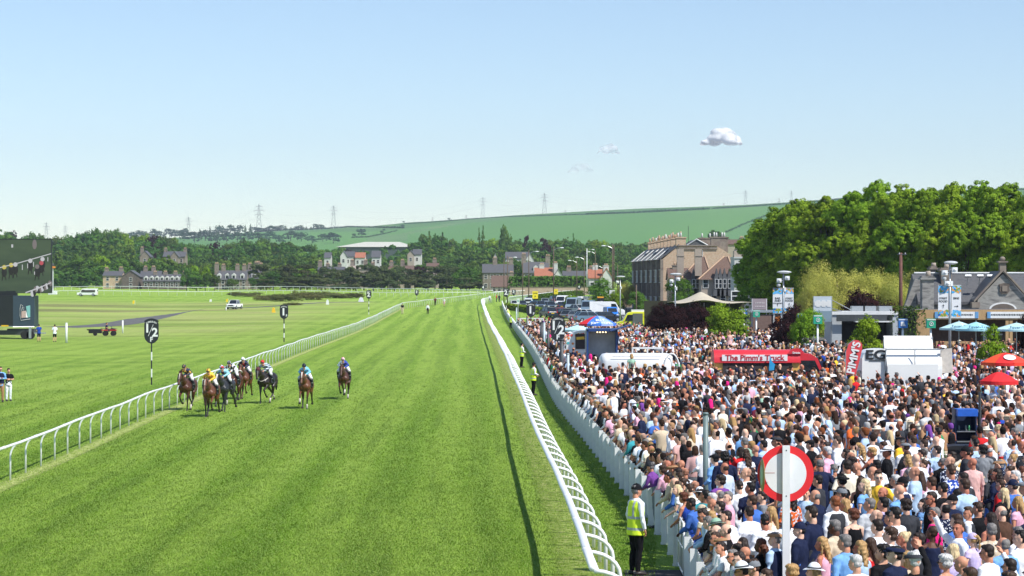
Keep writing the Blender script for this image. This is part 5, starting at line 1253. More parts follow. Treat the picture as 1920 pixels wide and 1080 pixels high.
def house(px0,px1,pyb,pye,pyr,Y,label,wall=STONEF,roof=SLATE,rz=0,depth=8,gable='x',chim=(),nwin=3,rows=2,name='house',cat='house',dorm=0,hip=0.0,winw=1.1,cheight=1.6,wmat=None,grp=None):
 """gabled house whose front spans px0..px1; eaves at pye, ridge at pyr"""
 xc = (X(px0,Y) + X(px1,Y)) / 2; w = (px1 - px0) * Y / F / max(.3,math.cos(rz)) ; z0 = float(g(xc,Y)) - .1; he = Zp(pye,Y) - z0; hr = Zp(pyr,Y) - z0
 t = thing(name,label,cat,(xc,Y + depth / 2,z0),rz,grp); m = MB(); d = depth
 if gable == 'x':   # ridge along x
  m.prism([(-d / 2,0),(d / 2,0),(d / 2,he),(0,hr if not hip else he),(-d / 2,he)],-w / 2,w / 2,'x'); m.build('wall',wall,t)
  r = MB(); o = .35; s = (hr - he) / (d / 2); hx = hip * w
  r.add([(-w / 2 - .2,-d / 2 - o,he - s * o),(w / 2 + .2,-d / 2 - o,he - s * o),(w / 2 + .2 - hx,0,hr),(-w / 2 - .2 + hx,0,hr),(-w / 2 - .2,d / 2 + o,he - s * o),(w / 2 + .2,d / 2 + o,he - s * o),
    (-w / 2 - .2,-d / 2 - o,he - s * o + .22),(w / 2 + .2,-d / 2 - o,he - s * o + .22),(w / 2 + .2 - hx,0,hr + .24),(-w / 2 - .2 + hx,0,hr + .24),(-w / 2 - .2,d / 2 + o,he - s * o + .22),(w / 2 + .2,d / 2 + o,he - s * o + .22)],
    [(0,1,2,3),(3,2,5,4),(6,9,8,7),(9,10,11,8),(0,6,7,1),(4,5,11,10),(0,3,9,6),(3,4,10,9),(1,7,8,2),(2,8,11,5)])
  r.build('roof',roof,t)
 else:              # gable faces the camera
  m.prism([(-w / 2,0),(w / 2,0),(w / 2,he),(0,hr),(-w / 2,he)],-d / 2,d / 2,'y'); m.build('wall',wall,t)
  r = MB(); o = .35; s = (hr - he) / (w / 2)
  r.prism([(-w / 2 - o,he - s * o + .02),(0,hr + .02),(w / 2 + o,he - s * o + .02),(w / 2 + o,he - s * o + .24),(0,hr + .26),(-w / 2 - o,he - s * o + .24)],-d / 2 - .22,d / 2 + .2,'y'); r.build('roof',roof,t)
 for cx,top in chim:
  q = MB(); zt = hr + top; yy = 0; q.box((cx * w / 2,yy,(hr * .8 + zt) / 2),(1.5,.9,zt - hr * .8)); q.box((cx * w / 2,yy,zt + .07),(1.7,1.1,.16)); c_ = q.build('chimney',STONEF if wall is not HARL else HARL,t)
  for k in (-.4,0,.4):p = MB(); p.tube([(cx * w / 2 + k,yy,zt + .12),(cx * w / 2 + k,yy,zt + .7)],[.17,.13],8); p.build('chimney_pot',CLAY,c_,smooth=True)
 for rr in range(rows):
  for k in range(nwin):
   wx = -w / 2 + w * (k + .5) / nwin; wz = he * (rr + .58) / rows
   window(t,(wx,-d / 2 - .03,wz),winw,1.6,0)
 for k in range(dorm):
  wx = -w / 2 + w * (k + .5) / dorm; y_ = -d / 2 + .3; q = MB(); hh_ = (hr - he) * .55
  q.prism([(-.75,he - .1),(.75,he - .1),(.75,he + hh_),(0,he + hh_ + .6),(-.75,he + hh_)],y_,y_ + 2.2,'y'); q.xf(Matrix.Translation((wx,0,0))); dd = q.build('dormer',wmat or HARL,t); q = MB(); q.box((wx,y_ - .03,he + hh_ * .55),(.8,.06,1.0)); q.build('pane',GLASS,dd)
 return t
# --- houses under the wooded belt
house(193,228,547,517,509,838,'low sandstone house with two chimneys at the wood edge',chim=((-.8,1),(.75,1.2)),nwin=2,wall=STONE)
house(228,262,547,519,508,835,'dark gabled stone hall beside the glazed link',gable='y',chim=(),nwin=1,wall=STONED)
house(262,300,547,519,509,842,'slate roofed building with glass link and chimney',chim=((-.6,1.5),(.2,1.5)),nwin=4,wall=STONED,rows=1)
for i,(a,b) in enumerate(((268,289),(289,308),(308,327),(327,344))):
 house(a,b,548,527,515,830,('first','second','third','last')[i] + ' house of the grey terrace with white dormers',chim=((.9,.8),),nwin=2,rows=1,dorm=2,wall=STONED,grp='grey terrace with white dormers')
house(262,281,500,481,471,1040,'small gabled villa end peeping out of the wood',gable='y',chim=((-.8,1.5),),nwin=1,wall=STONEF)
house(306,347,500,481,472,1035,'slate roofed villa with two tall chimneys up in the wood',chim=((-.9,1.3),(.9,1.3)),nwin=3,wall=STONEF)
house(320,334,500,481,472,1028,'gable wing in front of the villa up in the wood',gable='y',chim=(),nwin=1,wall=STONEF)
house(403,433,547,524,508,828,'villa with steep slate roof and tall left chimney',chim=((-.95,2.5),(-.1,2)),nwin=3,dorm=2,wall=STONEF,hip=.2)
house(430,462,547,524,508,826,'middle part of the villa row with pale dormers',chim=((-.2,2),(.6,2)),nwin=3,dorm=2,wall=STONEF)
house(460,490,547,522,506,834,'right part of the villa row with crowded chimneys',chim=((-.6,2),(.2,2.5),(.8,2)),nwin=3,dorm=1,wall=STONEF)
house(480,506,540,513,505,850,'grey slate cottage right of the villa row',chim=((-.8,2.5),),nwin=2,wall=STONEF)
house(596,645,520,506,501,845,'long low slate roof with stone gables above the pines',chim=((-.9,2),(-.3,1),(.6,1)),nwin=5,wall=STONEF,rows=1)
house(655,700,520,504,499,850,'pale chimneyed roof line above the pines',chim=((-.8,2),(.3,2),(.9,1)),nwin=3,wall=CREAMW,rows=1,roof=CREAMW)
house(728,775,520,506,499,848,'cottage roofs with clay chimneys above the pines',chim=((-.8,1.5),(.1,2)),nwin=3,wall=CREAMW,rows=1,roof=TILEB)
house(800,822,520,500,494,850,'small pink roof peeping above the pines',chim=((.3,1.5),),nwin=1,wall=CREAMW,rows=1,roof=TILEB)
house(608,620,500,483,474,985,'slim grey roofed house beside the white gables',wall=HARL,nwin=1,chim=())
house(638,650,500,480,471,985,'white gabled house with grey roof under the warehouse',wall=HARL,gable='y',nwin=1,chim=())
house(648,664,500,481,472,990,'grey roof joined to the white gabled house',wall=HARL,nwin=2,chim=())
house(666,684,500,483,474,988,'white house with orange roof under the warehouse',wall=HARL,roof=TILER,nwin=2,chim=())
house(697,713,500,482,471,992,'grey roofed house half behind trees near the orange roof',wall=HARL,nwin=2,chim=())
house(764,776,495,477,470,995,'yellowish gabled house near the warehouse gable',wall=CREAMW,gable='y',nwin=1,chim=())
house(774,790,495,477,468,1000,'grey roof with orange ridge near the warehouse gable',wall=HARL,nwin=1,chim=())
house(926,932,495,483,475,930,'sliver of white gable left of the dark roofed house',wall=HARL,gable='y',nwin=1,chim=())
house(948,992,500,484,473,905,'white house with long dark slate roof',wall=HARL,nwin=3,chim=())
house(986,1001,505,487,475,895,'bright white gable wing of the dark roofed house',wall=HARL,gable='y',nwin=1,chim=())
house(905,962,547,511,496,760,'long grey slate house with white dormers by the lamps',wall=STONEF,nwin=5,dorm=0,chim=((-.2,2),(.85,1.8)),rows=2)
house(922,960,550,537,518,720,'brown tiled roof with skylights close to the bend',wall=CREAMW,roof=TILEB,nwin=4,rows=1,chim=((.95,1),))
house(981,1028,540,511,492,740,'big grey roofed house with white dormer behind the hedge',wall=STONEF,nwin=4,dorm=1,chim=((-.95,2.5),(.98,2.0)),rows=2)
house(1003,1036,545,519,503,700,'low orange tiled roof behind the long hedge',wall=HARL,roof=TILER,nwin=2,rows=1,chim=((-.2,1),))
house(1038,1056,545,519,505,698,'small white gable with big white chimney behind the hedge',wall=HARL,gable='y',nwin=1,rows=1,chim=((-.6,1.8),),roof=SLATE)
house(1056,1112,545,521,509,715,'low dark slate building with white cupola',wall=STONEF,nwin=4,rows=1,chim=((-.6,1.2),(.9,1.2)))
house(1104,1130,552,521,506,640,'orange roofed part of the white cottage',wall=HARL,roof=TILER,nwin=2,rows=1,chim=((.0,1.2),))
house(1126,1149,552,522,504,636,'white gable end of the orange roofed cottage',wall=HARL,gable='y',nwin=1,rows=1,chim=((.0,.8),),roof=TILER)
house(1365,1398,470,458,450,700,'brown tiled house seen over the flats',wall=CREAMW,roof=TILEB,nwin=2,rows=1,chim=((.7,.6),))
Yb = 1500; t = thing('warehouse','long pale warehouse roof among the trees below the hill','warehouse',(X(705,Yb),Yb + 20,float(g(X(705,Yb),Yb))))
z0 = t.location.z; m = MB(); w = 140 * Yb / F; he = Zp(463,Yb) - z0; hr = Zp(452.5,Yb) - z0; m.box((0,0,he / 2),(w,40,he)); m.build('wall',pm('warehouse_wall',(.05,.07,.07),.7,.1,1),t)
m = MB(); m.add([(-w / 2 - 2,-21,he),(w / 2 + 2,-21,he),(w / 2 - 10,0,hr),(-w / 2 + 16,0,hr),(-w / 2 - 2,21,he),(w / 2 + 2,21,he)],[(0,1,2,3),(3,2,5,4),(0,3,4),(1,5,2),(0,4,5,1)]); m.build('roof',pm('warehouse_roof',(.55,.54,.46),.6,.05,1),t)
# --- pink wall below the hedge
m = MB(); m.box((X(1030,630),632,float(g(0,632)) + 1.0),(148 * 630 / F,.5,2.3)); o = m.build('wall_body',PINKW); t = thing('garden_wall','long pinkish stone wall under the dark hedge','wall',(0,0,0)); o.parent = t; m = MB(); m.box((X(1030,630),632,float(g(0,632)) + 2.2),(148 * 630 / F + .2,.7,.14)); m.build('coping',STONEF,t)
m = MB(); xa = X(1140,470); m.box((xa + 3,472,float(g(xa,472)) + .8),(16,.5,2.0)); o = m.build('wall_body',STONE); t = thing('garden_wall','low rubble wall behind the vans before the stone terrace','wall',(0,0,0)); o.parent = t; m = MB(); m.box((xa + 3,472,float(g(xa,472)) + 1.85),(16.2,.62,.12)); m.build('coping',STONEF,t)
# --- the stone terrace on the right of the bend
def terrace():
 Y = 400.0; k = Y / F; z0 = float(g(25,Y)) - .2; xg0,xg1 = X(1241,Y),X(1371,Y)       # gable corner nearest the street, far corner
 t = thing('stone_terrace','tall Victorian stone terrace with bay windows and crowded chimneys','building',(xg0,Y,z0)); W = xg1 - xg0
 Z = lambda py:Zp(py,Y) - z0
 L = 52.0; sl = (X(1187,Y + L) - xg0) / L           # street front runs away behind and outwards
 he = Z(486); hm = Z(461)
 m = MB()   # gable wall body
 prof = [(0,0),(W,0),(W,Z(478)),(W - 1.2,Z(470)),(W * .78,hm),(W * .24,hm),(.1,he),(0,he)]
 n = len(prof); vs = [(x,0,z) for x,z in prof] + [(x + sl * L,L,z) for x,z in prof]
 m.add(vs,[tuple(range(n)),tuple(range(2 * n - 1,n - 1,-1))] + [(i,i + n,(i + 1) % n + n,(i + 1) % n) for i in range(n)]); m.build('wall',STONE,t)
 m = MB(); q = sl * .5   # mansard slope and flat roof
 m.add([(-.25,-.12,he),(W * .25,-.12,hm + .1),(W * .25 + sl * L,L,hm + .1),(-.25 + sl * L,L,he),(-.25,-.12,he + .25),(W * .25,-.12,hm + .35),(W * .25 + sl * L,L,hm + .35),(-.25 + sl * L,L,he + .25)],[(0,1,2,3),(4,7,6,5),(0,4,5,1),(3,2,6,7),(0,3,7,4),(1,5,6,2)]); m.build('roof',SLATE,t)
 m = MB(); m.box((W * .52,-.06,hm - .45),(W * .56,.3,.35)); m.box((W * .52,-.1,hm + .05),(W * .58,.4,.18)); m.build('cornice',STONEF,t)
 m = MB(); m.add([(W * .38,-.1,hm + .1),(W * .64,-.1,hm + .1),(W * .50,-.1,Z(449)),(W * .38 + sl * 9,9,hm + .1),(W * .64 + sl * 9,9,hm + .1),(W * .5 + sl * 9,9,Z(449))],[(0,1,2),(5,4,3),(0,2,5,3),(2,1,4,5),(1,0,3,4)]); o = m.build('attic_gable',SLATE,t)
 m = MB(); m.tube([(W * .36,-.16,hm + .1),(W * .5,-.16,Z(448.4)),(W * .66,-.16,hm + .1)],.13,6); m.build('ridge_trim',LEAD,o)
 window(t,(W * .55,-.05,Z(476)),1.0,1.5,0)
 for i in range(9):       # chimney stacks stepping back along the party walls
  y = 1.0 + i * 5.6; cx = W * .28 + sl * y; top = Z(446.5 + (i * .2)); w_ = 1.5 if i else 1.7
  q = MB(); q.box((cx,y,(hm + top) / 2),(2.2 if i else 1.7,1.0 if i else 2.2,top - hm)); q.box((cx,y,top + .1),(2.45 if i else 1.95,1.25 if i else 2.45,.22)); c = q.build('chimney',STONE,t,fix=False)
  for s in range(4):p = MB(); a = (s - 1.5) * .48; p.tube([(cx + (a if i else .0),y + (a if not i else 0),top + .2),(cx + (a if i else 0),y + (a if not i else 0),top + .2 + (.75,1.0,.6,.9)[(s + i) % 4])],[.17,.13],8); p.build('chimney_pot',CLAY if (s + i) % 3 else HARL,c,smooth=True)
 for cx,y in ((W * .82,1.2),(W * .87,3.4),(W * .70,9)):
  q = MB(); top = Z(446); q.box((cx,y,(hm - 1 + top) / 2),(2.6,1.3,top - hm + 1)); q.box((cx,y,top + .1),(2.9,1.5,.22)); c = q.build('chimney',STONEF,t)
  for s in (-1,1):p = MB(); p.tube([(cx + s * .7,y,top + .2),(cx + s * .7,y,top + 1)],[.17,.13],8); p.build('chimney_pot',HARL,c,smooth=True)
 # street front (faces -x): bays; the dark stone paints in this side's shade
 a = math.atan2(-sl,1); rzf = a - PI / 2
 for i in range(6):
  y = 3.2 + i * 8.4; base = Vector((sl * y,y,0)); R = Matrix.Translation(base) @ Matrix.Rotation(a,4,'Z')
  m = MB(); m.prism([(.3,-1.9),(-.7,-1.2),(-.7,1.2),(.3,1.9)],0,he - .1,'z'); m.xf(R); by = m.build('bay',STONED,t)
  m = MB(); m.add([(-.9,-1.6,he - .1),(-.9,1.6,he - .1),(.6,2.1,he - .1),(.6,-2.1,he - .1),(1.6,0,he + 1.9)],[(0,1,4),(1,2,4),(3,0,4),(2,3,4),(0,3,2,1)]); m.xf(R); m.build('bay_roof',SLATE,by)
  m = MB()
  for p in ((-.9,-1.6,he),(-.9,1.6,he)):m.tube([Vector(p),Vector((1.6,0,he + 2.0))],.06,5)
  m.tube([(-.95,-1.65,he),(-.95,1.65,he)],.075,5); m.xf(R); m.build('bay_trim',FRAME,by)
  for z in (he * .22,he * .70):
   for yy,xx,rr in ((-.55,-.73,0),(.55,-.73,0)):window(t,R @ Vector((xx,yy,z)),.85,2.3,a - PI / 2)
   window(t,R @ Vector((-.18,-1.58,z)),.8,2.3,a - PI / 2 + .62)
  for z in (he * .22,he * .70):window(t,R @ Vector((-.03,4.2,z)),1.0,2.3,a - PI / 2)
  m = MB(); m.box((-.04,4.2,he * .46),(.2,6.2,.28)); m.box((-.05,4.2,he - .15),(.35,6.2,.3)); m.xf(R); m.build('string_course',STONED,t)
 m = MB(); m.box((-.02,-.04,he / 2),(.5,.4,he)); m.build('quoin',STONEF,t)
 m = MB(); m.box((0,0,.5),(W * .1,.1,.1)); m.tube([(W * .40,3,hm),(W * .40,3,hm + 3.6)],.05,5); m.build('aerial',DARKM,t)
 m = MB(); m.box((W * .5,.6,Z(470)),(.1,.1,.1))
terrace()
# --- brown tiled houses in front of it
def tile_house(px0,px1,pxr,Y,label,narrow):
 k = Y / F; z0 = float(g(X(px0,Y),Y)); Z = lambda p:Zp(p,Y) - z0; t = thing('tiled_house',label,'house',(X(px0,Y),Y,z0)); w = (px1 - px0) * k; r = (pxr - px0) * k; he = Z(523); hr = Z(481)
 m = MB(); m.box((w / 2,4,he / 2),(w,8,he)); m.build('wall',CREAMW,t)
 m = MB(); m.add([(-.5,-.5,he - .1),(w + .3,-.5,he - .1),(r + .6,4,hr),(r,4,hr),(-.5,8.4,he - .1),(w + .3,8.4,he - .1)],[(0,1,2,3),(3,2,5,4),(0,3,4),(1,5,2),(0,4,5,1)]); rf = m.build('roof',TILEB,t)
 m = MB(); m.tube([(-.5,-.55,he - .02),(r,4,hr + .08)],.13,6); m.tube([(w + .3,-.55,he - .02),(r + .6,4,hr + .08)],.13,6); m.build('hip_tile',CLAY,rf)
 m = MB(); m.box((-.1,5,(he + hr) / 2 + .9),(1.1,1.1,hr - he + .8)); m.box((-.1,5,hr + .2),(1.3,1.3,.2)); c = m.build('chimney',CREAMW,t)
 for s in (-.25,.25):p = MB(); p.tube([(-.1 + s,5,hr + .25),(-.1 + s,5,hr + 1.1)],.15,8); p.build('chimney_pot',DARKM,c,smooth=True)
 for x in narrow:          # steep slate dormers that run down the wall
  x = (x - px0) * k; m = MB(); m.prism([(-.55,Z(555)),(.55,Z(555)),(.45,Z(525)),(0,Z(503)),(-.45,Z(525))],-.75,.3,'y'); m.xf(Matrix.Translation((x,0,0))); d = m.build('slate_dormer',SLATE,t); window(d,(x,-.8,Z(532)),.55,1.5,0)
 for x in ((px0 + px1) / 2 + 2,px0 + 8):window(t,((x - px0) * k,-.05,Z(532)),.9,1.4,0)
 for x in np.linspace(.12,.9,4):window(t,(w * x,-.05,Z(560)),.9,1.2,0)
 m = MB(); m.tube([(w * .45,-.08,0),(w * .45,-.08,he)],.06,6); m.build('downpipe',DARKM,t)
tile_house(1281,1332,1318,372,'brown tiled house with two narrow slate dormers by the gable',(1300,1307))
tile_house(1315,1378,1362,366,'larger brown tiled house with four narrow slate dormers',(1343,1350,1358,1367))
house(1255,1296,580,523,505,380,'low tiled lean-to between the terrace and the dormer house',wall=STONE,roof=TILEB,nwin=2,rows=2,chim=((-.2,.6),),depth=6)
def flats():
 Y = 340.0; k = Y / F; z0 = float(g(30,Y)); Z = lambda p:Zp(p,Y) - z0; t = thing('apartment_block','modern white and grey flats with glass balcony','building',(X(1377,Y),Y,z0)); w = 40 * k
 m = MB(); m.box((w * .18,3,Z(484) / 2),(w * .36,6,Z(484))); m.build('wall',HARL,t); m = MB(); m.box((w * .5,4,Z(494) / 2),(w * .9,6,Z(494))); m.build('grey_wall',pm('grey_cladding',(.10,.115,.13),.6,.06,2),t)
 m = MB(); m.box((w * .2,-.02,Z(502)),(w * .24,.3,17 * k)); b = m.build('balcony',GLASS,t); m = MB(); m.box((w * .2,-.2,Z(517)),(w * .28,.08,14 * k)); m.build('glass_rail',pm('balcony_glass',(.20,.26,.27),.1,.05,2),b)
 m = MB(); m.box((w * .18,3,Z(483)),(w * .40,6.3,.22)); m.box((w * .2,-.2,Z(525)),(w * .34,.5,.2)); m.build('roof_edge',LEAD,t)
 m = MB(); m.box((w * .3,3,Z(480)),(1.6,1.6,1.6)); c = m.build('chimney',CREAMW,t)
 for s in (-.5,0,.5):p = MB(); p.tube([(w * .3 + s,3,Z(475)),(w * .3 + s,3,Z(467))],.18,8); p.build('chimney_pot',DARKM,c,smooth=True)
 window(t,(w * .18,-.05,Z(555)),2.2,1.6,0)
flats()
# --- stone gable house at the end of the enclosure
def gable_house():
 Y = 200.0; k = Y / F; x0 = X(1880,Y); z0 = 0; Z = lambda p:Zp(p,Y); t = thing('stone_house','grey stone house with finialled gable and twin tall chimneys','house',(x0,Y,0))
 hw = 47 * k; he = Z(562); ha = Z(509)
 m = MB(); m.prism([(-hw,0),(hw,0),(hw,he),(0,ha - .2),(-hw,he)],0,3.2,'y'); m.build('gable_wall',STONEG,t)
 m = MB(); m.box((-hw + 28 * k - 64 * k,6.3,he * .5),(78 * k,6,he)); m.box((hw + 2.0,6.3,he * .5),(8,6,he)); m.build('wall',STONEG,t)
 m = MB(); L0 = (1733 - 1880) * k; m.prism([(3.0,he - .2),(6.2,Z(513)),(9.6,he - .2),(9.6,he - .45),(3.0,he - .45)],L0,4.5,'x'); m.build('roof',SLATE,t)
 m = MB(); m.prism([(-hw - .35,he - .25),(0,ha + .05),(hw + .35,he - .25),(hw + .35,he - .05),(0,ha + .27),(-hw - .35,he - .05)],-.25,.3,'y'); m.box((-hw - .2,.1,he - .45),(.7,.7,.5)); m.build('gable_coping',STONEF,t)
 m = MB(); m.prism([(-hw - .1,he - .3),(0,ha - .1),(hw + .1,he - .3),(hw + .1,he - .15),(0,ha + .05),(-hw - .1,he - .15)],.3,5.0,'y'); m.build('gable_roof',SLATE,t)
 m = MB(); m.box((0,.1,ha + .35),(.55,.55,.9)); m.box((0,.1,ha + .85),(.85,.85,.14)); m.ell((0,.1,ha + 1.08),(.26,.26,.24),12,8); m.build('finial',STONEF,t)
 m = MB(); m.prism([(-.45,-.2),(-.25,-.45),(.25,-.45),(.45,-.2),(.38,.1),(.48,.38),(0,.50),(-.48,.38),(-.38,.1)],-.14,0,'y'); m.xf(Matrix.Translation((.15,0,Z(541)))); s = m.build('carved_shield',STONED,t); m = MB(); m.box((.15,-.18,Z(541)),(.45,.05,.5)); m.build('carving',STONEF,s)
 m = MB(); n = 16; q = [(math.cos(PI * i / n) * 26 * k,Z(580) + math.sin(PI * i / n) * 13 * k) for i in range(n + 1)]; m.prism(q,-.12,.05,'y'); m.build('arch_trim',FRAME,t); m = MB(); m.prism([(x * .86,Z(580) + (z - Z(580)) * .84 - .02) for x,z in q],-.16,.0,'y'); m.build('arch_window',STONED,t)
 for px,pt,y,w,pot,mt in ((1744,524,1.5,22,508,STONEG),(1795,508,5.5,20,501,STONEF),(1780,505,8,9,494,STONEF)):
  cx = (px - 1880) * k; yy = y; top = Zp(pt,Y + y); m = MB(); m.box((cx,yy,top / 2),(w * k,1.1,top)); m.box((cx,yy,top + .07),(w * k + .35,1.4,.16)); m.box((cx,yy,top + .22),(w * k + .1,1.2,.14)); c = m.build('chimney',mt,t,fix=False); p = MB(); ph = Zp(pot,Y + y); p.tube([(cx + .1,yy,top + .25),(cx + .1,yy,max(ph,top + .6))],[.24,.2],10); p.build('chimney_pot',CREAMW,c,smooth=True)
 m = MB(); m.tube([(L0 + .2,6.2,Z(513) + .06),(4.5,6.2,Z(513) + .06)],.12,6); m.build('ridge',LEAD,t)
 m = MB(); m.prism([(0,0),(3.4,0),(3.2,.5),(1.6,2.8),(1.1,2.9)],0,.5,'y'); m.xf(Matrix.Translation((L0 - 1.2,4,Z(580) - .2))); m.build('scroll_wall',STONEG,t)
 for px in (1828,1851,1870):m = MB(); x = (px - 1880) * k; m.tube([(x,3.6,he + 1.2),(x,3.2,he + 2.0)],.03,5); m.box((x,3.0,he + 2.1),(.55,.25,.18),rx=-.5); m.build('floodlight',GREYM,t)
gable_house()
# ---------------------------------------------------------------- stalls, trailers and shelters in the enclosure
def box_thing(name,label,cat,px0,px1,pyt,Y,depth,parts,z0=0.0,rz=0):
 t = thing(name,label,cat,((X(px0,Y) + X(px1,Y)) / 2,Y + depth / 2,z0),rz); w = (px1 - px0) * Y / F; h = Zp(pyt,Y) - z0
 for nm,mat,boxes in parts:
  m = MB()
  for (cx,cy,cz,dx,dy,dz) in boxes:m.box((cx * w,cy * depth,cz * h),(dx * w,dy * depth,dz * h))
  m.build(nm,mat,t,fix=False)
 return t,w,h
def timber_stalls():
 Y = 176.0; t,w,h = box_thing('timber_stall','row of timber fronted food stalls with long printed signs','stall',1714,1990,580,Y,5,(
  ('fascia',WOODL,[(0,-.5,.90,1,.03,.19)]),('post',WOODL,[(-.445,-.5,.40,.10,.035,.80)]),('roof',pm('felt_roof',(.12,.12,.13),.9),[(0,0,.985,1,1,.02)]),
  ('back_wall',pm('brown_brick',(.16,.10,.08),.9,.15,5),[(0,.1,.40,.98,.02,.8)]),('side_wall',WOODL,[(-.495,0,.42,.008,.97,.82)]),('counter',WOODL,[(.05,-.46,.20,.80,.08,.40)])))
 for px in (1889,1895,1965):m = MB(); m.box((X(px,Y) - t.location.x,-2.45,h * .40),(.30,.16,h * .80)); m.build('post',WOODL,t)
 BL = pm('sign_blue_print',(.12,.3,.55),.5,.2,3)
 for a,b in ((1752,1834),(1850,1935)):
  m = MB(); x = (X(a,Y) + X(b,Y)) / 2 - t.location.x; ww = (b - a) * Y / F; m.box((x,-2.62,h * .895),(ww,.04,h * .12)); s = m.build('sign_board',WHITE,t)
  for e in (-1,1):m = MB(); m.box((x + e * ww * .46,-2.65,h * .895),(ww * .075,.03,h * .12)); m.build('printed_end',BL,s)
  m = MB()
  for i in range(22):m.box((x - ww * .40 + i * ww * .036,-2.65,h * .90),(ww * .022,.02,h * .022 + .02 * (i % 3)))
  m.build('lettering',DARKM,s)
 m = MB(); m.box((X(1871,Y) - t.location.x,-.1,h * .52),(1.6,.2,1.3)); m.build('menu_window',GLASS,t)
 m = MB(); m.box((X(1871,Y) - t.location.x,-.22,h * .52),(1.7,.06,.10)); m.box((X(1858,Y) - t.location.x,-.25,h * .45),(.3,.1,2.2)); m.build('window_frame',FRAME,t)
timber_stalls()
def grey_stall():
 Y = 190.0; GC = pm('grey_container',(.42,.45,.48),.5,.05,3); t,w,h = box_thing('food_stall','pale grey container stall with raised corrugated sign panel','stall',1558,1684,584,Y,4,(
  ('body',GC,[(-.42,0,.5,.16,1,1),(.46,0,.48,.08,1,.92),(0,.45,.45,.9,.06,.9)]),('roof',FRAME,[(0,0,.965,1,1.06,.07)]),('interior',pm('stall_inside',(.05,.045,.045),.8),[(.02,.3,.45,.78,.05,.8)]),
  ('awning',FRAME,[(.12,-.62,.78,.56,.3,.025)]),('counter',GREYM,[(.02,-.42,.28,.74,.12,.05),(.02,-.45,.14,.74,.03,.28)])))
 for cx in (-.05,.12,.36):m = MB(); m.box((cx * w,0,h + .22),(1.1,1.0,.42)); m.build('roof_vent',GREYM,t)
 m = MB(); x = (X(1525,Y) + X(1559,Y)) / 2 - t.location.x; sw = 34 * Y / F; zt = Zp(555.5,Y); zb = Zp(583,Y); m.box((x,-2.1,(zt + zb) / 2),(sw,.08,zt - zb)); s = m.build('sign_panel',pm('sign_pale',(.50,.56,.62),.5,.05,3),t)
 m = MB(); m.box((x,-2.1,zb - .45),(sw,.08,.9)); m.build('lower_panel',pm('sign_blue_grey',(.20,.28,.34),.5,.05,3),s)
 m = MB(); [m.box((x + sw * (-.40 + .1 * i),-2.16,(zt + zb) / 2),(.16,.03,.55 if i % 3 else .35)) for i in range(9)]; m.build('lettering',FRAME,s)
 m = MB(); m.tube([(x + sw / 2,-2.1,zt - .3),(x + sw / 2 + 2.0,-1.0,h)],.03,5); m.tube([(x + sw / 2,-2.1,zt - 1),(x + sw / 2 + 1.0,-1.0,h)],.03,5); m.tube([(x - sw / 2,-2.1,0),(x - sw / 2,-2.1,zt)],.05,6); m.tube([(x + sw / 2,-2.1,0),(x + sw / 2,-2.1,zt)],.05,6); m.build('strut',GREYM,t)
 m = MB(); m.box((x + 3.2,-2.5,Zp(596,Y)),(4.2,.12,.55)); m.build('dark_fascia',DARKM,t)
grey_stall()
def menu_stall():
 Y = 226.0; t,w,h = box_thing('food_stall','stall with pinkish menu board on its roof and orange door','stall',1408,1478,582,Y,3.5,(
  ('body',pm('brown_panel',(.16,.10,.08),.7),[(-.2,0,.45,.5,1,.85)]),('roof',GREYM,[(0,0,.97,1,1.1,.06)]),('end_wall',FRAME,[(.12,0,.45,.05,1,.9),(.32,0,.45,.05,1,.9)]),('orange_door',pm('orange_paint',(.85,.25,.02),.5),[(.22,-.45,.42,.14,.05,.84)]),('counter',GREYM,[(-.2,-.55,.34,.5,.1,.04)])))
 m = MB(); sw = 27 * Y / F; x = X(1424,Y) - t.location.x; zt,zb = Zp(560,Y),Zp(580.5,Y); m.box((x,-1.6,(zt + zb) / 2),(sw,.08,zt - zb)); s = m.build('menu_board',pm('menu_pink',(.32,.26,.28),.5,.05,2),t); m = MB()
 for r in range(2):
  for i in range(6):m.box((x - .35 + i * .16,-1.66,(zt + zb) / 2 + .12 - r * .35),(.10,.02,.12))
 m.build('lettering',pm('menu_text',(.6,.55,.55),.5),s); m = MB(); m.tube([(x - sw / 2,-1.6,0),(x - sw / 2,-1.6,zt)],.05,6); m.tube([(x + sw / 2,-1.6,0),(x + sw / 2,-1.6,zt)],.05,6); m.build('board_leg',FRAME,t)
menu_stall()
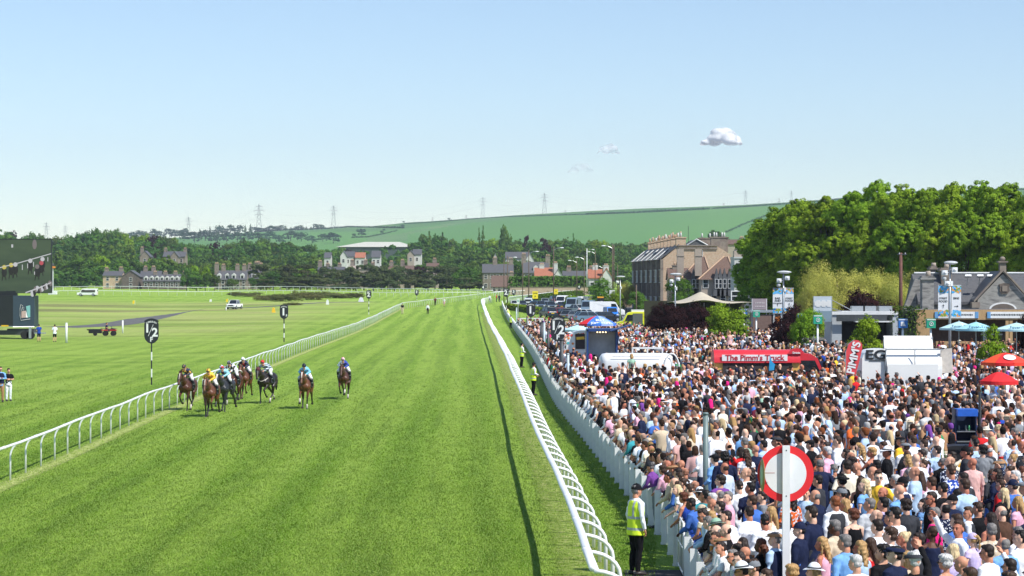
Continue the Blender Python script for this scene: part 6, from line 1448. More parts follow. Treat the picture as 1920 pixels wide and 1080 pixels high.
def stretch_tent():
 Y = 262.0; k = Y / F; cx = X(1320,Y); t = thing('stretch_tent','big cream stretch tent with one pointed peak','tent',(cx,Y + 6,float(g(cx,Y)))); m = MB(); nx,ny = 36,18; x0,x1 = X(1266,Y) - cx,X(1415,Y) - cx; vs = []
 for j in range(ny + 1):
  for i in range(nx + 1):
   x = x0 + (x1 - x0) * i / nx; y = -6 + 14 * j / ny; r = math.hypot(x * .8,(y + 1) * .55); e = Zp(567.5,Y); z = e + (Zp(546.5,Y) - e) * math.exp(-(r / 1.5) ** 1.0) + .12 * math.cos(x * 1.2) * (1 - j / ny) - .02 * abs(x)
   vs.append((x,y,z))
 m.add(vs,[(j * (nx + 1) + i,j * (nx + 1) + i + 1,(j + 1) * (nx + 1) + i + 1,(j + 1) * (nx + 1) + i) for j in range(ny) for i in range(nx)]); o = m.build('canopy',pm('cream_canvas',(.52,.46,.36),.8,.05,2),t,smooth=True,fix=False); s = o.modifiers.new('s','SOLIDIFY'); s.thickness = .05
 for x,y in ((x0,-6),(x1,-6),(0,-6),(0,-1),(x0 / 2,-6),(x1 / 2,-6)):m = MB(); m.tube([(x,y,0),(x,y,Zp(568,Y) if (x,y) != (0,-1) else Zp(548,Y))],.06,6); m.build('tent_pole',DARKM,t)
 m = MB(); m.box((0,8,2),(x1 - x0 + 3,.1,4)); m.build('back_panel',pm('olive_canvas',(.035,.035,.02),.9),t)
stretch_tent()
def parasol(px,pyt,Y,wpx,hpx,cols,label,txt=None,n=8,sag=.0):
 x = X(px,Y); z0 = float(g(x,Y)); t = thing('parasol',label,'parasol',(x,Y,z0),R_.uniform(0,.3)); R = wpx * Y / F / 2; zt = Zp(pyt,Y) - z0; hh = hpx * Y / F
 mats = [pm('parasol_%s_%d' % (label[:12],i),c,.75,.05,4) for i,c in enumerate(cols)]; m = MB(); K = 5; per = 4
 for s in range(n):
  for q in range(per):
   a0 = 2 * PI * (s + q / per) / n; a1 = 2 * PI * (s + (q + 1) / per) / n
   for j in range(K):
    def pt(a,u,f):d = 1 - .05 * math.sin(PI * f); return (math.cos(a) * R * u * d,math.sin(a) * R * u * d,zt - hh * u ** (1.5 - sag))
    u0,u1 = j / K,(j + 1) / K; f0,f1 = q / per,(q + 1) / per
    m.add([pt(a0,u0,f0),pt(a1,u0,f1),pt(a1,u1,f1),pt(a0,u1,f0)],[(0,3,2,1)],s % len(mats))
   m.add([(math.cos(a) * R * .985,math.sin(a) * R * .985,z) for a,z in ((a0,zt - hh),(a1,zt - hh),(a1,zt - hh - .13),(a0,zt - hh - .13))],[(0,3,2,1)],s % len(mats))
 m.build('canopy',mats,t,smooth=False,fix=False); m = MB(); m.tube([(0,0,0),(0,0,zt + .08)],.028,8); m.build('pole',GREYM,t)
 m = MB()
 for s in range(n):a = 2 * PI * s / n; m.tube([(0,0,zt - hh * .5),(math.cos(a) * R * .6,math.sin(a) * R * .6,zt - hh * .62)],.010,4)
 m.build('rib',GREYM,t)
 if txt:
  for s,lm,sz in txt:o = text(s,sz,lm,t,(0,0,0),bold=.02); o.matrix_local = Matrix.Rotation(-t.rotation_euler.z,4,'Z') @ Matrix.Translation((0,-R * .80,zt - hh * .70)) @ Matrix.Rotation(RAD(50),4,'X')
 return t
BLU = srgb(60,120,215); PBL = srgb(150,175,240); LB = srgb(165,215,225)
parasol(1120,592,150,72,15,[srgb(235,235,240),srgb(220,40,50),srgb(40,90,200),srgb(225,228,240),srgb(220,40,50),BLU,PBL,srgb(70,120,220)],'large red, white and blue bookmaker parasol',(('BILLY\nJOHNSTON',LETW,.24),))
parasol(1083,609,158,56,9,[srgb(190,222,228),srgb(178,215,224)],'pale blue parasol beside the decorated white trailer',sag=.4)
TD = pm('parasol_print',(.02,.12,.20),.6)
parasol(1798,602.5,152,74,12.5,[LB,srgb(140,195,212)],'pale blue parasol at the west end before the timber stalls',(('Fever-Tree',TD,.30),),sag=.4)
parasol(1830,603.5,148,78,13,[LB,srgb(150,205,218)],'pale blue middle parasol before the timber stalls',(('Fever-Tree',TD,.30),),sag=.4)
parasol(1906,605,146,84,12,[LB,srgb(140,195,212)],'pale blue parasol at the frame edge before the timber stalls',(('Fever-Tree',TD,.30),),sag=.4)
parasol(1885,661,98,92,18,[srgb(232,60,40),srgb(238,84,40),srgb(226,40,40)],'orange red parasol with round white emblem')
parasol(1873,697,84,72,17,[srgb(214,30,36),srgb(225,40,44)],'plain scarlet parasol in the crowd below the orange one')
[o for o in bpy.data.objects if o.get('label') == 'large red, white and blue bookmaker parasol'][0].rotation_euler.z = .18
tt = [o for o in bpy.data.objects if o.get('label') == 'orange red parasol with round white emblem'][0]
m = MB(); n = 24; m.prism([(math.cos(2 * PI * i / n) * .26,math.sin(2 * PI * i / n) * .26) for i in range(n)],0,.012,'z'); o = m.build('emblem',LETW,tt); R = 92 * 98 / F / 2; zt = Zp(661,98) - tt.location.z; hh = 18 * 98 / F
o.matrix_local = Matrix.Rotation(-tt.rotation_euler.z,4,'Z') @ Matrix.Translation((.05,-R * .62,zt - hh * .46)) @ Matrix.Rotation(RAD(24),4,'X')
# --- vehicles that sell drinks
WHT = pm('white_bodywork',(.80,.80,.79),.3,.03,1,spec=.5)
def rounded_body(w,d,h0,h1,r,ends=True):
 """a long body with rounded roof: lies along x, from -w/2 to w/2"""
 m = MB(); n = 8; q = [(-d / 2,h0)]
 for i in range(n + 1):a = PI - PI / 2 * i / n; q.append((-d / 2 + r + math.cos(a) * r,h1 - r + math.sin(a) * r))
 for i in range(n + 1):a = PI / 2 - PI / 2 * i / n; q.append((d / 2 - r + math.cos(a) * r,h1 - r + math.sin(a) * r))
 q.append((d / 2,h0)); m.prism(q,-w / 2,w / 2,'x'); return m
def pimms_truck():
 Y = 122.0; k = Y / F; xa,xb = X(1339,Y),X(1551,Y); t = thing('drinks_truck','vintage red truck serving drinks, long printed white roof sign','truck',(xa,Y,0)); W = xb - xa; bw = (1502 - 1340) * k; Z = lambda p:Zp(p,Y)
 m = rounded_body(bw,1.9,0,Z(656.5),.62); m.v = [(x,y,max(z,Z(679))) for x,y,z in m.v]; m.xf(Matrix.Translation((bw / 2,.9,0))); m.build('roof_body',RED,t)
 m = MB(); m.box((bw / 2,.9,(Z(679) + .9) / 2 + .02),(bw - .1,1.78,Z(679) - .9)); m.build('lower_body',pm('truck_yellow',(.75,.42,.10),.5,.06,2),t)
 m = MB(); m.box((bw / 2,-.08,Z(679)),(bw + .02,.12,.07)); m.box((bw / 2,.9,.75),(bw,1.8,.3)); m.build('body_trim',RED,t)
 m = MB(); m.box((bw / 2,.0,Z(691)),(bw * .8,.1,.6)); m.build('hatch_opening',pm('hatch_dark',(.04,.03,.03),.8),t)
 sx0,sx1 = (1353.5 - 1339) * k,(1476 - 1339) * k; m = MB(); m.box(((sx0 + sx1) / 2,-.09,(Z(665) + Z(676.5)) / 2),(sx1 - sx0,.05,Z(665) - Z(676.5))); s = m.build('sign_board',LETW,t)
 SR = pm('sign_letter_red',(.50,.02,.03),.5); o = text("The Pimm's Truck",.40,SR,s,((sx0 + sx1) / 2,-.13,Z(671)),bold=.022,sx=1.0); wd = o.dimensions.x if o.dimensions.x > 0 else 2.6
 bx = [v.co.x for v in o.data.vertices]; o.matrix_local = Matrix.Translation(((sx0 + sx1) / 2,-.13,Z(670.8))) @ UPRIGHT @ Matrix.Diagonal(((sx1 - sx0) * .91 / (max(bx) - min(bx)),1,1,1))
 # curved header board over the cab, cab and bonnet
 hx = (1493 - 1339) * k; m = MB(); q = [(math.cos(PI * i / 12) * .42,math.sin(PI * i / 12) * .30) for i in range(13)]; m.prism(q,-.03,.05,'y'); m.xf(Matrix.Translation((hx,-.02,Z(663.5)))); hb = m.build('header_board',RED,t); text('Drinks',.15,LETW,hb,(hx,-.07,Z(661.5)),bold=.03)
 cx0,cx1 = (1490 - 1339) * k,(1548 - 1339) * k; m = MB(); prof = [(cx0,.75),(cx0,Z(665)),(cx0 + .25,Z(662)),(cx0 + .9,Z(664)),(cx0 + 1.25,Z(672)),(cx0 + 1.55,Z(697)),(W + .45,Z(703)),(W + .6,.75)]
 m.prism(prof,.15,1.65,'y'); m.build('cab',RED,t); m = MB(); m.prism([(cx0 + .35,Z(697)),(cx0 + .35,Z(676)),(cx0 + 1.10,Z(676)),(cx0 + 1.38,Z(697))],.10,.16,'y'); m.build('cab_window',GLASS,t)
 m = MB(); m.prism([(cx0 + 1.30,Z(673)),(cx0 + 1.60,Z(697)),(cx0 + 1.57,Z(697)),(cx0 + 1.27,Z(673))],.25,1.55,'y'); m.build('windscreen',GLASS,t)
 for x in (1.0,W - .2):
  for y in (.1,1.7):m = MB(); m.tube([(x,y - .12,.38),(x,y + .12,.38)],.38,18,up=(0,0,1)); wl2 = m.build('wheel',RUBBER,t,smooth=False); m = MB(); m.tube([(x,y - .13,.38),(x,y + .13,.38)],.2,14); m.build('rim',WHITE,wl2)
 m = MB(); m.ell((W + .5,.3,1.0),(.1,.14,.14)); m.build('headlight',LETW,t,smooth=True); m = MB(); m.ell((W + .5,1.5,1.0),(.1,.14,.14)); m.build('headlight',LETW,t,smooth=True)
 m = MB(); m.prism([(2.9,1.5),(2.95,2.35),(3.05,2.0),(3.5,1.55)],-.35,-.3,'y'); m.build('blue_banner',pm('banner_blue',(.02,.32,.62),.6),t)
pimms_truck()
def white_trailer():
 Y = 125.0; k = Y / F; xa,xb = X(1124,Y),X(1264,Y); W = xb - xa; Z = lambda p:Zp(p,Y); t = thing('drinks_trailer','long glossy white trailer with rounded ends in the crowd','trailer',((xa + xb) / 2,Y + 1.1,0))
 m = MB(); sec = []; n = 24; vs = []; R = W / 2
 xs_ = [-1,-.985,-.95,-.90,-.8,.8,.90,.95,.985,1]
 for x in xs_:
  e = 1 - max(0,(abs(x) - .8) / .2) ** 2.6; e = math.sqrt(max(e,.02)) if abs(x) > .8 else 1
  for i in range(n):
   a = 2 * PI * i / n; vs.append((x * R,math.copysign(abs(math.cos(a)) ** .6,math.cos(a)) * 1.1 * e,1.55 + math.copysign(abs(math.sin(a)) ** .62,math.sin(a)) * (Z(663) - 1.55) * (.4 + .6 * e)))
 m.add(vs,[(r * n + i,r * n + (i + 1) % n,(r + 1) * n + (i + 1) % n,(r + 1) * n + i) for r in range(len(xs_) - 1) for i in range(n)] + [tuple(range(n - 1,-1,-1)),tuple((len(xs_) - 1) * n + i for i in range(n))]); m.build('body',WHT,t,smooth=True)
 m = MB(); m.box((0,-1.105,Z(669)),(W * .66,.02,.035)); m.build('body_line',GREYM,t)
 q = MB(); c = R * .86
 for i in range(13):pass
 q.tube([(c + math.cos(PI * i / 12) * -.42 + .15,-1.08,1.4 + math.sin(PI * i / 12) * (Z(663) - 1.4)) for i in range(13)],.05,6); q.build('end_moulding',WHT,t,smooth=True)
 for x in (-1,1):m = MB(); m.tube([(x,-.9,.3),(x,-.7,.3)],.3,16); m.build('wheel',RUBBER,t)
 m = MB(); m.box((R * .2,-.4,.45),(W * .8,1.2,.2)); m.build('chassis',DARKM,t)
white_trailer()
def bar_trailer():
 Y = 111.0; k = Y / F; xa,xb = X(1617,Y),X(1768,Y); W = xb - xa; Z = lambda p:Zp(p,Y); t = thing('bar_trailer','white horsebox bar with raised side hatch and black letters','trailer',(xa,Y,0))
 nose = (1660 - 1617) * k; m = MB(); prof = [(0,.8),(0,Z(672)),(.12,Z(662)),(.35,Z(657)),(.7,Z(655)),(nose,Z(654.5)),(nose,.8)]; m.prism(prof,.1,1.9,'y'); m.build('nose',WHT,t)
 m = rounded_body(W - nose - .12,2.3,.9,Z(655),.98); m.v = [(x,y,z) for x,y,z in m.v]; m.xf(Matrix.Translation(((W + nose) / 2,1.0,0))); m.build('body',WHT,t)
 m = MB(); m.box(((W + nose) / 2 - .1,-.16,Z(671)),(W - nose - .35,.05,Z(656) - Z(690)),rx=0); m.v = [(x,y - .05,z - .75) for x,y,z in m.v]; m.build('front_hatch',WHT,t)
 m = MB(); m.box(((W + nose) / 2 - .1,-.15,Z(701)),(W - nose - .35,.06,.55)); m.build('slatted_counter',pm('counter_grey',(.30,.32,.33),.5,.1,5),t)
 x0,x1 = (1665 - 1617) * k,(1757 - 1617) * k; m = MB(); m.box(((x0 + x1) / 2,1.2,(Z(632) + Z(654)) / 2),(x1 - x0,.06,Z(632) - Z(654) + .12),rx=-.5); m.build('raised_hatch',WHT,t)
 m = MB(); m.tube([(x0,1.3,Z(655)),(x0,1.25,Z(633))],.03,5); m.tube([(x1,1.3,Z(655)),(x1,1.25,Z(633))],.03,5); m.build('hatch_strut',GREYM,t)
 m = MB(); m.box((nose + .02,-.02,Z(675)),(.05,.08,1.1)); m.box((nose + (W - nose) * .5,-.2,Z(672)),(.045,.03,.9)); m.box((nose + (W - nose) * .5,-.05,Z(655.5)),(W - nose,.1,.06)); m.build('shadow_seam',GREYM,t)  # grey strips draw panel joints and paint the shadow in the hatch gap
 m = MB(); x = W - .05; m.prism([(x - .1,Z(700)),(x - .05,Z(655)),(x + .5,Z(653)),(x + .55,Z(700))],.05,.12,'y'); m.build('end_door',pm('door_beige',(.62,.56,.50),.5),t)
 text('EG',.62,SIGNBLK,t,(.66,.06,Z(666)),bold=.03,sx=1.35)
 m = MB(); m.box((.75,.08,Z(675)),(.8,.02,.03)); m.box((.75,.08,Z(677)),(.8,.02,.02)); m.build('small_print',SIGNBLK,t)
 for x in (nose + .8,nose + 1.6):m = MB(); m.tube([(x,-.02,.38),(x,.22,.38)],.36,16); m.build('wheel',RUBBER,t)
bar_trailer()
def decorated_trailer():
 Y = 150.0; k = Y / F; xa = X(1061,Y); t = thing('food_trailer','white rounded trailer painted with orange and teal patterns','trailer',(xa,Y,0)); Z = lambda p:Zp(p,Y); W = 40 * k
 m = MB(); m.prism([(0,.6),(.05,Z(640)),(.25,Z(628)),(.6,Z(622)),(1.0,Z(620)),(W,Z(620)),(W,.6)],0,2,'y'); m.build('body',WHT,t); m = MB(); m.box((W * .67,-.02,Z(640)),(W * .45,.06,1.0)); h_ = m.build('hatch',pm('hatch_dark',(.04,.03,.03),.8),t); m = MB(); m.box((W * .68,-.07,Z(634)),(W * .38,.03,.18),ry=-.08); m.build('yellow_sign',pm('sign_yellow',(.85,.50,.03),.5),h_)
 rg = random.Random(5); cs = [pm('motif_%d' % i,c,.6) for i,c in enumerate(((.80,.25,.03),(.05,.45,.48),(.75,.10,.08)))]
 for i in range(16):x = rg.uniform(.15,W - .15); z = Z(624 + rg.random() * 22); m = MB(); q = 5 + i % 3; m.prism([(math.cos(2 * PI * j / q) * .09,math.sin(2 * PI * j / q) * .09) for j in range(q)],-.02,0,'y'); m.xf(Matrix.Translation((x,0,z))); (m.build('painted_motif',cs[i % 3],t) if not (W * .44 < x < W * .9 and z < Z(631)) else None)
 m = MB(); m.tube([(W * .5,-.1,.3),(W * .5,.1,.3)],.3,14); m.build('wheel',RUBBER,t)
decorated_trailer()
def blue_bar():
 Y = 140.0; k = Y / F; xa,xb = X(1100,Y),X(1158,Y); W = xb - xa; Z = lambda p:Zp(p,Y); t = thing('blue_horsebox_bar','open fronted navy blue bar box with two staff inside','trailer',(xa,Y,0)); BB = pm('navy_bodywork',(.02,.055,.19),.4,.05,2)
 m = MB(); m.box((W / 2,1,Z(619)),(W,2.1,.16)); m.box((.05,1,Z(619) / 2),(.12,2.1,Z(619))); m.box((W - .05,1,Z(619) / 2),(.12,2.1,Z(619))); m.build('body',BB,t); m = MB(); m.box((W / 2,1.2,Z(619) / 2),(W - .2,.08,Z(619) - .1)); m.build('back_wall',pm('bar_inside',(.60,.58,.55),.7,.15,2),t)
 m = MB(); m.box((W / 2,0,.6),(W - .2,.4,1.2)); m.build('counter',BB,t); m = MB(); m.box((W + .15,-.5,Z(618) + .12),(1.3,1.0,.07),ry=-.28); m.build('side_flap',BB,t)
 for i in range(4):m = MB(); m.ell((W * (.35 + .09 * i),.2,Z(623)),(.05,.05,.04),8,6); m.build('lamp',pm('warm_lamp',(.9,.7,.4),.5,emit=(1,.75,.4,3)),t,smooth=True)
blue_bar()
def feather_flag():
 Y = 108.0; x = X(1588,Y); t = thing('feather_flag','tall red feather flag lettered down its length','flag',(x,Y,0)); Z = lambda p:Zp(p,Y); k = Y / F
 q = [(-.05,Z(702)),(-.05,Z(660)),(.08,Z(645)),(.35,Z(637.5)),(.55,Z(638)),(.72,Z(645)),(.72,Z(655)),(.62,Z(672)),(.42,Z(702))]; m = MB(); m.prism(q,-.01,.01,'y'); o = m.build('flag_cloth',pm('flag_red',(.70,.06,.07),.7,.05,3),t)
 l = text("PIMM'S",.52,LETW,o,(.30,-.03,Z(672)),bold=.03); l.matrix_local = Matrix.Translation((.33,-.03,Z(671))) @ Matrix.Rotation(-1.36,4,'Y') @ UPRIGHT
 m = MB(); m.tube([(-.06,0,0),(-.06,0,Z(660)),(.07,0,Z(644.5)),(.35,0,Z(637))],.02,6); m.build('pole',GREYM,t)
feather_flag()
# --- book maker stand and bins close by
def bookie():
 Y = 72.0; k = Y / F; x = X(1811,Y); z0 = float(g(x,Y)); t = thing('bookmaker_stand','navy bookmaker stand with blue header, shelves and bottles','stand',(x,Y,z0)); Z = lambda p:Zp(p,Y) - z0; w = 38 * k; BN = pm('stand_navy',(.015,.03,.085),.5,.06,3)
 m = MB(); m.box((-w / 2,.25,Z(767) / 2 + .2),(.04,.6,Z(767) - .4)); m.box((w / 2,.25,Z(767) / 2 + .2),(.04,.6,Z(767) - .4)); m.box((0,.54,Z(767) / 2 + .2),(w,.03,Z(767) - .4)); m.build('cabinet',BN,t)
 m = MB(); m.box((0,0,Z(773)),(w,.62,13 * k)); m.build('header',pm('stand_blue',(.02,.12,.55),.4),t)
 for z in (Z(809),Z(828)):m = MB(); m.box((0,.22,z),(w - .06,.6,.03)); m.build('shelf',GREYM,t)
 for dx,c in ((-.2,(.25,.3,.3)),(.02,(.3,.32,.3)),(.12,(.05,.3,.12))):m = MB(); m.tube([(dx,.1,Z(809)),(dx,.1,Z(809) + .14),(dx,.1,Z(809) + .2)],[.035,.035,.015],8); m.build('bottle',pm('bottle_%d' % int(c[0] * 100),c,.2),t,smooth=True)
 m = MB(); m.tube([(w / 2 + .12,0,0),(w / 2 + .12,0,Z(735))],.045,8); m.build('mast',DARKM,t)
bookie()
def wheelie(px,pyt,Y,label,lid,rz):
 x = X(px,Y); z0 = float(g(x,Y)); t = thing('wheelie_bin',label,'bin',(x,Y,z0),rz); h = Zp(pyt,Y) - z0; m = MB(); m.prism([(-.50,.12),(.50,.12),(.58,h - .12),(-.58,h - .12)],-.35,.38,'y'); m.build('body',pm('bin_black',(.02,.02,.022),.45,.1,4),t); m = MB(); m.prism([(-.62,h - .12),(.62,h - .12),(.62,h - .04),(.3,h),(-.3,h),(-.62,h - .04)],-.42,.42,'y'); m.build('lid',lid,t)
 for a in (-.45,.45):m = MB(); m.tube([(a,.3,.1),(a + .06,.3,.1)],.1,12); m.build('wheel',RUBBER,t)
 return t
wheelie(1782,868,62,'large black bin with yellow lid, two green cups on top',pm('lid_yellow',(.78,.40,.03),.5,.1,4),.05); wheelie(1808,834,68.5,'black bin with rounded black lid behind the yellow lidded one',pm('bin_black',(.02,.02,.022)),-.1)
def low_fence(px0,px1,pyt,Y,h,label):
 xa,xb = X(px0,Y),X(px1,Y); z0 = float(g(xa,Y)); zt = Zp(pyt,Y) - z0; t = thing('handrail',label,'rail',(xa,Y,z0)); m = MB(); m.box(((xb - xa) / 2,0,zt),(xb - xa,.08,.10)); m.build('top_rail',WHITE,t); n = max(2,int((xb - xa) / .9))
 for i in range(n + 1):m = MB(); m.box(((xb - xa) * i / n,0,zt / 2),(.09,.06,zt)); m.build('post',WHITE,t)
low_fence(1186,1242,652.5,131,1.1,'white handrail standing just behind the long white trailer')
low_fence(1012,1018.8,597,268,1.1,'short white hurdle beside the far crowd'); low_fence(975,1018,597,270,1.1,'white hurdle closing the far end of the crowd')
# ---------------------------------------------------------------- lamps, banners, signs
def street_lamp(px,pyt,Y,side,label,mat=WOODP,r=.11,arm=1.4,pyb=None):
 x = X(px,Y); z0 = float(g(x,Y)); h = Zp(pyt,Y) - z0; t = thing('street_lamp',label,'lamp',(x,Y,z0),0,'lamp posts along the road by the car park'); m = MB(); m.tube([(0,0,-.2),(0,0,h)],[r,r * .8],8); m.build('pole',mat,t,smooth=True)
 if side:m = MB(); m.tube([(0,0,h - .8),(side * arm * .6,0,h - .35),(side * arm,0,h - .3)],.05,6); m.build('arm',GREYM,t); m = MB(); m.ell((side * (arm + .3),0,h - .3),(.45,.16,.12),10,6); m.build('lamp_head',WHITE,t,smooth=True)
for px,yt,Y,s,lb_ in ((945,485,520,0,'slim brown post beside the two furlong marker'),(951.5,480,500,1,'brown lamp post just beyond the slim brown post'),(980,488,520,0,'bare brown post by the far bend rail'),(991.5,469,480,1,'brown lamp post rising through the yellow sign'),(1038,462,470,1,'tall brown lamp post behind the second yellow sign'),(1081.5,486,540,-1,'brown lamp post before the white cupola'),(1095.5,480,520,-1,'brown lamp post right beside the crane mast'),(1116,470,600,-1,'grey lamp post before the dark broad tree'),(1148.3,458,430,-1,'tallest brown lamp post at the notice board'),(1151,459,440,0,'bare twin of the tallest lamp post'),(1130,497,600,-1,'short grey lamp post by the orange roof'),(1158,497,560,0,'thin brown post beside the white camera pole'),(1186,494,500,0,'thin grey post at the terrace corner'),(1193,534,330,0,'short brown post before the dark terrace front')):
 street_lamp(px,yt,Y,s,lb_)
street_lamp(1100.5,466,640,1,'slim white lamp post far beyond the hedge',WHITE,.12)
def camera_mast(px,pyt,Y,label,banners=None,cams=2,headw=.62,head=1):
 x = X(px,Y); z0 = float(g(x,Y)); h = Zp(pyt,Y) - z0; t = thing('lamp_mast',label,'lamp',(x,Y,z0)); m = MB(); m.tube([(0,0,0),(0,0,h * .5),(0,0,h - .1)],[.11,.085,.06],10); m.build('pole',GREYM,t,smooth=True)
 m = MB(); m.ell((head * .05,-.05,h - .06),(headw,.30,.13),14,8); m.build('lamp_head',pm('lamp_grey',(.5,.52,.53),.4),t,smooth=True)
 for i in range(cams):
  m = MB(); sx_ = (-.38,.30,-.2)[i]; zz = h - (.75,.55,1.5)[i]; m.box((sx_,-.1,zz),(.36,.42,.34)); m.ell((sx_,-.34,zz),(.11,.08,.11),10,6,mi=0); m.tube([(0,0,zz),(sx_,0,zz)],.03,5); m.build('camera',WHITE,t)
 if cams > 1:m = MB(); m.ell((-.42,-.1,h - 1.15),(.17,.17,.17),10,8); m.build('dome_camera',LEAD,t,smooth=True)
 m = MB(); m.box((.12,0,h - 1.5),(.16,.2,.35)); m.build('junction_box',WHITE,t)
 if banners:
  BM = mixmat('banner_art',[(.02,.10,.40),(.05,.38,.75),(.70,.32,.08),(.20,.32,.06),(.12,.45,.80),(.45,.65,.85)],6.5,.7,'voronoi')
  for (a,b,yt,yb,lines,arr) in banners:
   wx = (b - a) * Y / F; cx = ((a + b) / 2 - px) * Y / F; zt,zb = Zp(yt,Y) - z0,Zp(yb,Y) - z0; hh_ = zt - zb; m = MB(); m.box((cx,0,(zt + zb) / 2),(wx,.02,hh_)); o = m.build('banner',pm('banner_cloth',(.74,.75,.78),.7,.03,2),t)
   m = MB(); rg_ = random.Random(int(a)); top = [(cx - wx / 2,zt),(cx + wx / 2,zt)] + [(cx + wx / 2 - wx * i / 5,zt - hh_ * (.20 + .05 * rg_.random())) for i in range(6)]; m.prism(top,-.02,.02,'y'); m.build('printed_top',BM,o)
   m = MB(); bot = [(cx - wx / 2,zb),(cx + wx / 2,zb)] + [(cx + wx / 2 - wx * i / 5,zb + hh_ * (.18 + .06 * rg_.random())) for i in range(6)]; m.prism(bot,-.02,.02,'y'); m.build('printed_foot',BM,o)
   for i,l in enumerate(lines):text(l,wx * (.25 if len(l) > 5 else .30) * (1 if len(l) < 9 else .62),DARKM,o,(cx,-.03,zt - hh_ * (.40 + .10 * i)),bold=.01)
   m = MB(); z = zt - hh_ * .66
   if arr == 'up':m.tube([(cx,-.03,z - .12),(cx,-.03,z + .12)],.014,5); m.tube([(cx - .07,-.03,z + .04),(cx,-.03,z + .13),(cx + .07,-.03,z + .04)],.014,5)
   else:m.tube([(cx - .13,-.03,z),(cx + .13,-.03,z)],.014,5); m.tube([(cx + .05,-.03,z + .07),(cx + .14,-.03,z),(cx + .05,-.03,z - .07)],.014,5)
   m.build('arrow',DARKM,o); m = MB(); e = cx + math.copysign(wx / 2,cx); m.tube([(0,0,zt + .03),(e,0,zt + .03)],.025,6); m.tube([(0,0,zb - .03),(e,0,zb - .03)],.025,6); m.build('banner_arm',GREYM,t)
camera_mast(1469,509,190,'grey lamp mast with two banners by the limes',[(1449,1467,541,587,['BAR','AND','ENTERTAINMENT'],'up'),(1471,1488,541,587,['STREET','FOOD'],'up')])
camera_mast(1781,491,158,'grey lamp mast with two banners before the timber stalls',[(1759,1778,536,594,['STREET','FOOD'],'up'),(1784,1802,536,594,['BINS'],'right')],3,.5)
camera_mast(1266,513,230,'white lamp mast between the copper bushes and the terrace',None,2)
camera_mast(1163,518,300,'white camera mast among the parked vans',None,1)
t = thing('timber_pole','reddish brown timber pole standing before the golden willow','pole',(X(1689,215),215,0)); m = MB(); m.tube([(0,0,0),(0,0,Zp(474,215))],[.20,.15],10); m.build('pole',pm('red_timber',(.13,.055,.04),.8,.2,5),t,smooth=True); m = MB(); m.box((.1,-.1,Zp(477,215)),(.9,.08,.1)); m.build('cross_arm',DARKM,t)
for s in (-.15,.4):m = MB(); m.ell((s,-.1,Zp(475.5,215)),(.06,.06,.1),8,6); m.build('insulator',LEAD,t)
SB = pm('sign_blue',(.02,.16,.50),.5,.04,3); SG = pm('sign_green',(.02,.36,.22),.5,.04,3)
def point_sign(px,pyt,Y,blue,label,size=.62):
 x = X(px,Y); z0 = float(g(x,Y)); t = thing('point_sign',label,'sign',(x,Y,z0)); zt = Zp(pyt,Y) - z0; m = MB(); m.tube([(0,0,0),(0,0,zt - size)],.075,8); m.build('post',WHITE,t,smooth=True); m = MB(); m.box((0,0,zt - size / 2),(size,.5,size * 1.05)); o = m.build('panel',SB if blue else SG,t)
 m = MB(); m.box((0,-.26,zt - size * .08),(size,.02,size * .10)); m.build('white_band',LETW,o); m = MB(); z = zt - size * .55; s = size
 if blue:m.box((-.14 * s,-.27,z),(.28 * s,.02,.5 * s)); m.prism([(0,-.25 * s),(.28 * s,-.25 * s),(.10 * s,.1 * s),(.14 * s,.24 * s),(0,.24 * s)],-.28,-.26,'y',M=Matrix.Translation((0,0,z)))
 else:m.tube([(math.cos(a) * .22 * s,-.27,z + math.sin(a) * .22 * s) for a in np.linspace(0,2 * PI,13)],.035 * s,5); m.ell((0,-.27,z),(.08 * s,.02,.08 * s),8,5)
 m.build('symbol',LETW,o)
point_sign(1394.5,580,225,1,'blue litter point sign before the cream tent'); point_sign(1418,582,215,0,'green water point sign below the pinkish menu board'); point_sign(1503.5,588,185,1,'blue litter point sign against the bright green tree',.68); point_sign(1533,591,178,0,'green water point sign at the grey container stall',.66); point_sign(1692.5,598,160,1,'blue litter point sign before the dark hedge block',.62); point_sign(1745,598,160,0,'green water point sign by the timber stall end',.62)
def board(px,pyt,pyb,wpx,Y,mat,label,pole,foot=None,txt=None,name='notice_board'):
 x = X(px,Y); z0 = float(g(x,Y)); t = thing(name,label,'sign',(x,Y,z0)); zt,zb = Zp(pyt,Y) - z0,Zp(pyb,Y) - z0; w = wpx * Y / F; m = MB(); m.box((0,-.08,(zt + zb) / 2),(w,.05,zt - zb)); b = m.build('board',mat,t); m = MB(); m.tube([(0,0,0),(0,0,zt)],.06,6); m.build('post',pole,t)
 for s,sz,dz,mm in txt or ():text(s,sz,mm,b,(0,-.12,(zt + zb) / 2 + dz),bold=.02)
 return t
YEL = pm('sign_yellow_board',(.85,.68,.03),.5,.03,2)
board(1003.5,546,560,10.5,400,YEL,'yellow notice with black print behind the one furlong marker',DARKM,txt=(('PLEASE',.25,.3,SIGNBLK),('P',.45,-.3,SIGNBLK)))
board(1042.5,542,551.5,7.5,455,YEL,'smaller yellow notice on the lamp post further along',DARKM,txt=(('P',.4,0,SIGNBLK),))
board(1148,544,557.5,10.5,425,WHITE,'blank white notice board at the tallest lamp post',GREYM)
board(971.5,560,569,5.5,320,WHITE,'small white and green arrow board on a post by the barrier',GREYM,txt=(('X',.45,0,SG),))
board(1126,556,570,13,400,SIGNBLK,'black totem board with orange top behind the vans',DARKM,txt=(('DIESEL',.3,-.25,LETW),))
bb = board(1126,556,558.6,12,399.7,pm('totem_orange',(.85,.40,.02),.5),'orange header strip of the black totem board',DARKM);
